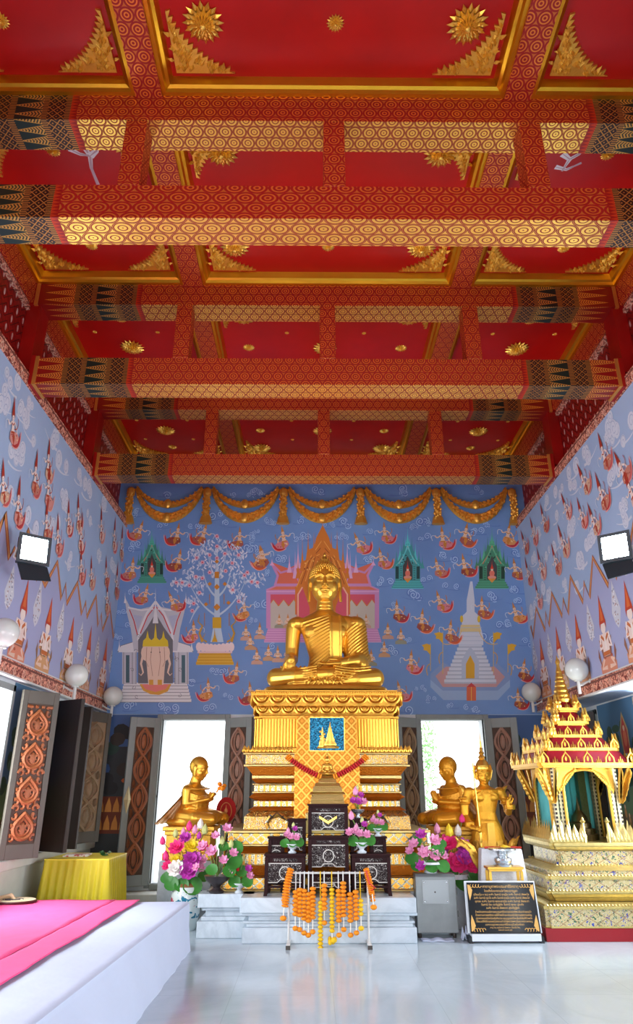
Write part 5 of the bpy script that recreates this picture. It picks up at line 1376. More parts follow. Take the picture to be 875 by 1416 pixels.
# double row of lotus petals under the seat
mb = MB(); tier(mb, .86, .93, .72, .79, 2.37, 2.62); tier(mb, .97, .97, .83, .83, 2.62, 2.665); tier(mb, .92, .92, .78, .78, 2.665, 2.69)
def petal_row(mb, W, D, z0, z1, n, nd, out):
    def petal(o, ax, az, w):
        h = z1-z0
        for k, r in ((1.0, .018), (.62, .011)):
            pts = []
            for i in range(13):
                a = PI*i/12; x = -w*.5*k*cos(a); z = (h*(.9 if z1 > 2.5 else .9))*k*sin(a)
                pts.append(Vector(o) + Vector(ax)*x + Vector((0, 0, -z)) + Vector(az)*(.01 + .02*sin(a)))
            mb.tube(pts, r, 5)
        mb.ell(Vector(o) + Vector((0, 0, -h*.35)), (w*.38 if ax[0] else .03, .03 if ax[0] else w*.38, h*.45), 10, 6)
    for i in range(n):
        w = 2*W/n; petal((-W + w*(i+.5), -D, z1-Z0), (1, 0, 0), (0, -1, 0), w)
    for sx in (-1, 1):
        for i in range(nd):
            w = 2*D/nd; petal((sx*W, -D + w*(i+.5), z1-Z0), (0, 1, 0), (sx, 0, 0), w)
petal_row(mb, .94, .80, 2.50, 2.625, 9, 8, 1); petal_row(mb, .90, .755, 2.385, 2.49, 11, 9, 1)
for i in range(64): mb.ell((-.96+1.92*i/63, -.835, 2.655-Z0), (.015, .012, .015), 6, 4)
mb.build('lotus_petals', GOLD_BASE, alt, smooth=True, uv=False)
# curved side scrolls at the foot
for sx in (-1, 1):
    mb = MB(); mb.tube([(sx*x, -.90, z-Z0) for x, z in ((.70, 1.06), (.73, 1.12), (.68, 1.20), (.58, 1.22), (.48, 1.17), (.38, 1.15), (.24, 1.16))], [.02, .03, .035, .03, .025, .022, .02], 8)
    for i in range(5): mb.box(sx*(.36+.065*i)-.012, sx*(.36+.065*i)+.012, -.905, -.88, 1.06-Z0, 1.155-Z0)
    mb.build('scroll_bracket', MOS_D, alt, smooth=True)
# centre panel of gold diamonds with flowers, blue plaque, small stepped shrine
def trellis():
    t = MT('gold_diamond_trellis'); u, v = t.uv(); p = .125
    a = ((u + v)/p).fr(); b_ = ((u - v)/p).fr()
    line = (a - .5).ab().gt(.40).mx((b_ - .5).ab().gt(.40))
    d = ((a - .5)*(a - .5) + (b_ - .5)*(b_ - .5)).sq()
    fl_ = d.lt(.20); ct = d.lt(.08)
    c = t.mix(line, (166, 104, 30), (212, 156, 66)); c = t.mix(fl_, c, (204, 138, 46)); c = t.mix(ct, c, (190, 84, 40))
    return t.set(c, .38, .82, line*1.0 + fl_*.7, .9, .012)
TREL = trellis()
mb = MB(); mb.box(-.375, .375, -.86, -.70, 1.02-Z0, 2.36-Z0); mb.box(-.40, .40, -.90, -.72, 1.02-Z0, 1.92-Z0); mb.build('centre_panel', TREL, alt)
mb = MB()
for z0, z1, w in ((1.24, 1.32, .235), (1.32, 1.38, .21), (1.38, 1.44, .20), (1.44, 1.47, .215), (1.47, 1.53, .18), (1.53, 1.57, .155), (1.57, 1.62, .11), (1.62, 1.65, .13)): mb.frus((-w, w, -1.02, -.86), (-w*.93, w*.93, -1.0, -.86), z0-Z0, z1-Z0)
mb.box(-.26, .26, -1.04, -.86, 1.02-Z0, 1.24-Z0)
mb.build('stepped_pedestal', GOLD_PALE, alt, bevel=.004)
pl = MB().box(-.215, .215, -.885, -.86, 1.945-Z0, 2.335-Z0).build('blue_plaque', (lambda t: t.set(t.mix(t.voro(45), (4, 40, 70), (40, 150, 190)), .15, .5, t.voro(45), .6, .01))(MT('blue_glass_mosaic')), alt)
pl['label'] = 'sparkling blue mosaic plaque with gold emblem'
mb = MB(); mb.lathe([(.085, 0), (.10, .015), (.075, .03), (.08, .05), (.055, .085), (.06, .095), (.038, .14), (.042, .15), (.022, .20), (.024, .21), (.008, .27), (.001, .31)], (.04, -.89, 1.975-Z0), 12, sy=.35)
mb.lathe([(.05, 0), (.055, .01), (.04, .03), (.045, .05), (.025, .09), (.028, .10), (.012, .15), (.015, .16), (.002, .24)], (-.055, -.885, 1.985-Z0), 10, sy=.3)
for q in range(7): mb.ell((-.075+.018*(q % 2)*2, -.888, 2.0-Z0+.028*q), (.022, .008, .014), 7, 5)
mb.tube([(-.12, -.886, 1.98-Z0), (.15, -.886, 1.98-Z0)], .012, 6); mb.build('plaque_emblem', GOLD, pl, smooth=True, uv=False)
mb = MB(); mb.box(-.225, .225, -.889, -.862, 1.935-Z0, 1.945-Z0).box(-.225, .225, -.889, -.862, 2.335-Z0, 2.345-Z0).box(-.225, -.215, -.889, -.862, 1.935-Z0, 2.345-Z0).box(.215, .225, -.889, -.862, 1.935-Z0, 2.345-Z0).build('plaque_frame', GOLD, pl)
# small seated image on the stepped pedestal
t = thing('small_buddha_figurine', 'small gold Buddha figurine on stepped pedestal, above the dark altar tables', 'figurine', (AX, 8.90, 1.65))
mb = MB(); mb.ell((0, 0, .03), (.085, .06, .03), 12, 6); mb.rings([[(a*cos(2*PI*j/14), a*.65*sin(2*PI*j/14), z) for j in range(14)] for z, a in ((.02, .05), (.07, .035), (.11, .05), (.135, .04), (.145, .016), (.165, .016))])
for sx in (-1, 1): caps(mb, [(sx*.045, 0, .12), (sx*.062, -.01, .07), (sx*.02, -.045, .05)], [.016, .013, .01], 8); caps(mb, [(sx*.03, 0, .03), (sx*.08, -.02, .025), (0, -.06, .025)], [.028, .022, .016], 8)
mb.ell((0, -.003, .185), (.026, .028, .032), 12, 8); mb.lathe([(.022, 0), (.012, .02), (.012, .03), (.003, .07), (.0, .13)], (0, 0, .205), 10)
mb.build('body', GOLD, t, smooth=True, uv=False, remesh=.004)
# draped flower garland on the altar front
t = thing('draped_garland', 'draped garland of red and orange blossoms across the gold altar front', 'garland', (AX, 8.92, 1.9))
OM = plain('orange_marigold_petals', (250, 140, 10), .75, 0, 60, .15, 60, .5, .01); YM = plain('yellow_marigold_petals', (246, 186, 20), .75, 0, 60, .15, 60, .5, .01)
RM = plain('red_rose_petals', (180, 20, 24), .75, 0, 60, .2, 60, .5, .01); WM = plain('white_jasmine_buds', (238, 236, 224), .7); RIB = plain('red_ribbon', (196, 24, 24), .5)
def strand(mb, pts, r, n, r_=None):
    """flower heads threaded on a line"""
    P_ = [Vector(p) for p in pts]; L = [0]
    for a, b_ in zip(P_, P_[1:]): L.append(L[-1] + (b_-a).length)
    for i in range(n):
        s = L[-1]*(i+.5)/n; j = max(q for q in range(len(L)-1) if L[q] <= s); p = P_[j].lerp(P_[j+1], (s-L[j])/(L[j+1]-L[j])); d = (P_[j+1]-P_[j]).normalized()
        m = d.to_track_quat('Z', 'Y').to_matrix(); h = L[-1]/n
        mb.ell(p, (r, r, h*.52), 10, 6, m)
for sx in (-1, 1):
    mb = MB(); strand(mb, [(sx*.49, -.05, -.02), (sx*.44, -.06, -.07)], .042, 3); mb.build('orange_section', OM, t, smooth=True, uv=False); mb = MB(); strand(mb, [(sx*.12, -.13, -.245), (sx*.07, -.13, -.26)], .035, 2); mb.build('orange_section', OM, t, smooth=True, uv=False)
    mb = MB(); strand(mb, [(sx*.44, -.06, -.07), (sx*.28, -.09, -.17), (sx*.12, -.13, -.245)], .036, 12); mb.build('red_section', RM, t, smooth=True, uv=False)

# ------------------------------------------------------------------ set of mother-of-pearl altar tables
def pearl():
    t = MT('mother_of_pearl_inlay'); n = t.noise(22, 1, .5, 1.6); v = t.voro(20)
    m = (n - .5).ab().lt(.011).mx(v.lt(.17)*n.gt(.5)); 
    c = t.mix(m, (28, 8, 12), (196, 194, 190))
    t.b.inputs['Specular IOR Level'].default_value = .25
    return t.set(c, .5, 0.0)
PEARL = pearl(); DW = plain('dark_lacquered_wood', (40, 10, 14), .55, 0, 8, .1, **{'Specular IOR Level': .18})
def altar_table(label, x0, x1, y0, y1, zb, zt, apron=.55, feet=True, z00=None):
    """rectangular carved table: top, legs with turned-in feet, inlaid apron and rails"""
    cx, cy = (x0+x1)/2, (y0+y1)/2; t = thing('altar_table', label, 'table', (cx, cy, zb), group='mother-of-pearl inlaid altar tables')
    w, d, h = (x1-x0)/2, (y1-y0)/2, zt-zb
    MB().box(-w, w, -d, d, h-.02, h).box(-w+.012, w-.012, -d+.012, d-.012, h-.035, h-.02).build('tabletop', DW, t, bevel=.003)
    for sx in (-1, 1):
        for sy in (-1, 1):
            mb = MB(); x, y = sx*(w-.03), sy*(d-.03)
            mb.box(x-.02, x+.02, y-.02, y+.02, .05, h-.035); mb.frus((x-.02+sx*.008, x+.02+sx*.008, y-.025, y+.025), (x-.02, x+.02, y-.02, y+.02), .0, .05)
            mb.build('leg', DW, t, bevel=.003)
    a = h*apron
    mb = MB(); yy = -d+.02
    mb.box(-w+.02, w-.02, yy, yy+.015, h-.09, h-.035); mb.build('apron', DW, t)
    mb = MB(); mb.box(-w+.10, w-.10, yy-.006, yy, h-.075, h-.048); 
    mb.box(-w+.05, w-.05, yy+.002, yy+.010, h-.09-a*.75, h-.09)
    mb.build('inlaid_panel', PEARL, t)
    for sx in (-1, 1):
        MB().box(sx*(w-.032)-.008, sx*(w-.032)+.008, -d+.04, d-.04, h-.09-a*.6, h-.035).build('side_panel', PEARL, t)
    mb = MB(); z = h-.09-a*.75
    mb.tube([(-w+.05, yy, h-.095), (w-.05, yy, h-.095)], .005, 5); mb.tube([(-w+.05, yy, z), (-w*.35, yy, z), (-w*.2, yy, z+.03), (w*.2, yy, z+.03), (w*.35, yy, z), (w-.05, yy, z)], .005, 5)
    mb.tube([(.06*cos(q*PI/8), yy, (h-.09-a*.38) + min(.06, a*.3)*sin(q*PI/8)) for q in range(17)], .005, 5)
    mb.build('pearl_beading', plain('pearl_white', (214, 212, 206), .3) if 'pearl_white' not in bpy.data.materials else bpy.data.materials['pearl_white'], t, uv=False)
    if zb < .5 or feet:
        MB().box(-w+.03, w-.03, -d+.02, -d+.035, .075, .10).build('stretcher', DW, t)
    return t
altar_table('low dark inlaid altar table in front, left end, pink lotus vase on it', -.694, -.229, 8.42, 8.66, .425, .836, .62)
altar_table('low dark inlaid altar table in front, right end, pink flower vase on it', .266, .714, 8.42, 8.66, .425, .836, .62)
altar_table('dark inlaid side table with bare top, behind left front table', -.675, -.47, 8.68, 8.785, .425, .995, .5)
altar_table('dark inlaid side table behind the right front table, bowl of pink flowers on it', .49, .70, 8.68, 8.785, .425, .995, .5)
altar_table('upper left dark inlaid altar table stepping up to the tallest one', -.452, -.225, 8.68, 8.785, .425, 1.183, .42)
altar_table('upper right dark inlaid altar table, vase of bright pink flowers on it', .27, .478, 8.68, 8.785, .425, 1.183, .42)
altar_table('tallest dark inlaid altar table in the centre, with gold chevron', -.218, .260, 8.605, 8.785, .425, 1.340, .27)
altar_table('middle height inlaid altar table in the centre behind the marigolds', -.215, .255, 8.465, 8.60, .425, 1.014, .50)
altar_table('lowest centre altar table, mostly hidden behind the hanging marigolds', -.20, .25, 8.335, 8.46, .425, .66, .3, False)
ch = MB(); ch.prism([(-.10, .06), (0, -.0), (.10, .06), (.10, .085), (0, .03), (-.10, .085)], (.02, 8.60, 1.13), (1, 0, 0), (0, 0, 1), (0, -1, 0), .01)
tag(ch.build('gold_chevron', GOLD, uv=False), 'small gold chevron ornament on the front of the tallest altar table', 'ornament')

# ------------------------------------------------------------------ garland rack with marigold strings
rack = thing('garland_rack', 'white metal rack hung with orange marigold garlands before the altar', 'rack', (0.01, 8.17, 0))
for sx in (-1, 1):
    MB().tube([(sx*.415, 0, .03), (sx*.415, 0, .675)], .011, 8).build('post', WHITE_METAL, rack, smooth=True)
    MB().box(sx*.415-.02, sx*.415+.02, -.13, .16, .012, .04).build('foot', WHITE_METAL, rack, bevel=.003)
    MB().box(sx*.415-.023, sx*.415+.023, -.145, -.11, .0, .035).build('rubber_cap', DARKWOOD, rack)
MB().tube([(-.43, 0, .675), (.43, 0, .675)], .010, 8).build('top_rail', WHITE_METAL, rack, smooth=True)
MB().tube([(-.415, 0, .385), (.415, 0, .385)], .008, 8).build('lower_rail', WHITE_METAL, rack, smooth=True)
places = [(-.345, 'w', .52, .28), (-.30, 'w', .54, .27), (-.255, 'w', .53, .24), (-.21, 'w', .50, .22), (-.165, 'w', .55, .25), (-.085, 'y', .42, -.02), (-.045, 'w', .58, .33), (.035, 'y', .54, .13), (.105, 'w', .53, .22), (.155, 'w', .60, .27), (.225, 'w', .50, .22), (.285, 'w', .52, .24), (.335, 'y', .44, .28)]
loopL = [(0, 0)]
lab_x = ['leftmost', 'second from left', 'third from left', 'fourth from left', 'fifth from left', 'the longest yellow one', 'thin one left of centre', 'yellow one right of centre', 'fifth from right', 'fourth from right', 'third from right', 'second from right', 'rightmost short yellow']
for i, (x, kd, zt, zb) in enumerate(places):
    col = YM if kd == 'y' else OM
    t = thing('marigold_garland', ('yellow' if kd == 'y' else 'orange') + ' marigold garland hanging straight on the rack, ' + lab_x[i], 'garland', (0.01+x, 8.155, .675), group='marigold garlands on the rack')
    mb = MB(); mb.tube([(0, 0.0, .0), (0, -.012, zt-.675)], .006, 6); mb.tube([(.0, .03, .0), (0, .028, zt-.675)], .006, 6); mb.tube([(0, -.002, -.004), (0, .010, .012), (0, .022, .012), (0, .032, -.004)], .006, 6)
    mb.build('ribbon', WHITE_METAL if kd == 'w' else YM, t, smooth=True, uv=False)
    n = max(4, int((zt-zb)/.036)); mb = MB(); r = .034 if kd == 'w' else .029
    strand(mb, [(0, -.015, zt-.675), (0, -.018, zb-.675)], r, n); mb.build('blossoms', col, t, smooth=True, uv=False)
    mb = MB(); mb.tube([(0, -.018, zb-.675), (0, -.018, zb-.765)], .006, 6); mb.build('jasmine_string', WM, t, uv=False)
    mb = MB()
    if kd == 'y' and i != 12: 
        for q in range(5): mb.ell((.028*cos(q*1.26), -.018+.028*sin(q*1.26), zb-.735 - .02*(q % 2)), (.022, .022, .028), 8, 6)
    else: mb.ell((0, -.018, zb-.785), (.030, .030, .024), 10, 6)
    mb.build('tassel_flower', col, t, smooth=True, uv=False)
for sx, lab in ((-1, 'thick looped orange marigold garland over the left end of rack'), (1, 'thick looped orange marigold garland with red ribbon, right end of rack')):
    t = thing('marigold_garland', lab, 'garland', (0.01 + sx*.40, 8.17, .70), group='marigold garlands on the rack')
    mb = MB()
    strand(mb, [(-sx*.0, 0, .02), (sx*.03, -.03, -.12), (sx*.055, -.035, -.34 if sx < 0 else -.22)], .040 if sx < 0 else .034, 14)
    strand(mb, [(0, 0.0, .02), (sx*.045, .035, -.12), (sx*.07, .03, -.30)], .032, 12); mb.build('blossoms', OM, t, smooth=True, uv=False)
    mb = MB(); mb.ell((sx*.07, -.03, -.44 if sx < 0 else -.34), (.036, .034, .026), 10, 6); mb.build('tassel_flower', OM, t, smooth=True, uv=False)
    mb = MB(); mb.tube([(sx*.055, -.033, -.2), (sx*.07, -.033, -.43 if sx < 0 else -.33)], .006, 6); mb.build('jasmine_string', WM, t, uv=False)
    if sx > 0: mb = MB(); mb.tube([(0, -.035, 0), (.03, -.065, -.12), (.09, -.04, -.16), (.05, -.065, -.18)], .007, 6); mb.build('ribbon', RIB, t, uv=False)

# ------------------------------------------------------------------ flowers
LEAF = plain('lotus_leaf_green', (52, 120, 44), .45, 0, 12, .2); STEM = plain('stem_green', (110, 140, 60), .5)
PINKL = plain('pale_pink_petals', (226, 150, 190), .55, 0, 25, .12); PINKH = plain('hot_pink_petals', (236, 50, 130), .55, 0, 25, .12)
MAG = plain('magenta_petals', (186, 60, 170), .55, 0, 25, .15); YEL = plain('yellow_petals', (236, 206, 40), .55, 0, 25, .1); WHT = plain('white_petals', (236, 232, 228), .55); GRNB = plain('pale_green_buds', (196, 204, 130), .5)
PORC = plain('white_blue_porcelain', (214, 222, 230), .15, 0, 30, .12); SILV = plain('polished_silver', (205, 210, 214), .25, .9)
def flower(mb, c, r, n=8, layers=3, d=(0, -1, 0)):
    """open flower facing d"""
    m = Matrix.Translation(c) @ Vector(d).to_track_quat('Z', 'Y').to_matrix().to_4x4()
    h = MB()
    for l in range(layers):
        k = 1 - l*.28; tilt = R(20 + l*24)
        for j in range(n):
            a = 2*PI*(j + l*.5)/n; ca, sa = cos(a), sin(a); w = r*k*.42
            def q(u_, s, z): return (ca*u_*cos(tilt) - sa*s, sa*u_*cos(tilt) + ca*s, u_*sin(tilt) + z)
            h.add([q(0, 0, 0), q(r*k*.5, -w*.8, 0), q(r*k*.85, -w*.5, .0), q(r*k, 0, .006), q(r*k*.85, w*.5, 0), q(r*k*.5, w*.8, 0), q(r*k*.5, 0, -r*.10), q(r*k*.5, 0, -r*.16)],
                  [(0, 1, 6), (1, 2, 6), (2, 3, 6), (3, 4, 6), (4, 5, 6), (5, 0, 6), (0, 7, 1), (1, 7, 2), (2, 7, 3), (3, 7, 4), (4, 7, 5), (5, 7, 0)])
    h.ell((0, 0, r*.14), (r*.2, r*.2, r*.12), 8, 5)
    mb.merge(h, m)
def bud(mb, c, r, d=(0, 0, 1)):
    m = Matrix.Translation(c) @ Vector(d).to_track_quat('Z', 'Y').to_matrix().to_4x4(); h = MB()
    h.lathe([(.25*r, -1.2*r), (.8*r, -.8*r), (r, -.1*r), (.8*r, .7*r), (.3*r, 1.4*r), (.02*r, 1.8*r)], seg=8)
    for j in range(5): a = j*2*PI/5; h.pyr([(-.45*r, 0), (0, 1.5*r), (.45*r, 0), (0, -1.0*r)], (r*.8*cos(a), r*.8*sin(a), -.1*r), (-sin(a), cos(a), 0), (-.2*cos(a), -.2*sin(a), 1), (cos(a), sin(a), 0), .15*r)
    mb.merge(h, m)
def leafdisc(mb, c, r, d=(0, -.4, 1)):
    m = Matrix.Translation(c) @ Vector(d).to_track_quat('Z', 'Y').to_matrix().to_4x4(); h = MB(); n = 14
    rim = [(r*cos(2*PI*j/n), r*sin(2*PI*j/n)*.92, .12*r*sin(4*PI*j/n)) for j in range(n)]
    h.add(rim + [(0, 0, -.18*r), (0, 0, -.24*r)], [(j, (j+1) % n, n) for j in range(n)] + [((j+1) % n, j, n+1) for j in range(n)])
    mb.merge(h, m)
def bouquet(root, base, spec, leaves_, seed):
    """spec: list of (kind, material, x, y, z, r); every bloom a part"""
    r = random.Random(seed); sm = MB()
    for kd, mat, x, y, z, rr in spec:
        mb = MB(); d = Vector((x-base[0])*1.2, ) if False else Vector(((x-base[0])*1.3, -.55 + (y-base[1])*1.0, .35 + (z-base[2])*.5))
        if kd == 'f': flower(mb, (x, y, z), rr, 9, 3, d)
        elif kd == 'o': flower(mb, (x, y, z), rr, 7, 2, d)
        else: bud(mb, (x, y, z), rr, (x*.3, -.1, 1))
        mb.build('blossom' if kd != 'b' else 'bud', mat, root, uv=False)
        sm.tube([base, (base[0]*.5+x*.5, base[1]*.5+y*.5, base[2]*.4+z*.6), (x, y+.01, z-.01)], .005, 5)
    sm.build('stems', STEM, root, uv=False)
    for x, y, z, rr in leaves_:
        mb = MB(); leafdisc(mb, (x, y, z), rr*.88, (x-base[0], -.9, .5)); mb.build('leaf', LEAF, root, uv=False, smooth=True)
# large porcelain vase with mixed artificial lotus, left
t = thing('porcelain_vase', 'tall painted porcelain vase on the floor, left of the marble plinth', 'vase', (-1.63, 9.12, 0))
def porcelain():
    t_ = MT('painted_porcelain'); x, y, z = t_.obj(); n = t_.noise(13, 2, .5, .6); n2 = t_.noise(9, 3, .5, 1.0); v = t_.voro(22, out='Color') if False else t_.voro(20)
    band = z.gt(.13)*z.lt(.40)
    c = t_.mix((n.gt(.56)*band), (214, 226, 226), (40, 120, 150)); c = t_.mix((n2.gt(.60)*band), c, (190, 70, 100)); c = t_.mix((v.lt(.16)*band*n2.gt(.5)), c, (50, 110, 80))
    return t_.set(c, .12)
mb = MB(); mb.lathe([(.12, 0), (.13, .02), (.14, .06), (.165, .16), (.18, .30), (.175, .39), (.145, .44), (.10, .46)], seg=28); mb.build('body', porcelain(), t, smooth=True)
mb = MB(); mb.lathe([(.10, .457), (.142, .443), (.115, .475), (.078, .49), (.070, .50)], seg=24); mb.build('collar_band', plain('brown_unglazed_band', (140, 96, 60), .6), t, smooth=True)
mb = MB(); mb.lathe([(.070, .498), (.07, .53), (.075, .58), (.10, .61), (.09, .612), (.06, .58), (.055, .51)], seg=24); mb.build('neck', PORC, t, smooth=True)
t = thing('artificial_lotus_bouquet', 'mixed bouquet of pink, yellow, white and purple artificial lotus in the porcelain vase', 'bouquet', (-1.63, 9.12, .60))
bouquet(t, (0, 0, -.08), [('b', GRNB, -.18, 0, .40, .035), ('b', PINKL, -.09, .02, .42, .032), ('b', PINKH, -.02, 0, .48, .04), ('b', PINKL, .05, 0, .44, .036), ('b', WHT, .11, .02, .50, .042), ('b', GRNB, .17, .0, .44, .042), ('b', MAG, .11, -.03, .38, .03), ('b', PINKH, -.33, .0, .32, .035), ('b', PINKH, -.27, -.05, .16, .04),
    ('f', MAG, -.05, -.05, .35, .085), ('f', PINKH, -.13, -.10, .25, .11), ('f', YEL, .04, -.10, .26, .095), ('f', PINKH, .16, -.06, .26, .08), ('f', YEL, -.13, -.08, .12, .08), ('f', MAG, .06, -.15, .13, .12), ('f', MAG, .03, -.16, .01, .12), ('f', WHT, -.12, -.14, .03, .11), ('f', PINKH, -.24, -.06, .06, .07), ('o', PINKL, .17, -.12, .13, .07), ('o', PINKL, .16, -.12, .04, .06)],
    [(-.17, -.10, -.12, .10), (-.05, -.12, -.13, .10), (.08, -.12, -.14, .13), (.19, -.05, -.05, .08), (-.24, -.05, -.06, .09)], 3)
def bowl_bouquet(label, loc, s, spec, lv, name='flower_bowl', cat='flower arrangement', bowl=PORC, h=.10, seed=1):
    t = thing(name, label, cat, loc)
    mb = MB(); mb.lathe([(.045*s, 0), (.05*s, .012*s), (.022*s, .03*s), (.03*s, .045*s), (.075*s, .075*s), (.085*s, h*s), (.078*s, h*s)], seg=18); mb.build('bowl', bowl, t, smooth=True, uv=False)
    bouquet(t, (0, 0, h*s-.01), [(k_, m_, x*s, y*s, z*s, r_*s) for k_, m_, x, y, z, r_ in spec], [(x*s, y*s, z*s, r_*s) for x, y, z, r_ in lv], seed)
    return t
P1 = [('o', PINKL, -.02, -.06, .18, .05), ('o', PINKL, .05, -.07, .17, .05), ('o', MAG, .03, -.03, .26, .04), ('b', PINKL, -.05, 0, .24, .022), ('b', GRNB, .01, 0, .30, .02), ('o', PINKL, -.07, -.05, .20, .04)]
LV1 = [(-.09, -.05, .11, .065), (.08, -.05, .12, .07), (.0, -.07, .10, .05)]
bowl_bouquet('small porcelain cup of pink lotus on the left front altar table', (-.385, 8.54, .836), .95, P1, LV1, seed=1)
bowl_bouquet('larger porcelain cup of pink lotus on the right front altar table', (.395, 8.54, .836), 1.12, P1 + [('b', PINKL, -.10, -.02, .34, .03), ('o', PINKL, -.12, -.05, .19, .05)], LV1, seed=2)
bowl_bouquet('bowl of pale pink blossoms on small right side table, behind larger cup', (.60, 8.735, .995), .85, P1, LV1, seed=3)
bowl_bouquet('silver cup of bright pink flowers on the upper right altar table', (.372, 8.735, 1.183), 1.0, [('o', MAG, -.05, -.04, .19, .05), ('o', MAG, .01, -.05, .18, .055), ('o', PINKL, .07, -.04, .18, .05), ('o', MAG, .04, -.02, .25, .045), ('b', PINKL, -.02, 0, .29, .035), ('b', GRNB, .0, 0, .33, .02)], [], bowl=SILV, seed=4)
# dark footed bowl with pale lotus at the left end of the plinth
bowl_bouquet('pale pink artificial lotus with tall leaves in a bowl, left plinth end', (-1.23, 8.68, .425), 1.75, [('o', PINKL, -.10, -.03, .27, .04), ('o', PINKL, -.04, -.04, .24, .045), ('o', PINKL, .04, -.04, .19, .035), ('o', PINKL, -.02, -.02, .33, .035), ('o', PINKL, .10, -.03, .23, .035), ('o', PINKL, .05, 0, .37, .04), ('o', PINKL, -.13, -.05, .15, .03), ('b', GRNB, .02, 0, .30, .018), ('b', GRNB, .08, 0, .28, .018)],
    [(.10, -.02, .19, .07), (.11, -.01, .26, .06), (-.03, -.06, .14, .045), (.03, .0, .27, .04), (.08, -.04, .13, .05)], bowl=plain('dark_carved_stand', (50, 44, 46), .3), seed=5)
bowl_bouquet('small bowl of pink blossoms and green leaves on plinth, beside lowest gold band', (-.98, 8.69, .425), 1.0, [('o', PINKL, -.12, -.05, .20, .06), ('o', MAG, .10, -.02, .24, .05), ('o', PINKL, .12, -.03, .17, .05), ('b', RM, -.02, -.02, .24, .02), ('b', GRNB, .03, 0, .34, .022)], [(-.05, -.06, .12, .08), (.09, -.05, .12, .08), (.02, -.02, .22, .08)], seed=6)
# right side groups behind the metal box
bowl_bouquet('round arrangement of pale pink blossoms on top of the grey metal box', (1.18, 8.70, .622), 1.5, [('o', PINKL, -.12, -.04, .20, .045), ('o', PINKL, -.05, -.05, .14, .055), ('o', PINKL, .04, -.04, .22, .055), ('o', PINKL, .03, -.06, .12, .05), ('o', MAG, -.08, -.05, .05, .045), ('o', PINKL, .10, -.04, .12, .04), ('o', MAG, -.06, -.02, .26, .05), ('o', PINKL, -.15, -.02, .15, .04)],
    [(-.10, -.03, .22, .05), (.06, -.05, .16, .06), (-.14, -.03, .10, .06), (.09, -.06, .05, .06), (.0, -.06, .05, .06), (.10, -.02, .20, .04), (-.11, -.04, .05, .05)], h=.06, seed=7)
bowl_bouquet('deep pink artificial lotus behind the sash of the crowned deity statue', (1.56, 9.17, .42), 1.95, [('f', PINKH, -.04, -.03, .24, .065), ('f', MAG, .05, -.02, .22, .06), ('f', PINKH, .0, -.05, .13, .075), ('f', PINKH, .08, -.05, .12, .06), ('f', MAG, -.08, -.02, .20, .05), ('b', PINKL, -.10, 0, .32, .022), ('b', YEL, -.03, -.02, .31, .026), ('b', WHT, .03, 0, .31, .024), ('b', PINKH, .06, .0, .38, .018), ('f', MAG, .04, -.05, .16, .055)],
    [(-.06, -.05, .08, .06), (.03, -.07, .03, .06), (-.02, -.02, -.0, .05), (.10, -.03, .05, .05)], h=.05, seed=8)
mb = MB(); mb.box(-.15, .15, -.08, .08, 0, .42); tag(mb.build('flower_stand', MARBLE, loc=(1.58, 9.18, 0.0), bevel=.01), 'white block under deep pink lotus, left of the sign', 'stand')
# ------------------------------------------------------------------ cloth covered platform on the left
CLOTHW = plain('white_cloth', (194, 205, 228), .8, 0, 3, .02, 5, .25, .03)
PINK = plain('bright_pink_felt', (250, 84, 146), .9, 0, 8, .05, 7, .2, .02)
def sheet(fn, nu, nv, th=0.0):
    mb = MB(); vs = [fn(i/nu, j/nv) for j in range(nv+1) for i in range(nu+1)]
    fs = [(j*(nu+1)+i, j*(nu+1)+i+1, (j+1)*(nu+1)+i+1, (j+1)*(nu+1)+i) for j in range(nv) for i in range(nu)]
    mb.add(vs, fs); return mb
mb = MB(); rnd = random.Random(2); NY = 60; rows = []
for j in range(NY+1):
    y = 8.0 - 8.6*j/NY; xt = -1.42 - .033*(8.0-y) if y > 3 else -1.585; xb = -1.385
    w = .006*sin(y*9) + .004*sin(y*23)
    rows.append([(-3.285, y, 0), (-3.285, y, .43), (-2.6, y, .431), (-1.95, y, .43 + .003*sin(y*7)), (xt-.20, y, .432 + .006*sin(y*5+1)), (xt-.06, y, .431+w*.3), (xt-.015, y, .428), (xt, y, .417), (xt+.004+w*.5, y, .38), (xb-.03+w, y, .22), (xb+w, y, .0)])
mb.rings(rows, closed=True)
tag(mb.build('low_platform', CLOTHW, smooth=True, ang=40), 'low platform draped in white cloth in the left foreground', 'platform')
def pinkpiece(xa0, xa1, xb0, xb1, ya, yb, seed):
    def f(u, v):
        y = ya + (yb-ya)*v; x = (xa0+(xa1-xa0)*u)*(1-v) + (xb0+(xb1-xb0)*u)*v
        e = .004*sin(y*6+seed) * (1 if 0 < u < 1 else 1.0)
        return (x + .006*sin(y*4+seed*2), y, .447 + .003*sin(x*11+y*5+seed) + .002*sin(y*17))
    return sheet(f, 16, 60)
for lab, a in (('bright pink cloth strip on platform, right of the seam', (-2.165, -1.93, -2.33, -2.04, 7.99, 0.5, 1)), ('wide bright pink cloth on the platform, left of the seam, under the fan', (-3.28, -2.172, -3.28, -2.345, 7.99, 0.5, 4))):
    o = pinkpiece(*a).build('pink_cloth', PINK, smooth=True, ang=60, fix=False); md = o.modifiers.new('Solidify', 'SOLIDIFY'); md.thickness = .006; md.offset = -1
    tag(o, lab, 'cloth', 'pink cloths on the low platform')
t = thing('hand_fan', 'round cream ceremonial fan with dark rim lying on the pink cloth', 'fan', (-3.13, 7.80, .462))
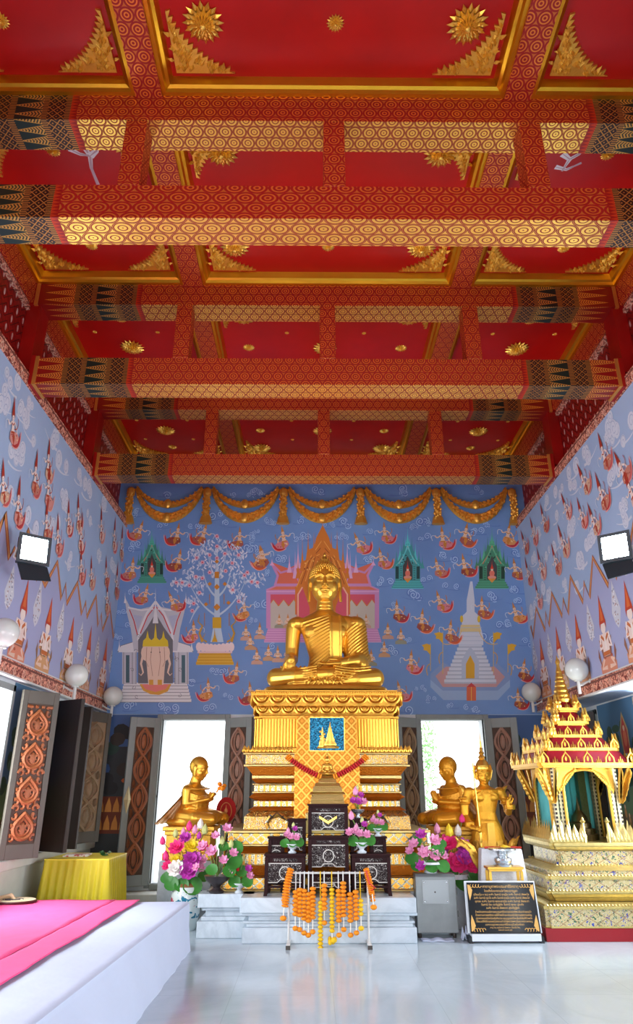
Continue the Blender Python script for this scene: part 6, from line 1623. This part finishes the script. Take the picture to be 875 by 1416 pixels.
mb = MB(); mb.prism([(.20*cos(2*PI*i/30), .17*sin(2*PI*i/30)) for i in range(30)], (0, 0, .006), (1, 0, 0), (0, 1, 0), (0, .0, 1), .012); mb.build('fan_face', plain('cream_silk', (222, 206, 170), .7, 0, 30, .1), t)
mb = MB(); mb.tube([(.202*cos(2*PI*i/30), .172*sin(2*PI*i/30), .006) for i in range(31)], .011, 6); mb.build('rim', plain('dark_red_rim', (70, 20, 26), .5), t, smooth=True)
mb = MB(); r = random.Random(4)
for i in range(4): mb.tube([(.10*cos(a+i)-.02, .07*sin(a+i), .019) for a in [q*.25 for q in range(8)]], .004, 4)
mb.tube([(-.09, -.02, .02), (.0, -.045, .02), (.06, -.02, .02)], .008, 5); mb.build('embroidery', plain('black_thread', (60, 54, 60), .7), t, uv=False)
mb = MB(); mb.tube([(-.19, .05, .02), (-.05, .02, .05), (.0, .0, .02)], [.018, .022, .01], 8); mb.build('handle', plain('pale_handle', (214, 186, 150), .5), t, smooth=True)

# ------------------------------------------------------------------ yellow clothed table
YC = plain('yellow_green_satin', (196, 178, 18), .55, 0, 4, .06); YCT = plain('yellow_satin_top', (232, 214, 60), .5, 0, 4, .04)
t = thing('offering_table', 'table with pleated yellow cloth standing by the left wall', 'table', (-2.80, 8.98, 0))
hw, hd, H = .36, .40, .775; per = []
def side_pts(n=46):
    out = []
    for i in range(n): out.append((-hw+2*hw*i/n, -hd, 0, -1))
    for i in range(n): out.append((hw, -hd+2*hd*i/n, 1, 0))
    for i in range(n): out.append((hw-2*hw*i/n, hd, 0, 1))
    for i in range(n): out.append((-hw, hd-2*hd*i/n, -1, 0))
    return out
SPt = side_pts(); mb = MB(); rr_ = []
for z, am, fl_ in ((H-.01, .0, 0), (H-.05, .006, .004), (H*.6, .016, .025), (.2, .024, .045), (.0, .028, .055)):
    rr_.append([(p[0] + p[2]*(fl_ + am*sin(i*1.15)), p[1] + p[3]*(fl_ + am*sin(i*1.15)), z) for i, p in enumerate(SPt)])
mb.rings(rr_, cap=False); o = mb.build('pleated_skirt', YC, t, smooth=True, ang=80)
MB().box(-hw-.004, hw+.004, -hd-.004, hd+.004, H-.014, H).build('table_cover', YCT, t, bevel=.004)
for sx in (-1, 1):
    for sy in (-1, 1): MB().box(sx*(hw-.04)-.02, sx*(hw-.04)+.02, sy*(hd-.04)-.02, sy*(hd-.04)+.02, 0, H-.014).build('leg', DARKWOOD, t)
o = MB().box(-.13, .15, -.10, .10, 0, .012).box(-.11, .17, -.08, .11, .012, .02).build('booklet', (lambda t_: t_.set(t_.mix(t_.noise(30, 3).gt(.55), (226, 222, 210), (190, 80, 70)), .6))(MT('printed_paper')), loc=(-2.93, 8.95, H), rz=.15)
tag(o, 'stack of printed papers lying on the yellow table', 'paper')
mb = MB()
for i in range(9): leafdisc(mb, (.03*cos(i*2.1)*(1+i*.2), .03*sin(i*2.1), .015+.004*i), .026, (cos(i*2.1)*.5, sin(i*2.1)*.5, 1))
mb.ell((0, 0, .008), (.04, .02, .008), 8, 5)
tag(mb.build('green_sprig', plain('fresh_green', (40, 110, 40), .5), loc=(-2.60, 8.98, H), uv=False), 'small green leafy sprig on the corner of the yellow table', 'leaves')

# ------------------------------------------------------------------ wall lamps
OPAL = MT('opal_glass').set((214, 220, 214), .12, 0)
for lab, loc, sx, base in (('white globe lamp low on the left wall, nearest, cut by the frame', (-3.2, 6.684, 2.924), -1, 0), ('white globe lamp on left wall, above the dark shutter', (-3.2, 8.97, 2.859), -1, 0), ('white globe lamp in the left back corner beside white elephant pavilion', (-3.2, 10.74, 2.816), -1, 0),
                   ('white globe lamp on the right wall, right of the shrine spire', (3.2, 8.784, 2.911), 1, 0), ('white globe lamp in right back corner, left of the shrine spire', (3.2, 10.72, 2.883), 1, 0)):
    t = thing('globe_lamp', lab, 'lamp', loc, group='opal globe wall lamps')
    mb = MB(); mb.ell((0, 0, 0), (.145, .145, .145), 28, 18); mb.build('globe', OPAL, t, smooth=True, uv=False)
    mb = MB(); mb.lathe([(.05, -.15), (.045, -.13), (.035, -.125)], seg=14); mb.tube([(0, 0, -.14), (0, 0, -.30)], .022, 8); mb.tube([(0, 0, -.20), (sx*.05, .0, -.19), (sx*.145, .0, -.14)], .012, 8); mb.ell((sx*.148, 0, -.14), (.012, .03, .03), 10, 6)
    mb.build('bracket', WHITE_METAL, t, smooth=True, uv=False)
def emis(name, col, st):
    t = MT(name); t.b.inputs['Emission Color'].default_value = (*lin(col), 1); t.b.inputs['Emission Strength'].default_value = st
    return t.set(col, .5)
LIT = emis('lit_lamp_glass', (232, 250, 255), 26)
for lab, loc, sx in (('lit floodlight mounted high on the left wall', (-3.05, 6.72, 3.80), -1), ('lit floodlight mounted high on the right wall', (3.05, 6.85, 3.89), 1)):
    t = thing('floodlight', lab, 'lamp', loc, -sx*R(-62) if sx < 0 else R(-62)*1, group='wall floodlights')
    t.rotation_euler = (R(-8), 0, -sx*R(-38) if False else sx*R(-38))
    MB().box(-.15, .15, 0, .09, -.15, .15).frus((-.10, .10, .09, .14), (-.10, .10, .09, .14), -.10, .10).build('housing', plain('dark_lamp_housing', (50, 60, 64), .35, .5), t, bevel=.01)
    mb = MB(); mb.box(-.165, .165, -.012, 0, .13, .165).box(-.165, .165, -.012, 0, -.165, -.13).box(-.165, -.13, -.012, 0, -.13, .13).box(.13, .165, -.012, 0, -.13, .13); mb.build('bezel', plain('grey_bezel', (96, 110, 116), .35, .5) if 'grey_bezel' not in bpy.data.materials else bpy.data.materials['grey_bezel'], t)
    MB().box(-.128, .128, -.010, -.004, -.128, .128).build('lamp_glass', LIT, t)
    mb = MB(); mb.prism([(-.15, 0), (.15, 0), (.19, -.16), (-.10, -.20)], (0, 0, -.17), (1, 0, 0), (0, .25, 1), (0, 1, -.2), .012); mb.build('visor', plain('dark_tinted_visor', (30, 50, 56), .15), t)
    mb = MB(); mb.tube([(-.16, .04, 0), (-.18, .04, -.10), (0, .10, -.22), (.18, .04, -.10), (.16, .04, 0)], .012, 6); mb.tube([(0, .10, -.22), (0, .30, -.20)], .014, 6); mb.build('yoke', WHITE_METAL, t, smooth=True)

# ------------------------------------------------------------------ right side: metal box, sign, tray stand
GM = plain('grey_painted_metal', (132, 138, 140), .4, .3, 8, .08)
t = thing('donation_box', 'grey metal donation box standing right of the marble plinth', 'box', (1.215, 8.60, 0))
mb = MB(); mb.prism([(0, .045), (0, .59), (.03, .62), (.18, .62), (.18, .045)], (-.225, 0, 0), (0, 1, 0), (0, 0, 1), (1, 0, 0), .45); mb.build('body', GM, t, bevel=.008)
MB().box(-.15, .14, -.006, 0, .33, .56).build('front_plate', plain('lighter_grey_plate', (150, 156, 160), .35, .4), t)
for x, z in ((-.13, .54), (.12, .54), (-.13, .35), (.12, .35)): mb = MB(); mb.ell((x, -.008, z), (.010, .006, .010), 8, 6); mb.build('screw', SILV, t, smooth=True, uv=False)
mb = MB(); mb.box(-.02, -.005, -.009, -.004, .435, .45); mb.build('keyhole', DARKWOOD, t)
for x in (-.2, .18):
    for y in (.03, .15): mb = MB(); mb.lathe([(.02, 0), (.022, .02), (.018, .047)], (x, y, 0), 8); mb.build('foot', DARKWOOD, t)
for z in (.2, .42): mb = MB(); mb.tube([(.232, .02, z), (.232, .02, z+.06)], .008, 6); mb.build('hinge', GM, t)
def rag(name, loc, w, d, h, lab, seed):
    r = random.Random(seed); f = lambda u, v: (-w/2+w*u, -d/2+d*v, .004 + h*abs(sin(u*7+seed)*cos(v*5+seed*2))*(.3+.7*sin(PI*u)*sin(PI*v)))
    o = sheet(f, 18, 12).build(name, CLOTHW, loc=loc, smooth=True, ang=80, fix=False); md = o.modifiers.new('Solidify', 'SOLIDIFY'); md.thickness = .004; tag(o, lab, 'cloth')
rag('folded_white_cloth', (1.18, 8.48, 0), .34, .16, .03, 'flat white cloth on the floor in front of the grey metal box', 1)
rag('crumpled_cloth', (1.49, 8.52, 0), .09, .16, .16, 'crumpled white cloth between the metal box and the black sign', 3)
# black plaque with gold Thai text on a white stand
t = thing('text_sign', 'black plaque with gold Thai text on a white slanted stand', 'sign', (1.885, 8.33, 0))
ay = Vector((0, .14, .99)).normalized(); an_ = Vector((0, -.99, .14)).normalized()
mb = MB(); mb.box(-.365, .365, -.02, .16, .02, .085).prism([(-.395, .0), (.395, .0), (.385, .49), (-.385, .49)], (0, .035, .085), (1, 0, 0), ay, an_, -.025); mb.build('stand', plain('white_acrylic', (214, 222, 230), .25), t, bevel=.004)
for sx in (-1, 1):
    MB().box(sx*.375-.02, sx*.375+.02, -.01, .14, 0, .06).build('stand_foot', plain('black_rubber', (24, 28, 34), .5) if 'black_rubber' not in bpy.data.materials else bpy.data.materials['black_rubber'], t)
mb = MB(); mb.prism([(-.372, .0), (.372, .0), (.365, .475), (-.365, .475)], (0, .022, .085), (1, 0, 0), ay, an_, .014)
bp = mb.build('black_plaque', plain('black_acrylic', (12, 12, 18), .12), t)
GTXT = plain('gold_lettering', (214, 166, 92), .4, .4)
lines = [('~', .4, .45), ('คาถาบูชาพระบรมสารีริกธาตุ', .036, .425), ('โดยตั้งใจจะกราบไหว้พระธาตุบูชา', .029, .385), ('(ตั้งนะโม ๓ จบ) อะหัง วันทามิ ธาตุโย อะหัง วันทามิ สัพพะโส', .027, .352), ('อะหัง วันทามิ ทูระโต อะหัง วันทามิ ธาตุโย อะหัง วันทามิ สัพพะโส', .027, .320), ('อุกาสะ อะหัง วันทามิ พุทธะธาตุโย อะหัง วันทามิ สัพพะทา', .027, .288), ('วันทามิ อิธะ ปะติฏฐิตัง วันทามิ พุทธะ ปูชะกัง', .027, .257),
         ('อะหัง วันทามิ สัพพะทา สุปะติฏฐิตา', .027, .226), ('ข้าพเจ้าขอกราบนมัสการพระบรมสารีริกธาตุขององค์พระสัมมาสัมพุทธเจ้า', .027, .190), ('ด้วยความเคารพศรัทธา ขอให้ข้าพเจ้าและครอบครัวมีความสุขความเจริญ', .027, .160), ('ปราศจากทุกข์โศกโรคภัยทั้งปวง ขอบุญกุศลนี้จงเป็นปัจจัยให้ข้าพเจ้า', .027, .130), ('ได้พบแต่สิ่งดีงามตลอดไปตราบเท่าเข้าสู่พระนิพพานในอนาคตกาลเทอญ', .027, .102),
         ('ขอกราบบูชาพระบรมสารีริกธาตุด้วยใจศรัทธา', .024, .074), ('สาธุ สาธุ อนุโมทามิ นิพพานะ ปัจจะโย โหตุ', .020, .048), ('นิพพานัง ปะระมัง สุขัง', .017, .027)]
TB = MB(); dg = None
for tx_, hh, zz_ in lines:
    if tx_ == '~': continue
    cu_ = bpy.data.curves.new('t', 'FONT'); cu_.body = tx_; cu_.size = hh; cu_.align_x = 'CENTER'; cu_.resolution_u = 2
    ob = bpy.data.objects.new('t', cu_); COL.objects.link(ob); bpy.context.view_layer.update()
    me = bpy.data.meshes.new_from_object(ob.evaluated_get(bpy.context.evaluated_depsgraph_get()))
    xs = [v.co.x for v in me.vertices]
    if xs:
        w_ = max(xs)-min(xs); k_ = min(1.0, .60/w_) if w_ else 1
        base_ = Vector((0, .022, .085)) + ay*zz_ + an_*.0148
        TB.add([base_ + Vector((1, 0, 0))*(v.co.x*k_) + ay*v.co.y for v in me.vertices], [tuple(p.vertices) for p in me.polygons])
    bpy.data.objects.remove(ob); bpy.data.curves.remove(cu_); bpy.data.meshes.remove(me)
TB.build('lettering', GTXT, bp, fix=False, uv=False)
for sx in (-1, 1):
    for sz in (0, 1):
        mb = MB(); o_ = Vector((sx*.345, .022, .085)) + ay*(.455 if sz else .02) + an_*.0145; dz = -1 if sz else 1
        mb.prism([(0, 0), (-.035*1, .05), (-.02, .10), (.0, .15), (.012, .08), (.014, .0)], o_, (sx, 0, 0), ay*dz, an_, .003)
        for q in range(4): mb.tube([o_ + Vector((-sx*(.03+.03*q + .016*cos(a)), 0, 0)) + ay*dz*(.012 + .016*sin(a)) + an_*.002 for a in [w_*.6 for w_ in range(8)]], .0035, 4)
        mb.build('corner_flourish', GTXT, bp, uv=False)
# white clothed stand, gold stool, silver tray
t = thing('white_clothed_stand', 'small stand under a white cloth behind the sign, beside the deity statue', 'stand', (2.02, 8.81, 0))
mb = MB(); rs = []
for z, w, d in ((.862, .225, .105), (.85, .232, .11), (.55, .262, .115), (.2, .268, .118), (0.0, .27, .12)):
    rs.append([(w*max(-1, min(1, 1.25*cos(2*PI*j/40)))*(1+.012*sin(j*2.7)*(.9-z)), d*max(-1, min(1, 1.25*sin(2*PI*j/40))), z) for j in range(40)])
mb.rings(rs); mb.build('cloth', plain('white_lace_cloth', (214, 218, 226), .8, 0, 60, .06, 60, .5, .01), t, smooth=True, ang=50)
t = thing('gold_stool', 'small gilded wooden stool under the silver offering tray', 'stool', (1.985, 8.58, 0))
MB().box(-.20, .20, -.10, .10, .675, .70).box(-.185, .185, -.085, .085, .655, .675).build('top', GOLD, t, bevel=.003)
for sx in (-1, 1):
    for sy in (-1, 1): MB().box(sx*.175-.015, sx*.175+.015, sy*.075-.015, sy*.075+.015, 0, .655).build('leg', GOLD, t, bevel=.002)
mb = MB(); mb.lathe([(.105, 0), (.11, .015), (.09, .035), (.10, .06), (.095, .08), (.055, .10), (.06, .115), (.06, .125), (.11, .15), (.155, .165), (.155, .18), (.135, .18), (.04, .155)], seg=28)
tag(mb.build('pedestal_tray', SILV, loc=(1.985, 8.58, .70), smooth=True, uv=False), 'silver pedestal offering tray on the gilded stool', 'tray')
CR = plain('red_candle_paper', (190, 50, 30), .6)
for i, (x, y, rz) in enumerate(((-.15, -.05, .2), (-.09, -.08, -.15), (.10, -.06, .1), (.16, -.04, -.25))):
    mb = MB(); mb.tube([(-.055, 0, .012), (.055, 0, .012)], .012, 8); mb.ell((.058, 0, .012), (.01, .012, .012), 6, 5)
    tag(mb.build('candle_bundle', CR, loc=(2.04+x, 8.83+y, .862), rz=rz, uv=False), ('orange red candle bundle on the white stand, ' + ('far left', 'left of the yellow offering', 'right of the yellow offering', 'far right')[i]), 'candle', 'candle bundles on the white stand')
mb = MB(); mb.lathe([(.05, 0), (.055, .012), (.035, .028), (.0, .045)], seg=14); mb.tube([(-.06, -.01, .01), (0, -.03, .03), (.07, -.02, .012)], .01, 6)
tag(mb.build('yellow_offering', plain('yellow_wax', (230, 190, 40), .5), loc=(2.06, 8.78, .862), smooth=True, uv=False), 'rounded yellow wax offering between the red candles', 'offering')

# ------------------------------------------------------------------ gilded shrine at the right
SX, SY = 3.09, 9.13
sh = thing('gilded_relic_shrine', 'tall gilded pavilion shrine with tiered spire at the right edge', 'shrine', (SX, SY, 0))
PG = plain('pale_gold_paint', (204, 184, 118), .36, .78, 20, .15, 60, .4, .006)
def inlay():
    t_ = MT('coloured_glass_inlay_gilding'); u, v = t_.uv(); p = .19
    x = ((u/p).fr()-.5).ab()*2; y = ((v/.11).fr()-.5).ab()*2
    n = t_.noise(30, 2, .5, 1.2); vo = t_.voro(70, out='Distance')
    line = ((x+y)-1.0).ab().lt(.08); g = n.gt(.60); bl = n.lt(.40); wt = vo.lt(.22)
    c = t_.mix(g, (206, 190, 140), (50, 104, 78)); c = t_.mix(bl*x.lt(.5), c, (60, 80, 170)); c = t_.mix(wt, c, (232, 232, 222)); c = t_.mix(line*.6, c, (150, 90, 60))
    return t_.set(c, .3, .35, n, .4, .006)
INL = inlay(); SRED = plain('shrine_red_lacquer', (150, 14, 30), .35); TURQ = plain('turquoise_curtain', (96, 196, 200), .7, 0, 5, .08); DKG = plain('dark_green_mosaic', (60, 70, 30), .3, .3, 60, .5, 60, .5, .01)
def sq(mb, w0, z0, z1, w1=None, red=.045):
    w1 = w0 if w1 is None else w1
    for q in (0, 1):
        e = .0012*q; a_, b_, c_, d_ = w0-q*red, w1-q*red, w0-(1-q)*red, w1-(1-q)*red
        mb.frus((-a_, a_, -c_, c_), (-b_, b_, -d_, d_), z0+e, z1-e)
mb = MB(); mb.box(-.765, .765, -.74, .74, 0, .125); mb.build('red_plinth', SRED, sh, bevel=.004)
mb = MB()
for w, a, b_ in ((.74, .135, .31), (.66, .46, .58), (.62, .61, .665), (.46, .695, .845)): sq(mb, w, a, b_)
mb.build('inlaid_bands', INL, sh)
mb = MB()
for w, a, b_, w1 in ((.745, .125, .145, .745), (.75, .30, .33, .75), (.70, .33, .36, .64), (.62, .36, .40, .65), (.65, .40, .44, .68), (.68, .44, .465, .68), (.67, .575, .61, .67), (.63, .66, .70, .50), (.47, .845, .865, .51), (.53, .865, .90, .55), (.55, .90, .935, .55)): sq(mb, w, a, b_, w1)
mb.build('gilded_mouldings', PG, sh, bevel=.003)
def leafrow(mb, w, z, n, h, wd, sides=(0, 1, 2, 3), skip=None):
    for s in sides:
        m = Matrix.Rotation(s*PI/2, 4, 'Z'); t_ = MB()
        for i in range(n):
            x = -w + 2*w*(i+.5)/n
            if skip and s == 0 and abs(x) < skip: continue
            t_.pyr([(-wd, 0), (-wd*1.15, h*.35), (0, h), (wd*1.15, h*.35), (wd, 0)], (x, -w, z), (1, 0, 0), (0, 0, 1), (0, -1, 0), wd*.6)
        mb.merge(t_, m)
for a_ in ((.74, .33, 40, .024, .017), (.665, .61, 36, .02, .015), (.51, .70, 28, .02, .015), (.675, .465, 36, .018, .015)): mb = MB(); leafrow(mb, *a_); mb.build('leaf_edging', PG, sh, uv=False)
mb = MB(); leafrow(mb, .525, .935, 13, .19, .045, skip=.15); leafrow(mb, .54, .935, 26, .11, .024, skip=.15); leafrow(mb, .51, .935, 12, .24, .028, skip=.26)
mb.build('balustrade', PG, sh, uv=False)
for sx in (-1, 1): mb = MB(); mb.tube([(sx*.14, -.53, .935), (sx*.14, -.53, 1.14)], .016, 8); mb.lathe([(.02, 0), (.035, .015), (.02, .03), (.005, .06)], (sx*.14, -.53, 1.14), 8); mb.build('stair_post', PG, sh, uv=False)
def dots():
    t_ = MT('mirror_dot_colonette'); u, v = t_.uv(); d = (((v/.045).fr()-.5).ab()).lt(.28); n = (((u/.045).fr()-.5).ab()).lt(.25)
    return t_.set(t_.mix(d*n, (200, 190, 150), (40, 26, 30)), .3, .4)
DOT = dots()
for sx in (-1, 1):
    for sy in (-1, 1):
        c = MB()
        for dx, dy in ((0, 0), (-.06, 0), (0, .06)):
            x, y = sx*(.37+dx), sy*(.37) - sy*dy*1.0
            c.box(x-.022, x+.022, y-.022, y+.022, .935, 1.76)
        c.build('corner_column', DOT, sh)
        c = MB()      # winged bracket that flares out under the eaves
        for dirx, diry in ((sx, 0), (0, sy), (sx*.7, sy*.7)):
            o_ = (sx*.385, sy*.385, 1.36)
            for q in range(7):
                s_ = .12 + .02*(q % 3); a = R(48 + q*5); zz_ = q*.045; out = .01 + q*.024
                c.pyr([(0, -.03), (s_*.5, -.035), (s_, .0), (s_*.5, .03), (0, .02)], (o_[0]+dirx*out, o_[1]+diry*out, o_[2]+zz_), (dirx*cos(a), diry*cos(a), sin(a)), (-dirx*sin(a), -diry*sin(a), cos(a)), (-diry if diry else 0, dirx if dirx else -1, 0), .02)
            c.tube([(o_[0]+dirx*t_*.17, o_[1]+diry*t_*.17, 1.34+.40*t_**.7) for t_ in [w_/8 for w_ in range(9)]], [.008, .012, .016, .018, .018, .016, .016, .022, .02], 6)
        c.build('naga_bracket', GOLD, sh, uv=False)
for s in range(4):
    m = Matrix.Rotation(s*PI/2, 4, 'Z'); a_ = MB(); pts = []
    for i in range(17):
        q = i/16; an = PI*q; pts.append((-.27*cos(an), -.40, 1.50 + .22*sin(an)**.8))
    a_.tube([(-.27, -.40, .95)] + pts + [(.27, -.40, .95)], .018, 6)
    for sx in (-1, 1):
        a_.prism([(0, 0), (0, .26), (-.28, .26), (-.20, .19), (-.08, .10), (-.02, -.05)], (sx*.34, -.405, 1.50), (sx, 0, 0), (0, 0, 1), (0, 1, 0), .012)
        for q in range(12): a_.ell((sx*(.30-.018*q), -.41, 1.50+.02*q), (.018, .01, .018), 6, 4)
    g = MB(); g.merge(a_, m); g.build('arch_screen', GOLD_CARVED, sh, uv=False)
# curtains inside, dark pillar and small relic stupa
mb = MB(); rr_ = []
for z in (.94, 1.3, 1.74): rr_.append([(-.34+.68*i/40, .33 + .02*sin(i*1.3), z) for i in range(41)])
mb.rings(rr_, closed=False, cap=False); o = mb.build('back_curtain', TURQ, sh, smooth=True, fix=False); md = o.modifiers.new('Solidify', 'SOLIDIFY'); md.thickness = .008
mb = MB(); rr_ = []
for z, k in ((1.74, 1), (1.3, .9), (.96, .9)): rr_.append([(-.36 + .012*sin(i*1.4), -.30+.60*i/30, z) for i in range(31)])
mb.rings(rr_, closed=False, cap=False); o = mb.build('side_curtain', TURQ, sh, smooth=True, fix=False); md = o.modifiers.new('Solidify', 'SOLIDIFY'); md.thickness = .008
MB().box(.10, .19, .10, .19, .94, 1.76).build('mosaic_pillar', DKG, sh)
mb = MB(); mb.lathe([(.20, 0), (.20, .06), (.17, .07), (.17, .12), (.13, .13), (.13, .18), (.10, .20), (.085, .26), (.05, .30), (.03, .33), (.025, .36), (.01, .42), (.001, .50)], (0, -.05, .94), 20); mb.build('relic_stupa', plain('dark_bronze', (74, 60, 30), .3, .7), sh, smooth=True, uv=False)
# roof tiers: eave slab, red drum, row of pointed niches
ROOF = [(.60, 1.755, .54, 4), (.46, 1.93, .41, 4), (.33, 2.09, .285, 3), (.23, 2.26, .195, 2), (.16, 2.43, .13, 1)]
for i, (w, z, wb_, nn) in enumerate(ROOF):
    top = ROOF[i+1][1] if i < 4 else 2.56
    e = MB(); sq(e, w, z, z+.035, None, .04); sq(e, w-.02, z-.02, z, None, .04); e.build('eave', GOLD_CARVED, sh)
    d = MB(); sq(d, wb_, z+.035, top, max(.06, wb_-.09), .03); d.build('red_drum', SRED, sh)
    g = MB(); t_ = MB()
    for q in range(nn+1):
        x = -w*.86 + 2*w*.86*q/nn; s_ = (.050, .044, .038, .034, .034)[i]
        t_.tube([(x-s_, -w+.01, z+.035), (x-s_*.9, -w+.01, z+.035+s_*1.1), (x, -w+.01, z+.035+s_*2.3), (x+s_*.9, -w+.01, z+.035+s_*1.1), (x+s_, -w+.01, z+.035)], .012, 5)
        t_.tube([(x, -w+.01, z+.035+s_*2.3), (x, -w+.01, z+.035+s_*3.2)], [.008, .002], 5); t_.ell((x, -w+.01, z+.035+s_*.9), (.012, .008, .03), 6, 5)
        for k_ in (-.5, .5):
            xx = x + k_*2*w*.86/nn
            if abs(xx) < w*.95:
                for dx in (-.022, .0, .022): t_.tube([(xx+dx, -w+.015, z+.03), (xx+dx, -w+.015, z+.075 + (.03 if dx == 0 else 0))], [.014, .004], 5)
    for s in range(4): g.merge(t_, Matrix.Rotation(s*PI/2, 4, 'Z'))
    for sx in (-1, 1):
        for sy in (-1, 1):
            for dx, dy in ((0, 0), (.05, 0), (0, .05)):
                g.lathe([(.022, 0), (.030, .03), (.022, .06), (.028, .075), (.016, .10), (.004, .17)], (sx*(w-.025-dx*.8), sy*(w-.025-dy*.8), z+.03), 7)
    g.build('niche_row', GOLD, sh, uv=False)
mb = MB(); mb.lathe([(.10, 2.54), (.115, 2.58), (.09, 2.61), (.10, 2.63), (.078, 2.67), (.088, 2.69), (.066, 2.74), (.072, 2.755), (.055, 2.80), (.065, 2.815), (.045, 2.85), (.05, 2.865), (.034, 2.92), (.038, 2.935), (.022, 2.99), (.018, 3.03), (.026, 3.05), (.024, 3.075), (.012, 3.10), (.002, 3.16)], seg=16, sq=3)
for q in range(8): mb.pyr([(-.025, 0), (0, .09), (.025, 0)], (.09*cos(q*PI/4), .09*sin(q*PI/4), 2.58), (-sin(q*PI/4), cos(q*PI/4), 0), (0, 0, 1), (cos(q*PI/4), sin(q*PI/4), 0), .015)
mb.build('spire', GOLD, sh, uv=False)

# ------------------------------------------------------------------ things seen outside through the doors
FOL = plain('sunlit_foliage', (140, 190, 120), .7, 0, 3, .3)
t = thing('garden_tree', 'pale green leafy tree outside, seen through the right doorway', 'tree', (2.05, 15.2, -.12))
mb = MB(); mb.tube([(0, 0, 0), (.05, 0, 1.2), (-.05, .1, 2.4)], [.09, .07, .04], 8); mb.build('trunk', DARKWOOD, t)
mb = MB(); r = random.Random(6)
for i in range(900):
    a, b_, rr = r.uniform(0, 2*PI), r.uniform(-1, 1), r.random()**.5
    c = Vector((.42*rr*cos(a), .5*rr*sin(a), 1.75 + 1.3*b_)); d = Vector((r.uniform(-1, 1), r.uniform(-1, 1), r.uniform(-1, 1))).normalized(); e = d.orthogonal().normalized(); s_ = .055
    mb.add([c - d*s_, c + e*s_*.5, c + d*s_, c - e*s_*.5], [(0, 1, 2, 3)])
mb.build('foliage', FOL, t, uv=False, fix=False)
# pale branching streaks on the red ceiling
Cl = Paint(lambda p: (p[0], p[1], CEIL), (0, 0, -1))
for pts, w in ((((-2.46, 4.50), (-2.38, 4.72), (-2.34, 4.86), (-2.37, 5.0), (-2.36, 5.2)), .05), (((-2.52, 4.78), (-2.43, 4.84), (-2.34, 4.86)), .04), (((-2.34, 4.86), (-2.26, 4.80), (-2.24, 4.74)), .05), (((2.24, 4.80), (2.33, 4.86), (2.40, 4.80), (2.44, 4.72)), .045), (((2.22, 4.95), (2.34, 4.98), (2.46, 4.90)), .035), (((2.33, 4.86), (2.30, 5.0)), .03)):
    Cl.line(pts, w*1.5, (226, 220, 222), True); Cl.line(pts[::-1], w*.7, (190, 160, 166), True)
Cl.mb.build('pale_streaks', PAINT, bpy.data.objects['ceiling'], color=True, fix=False, uv=False)
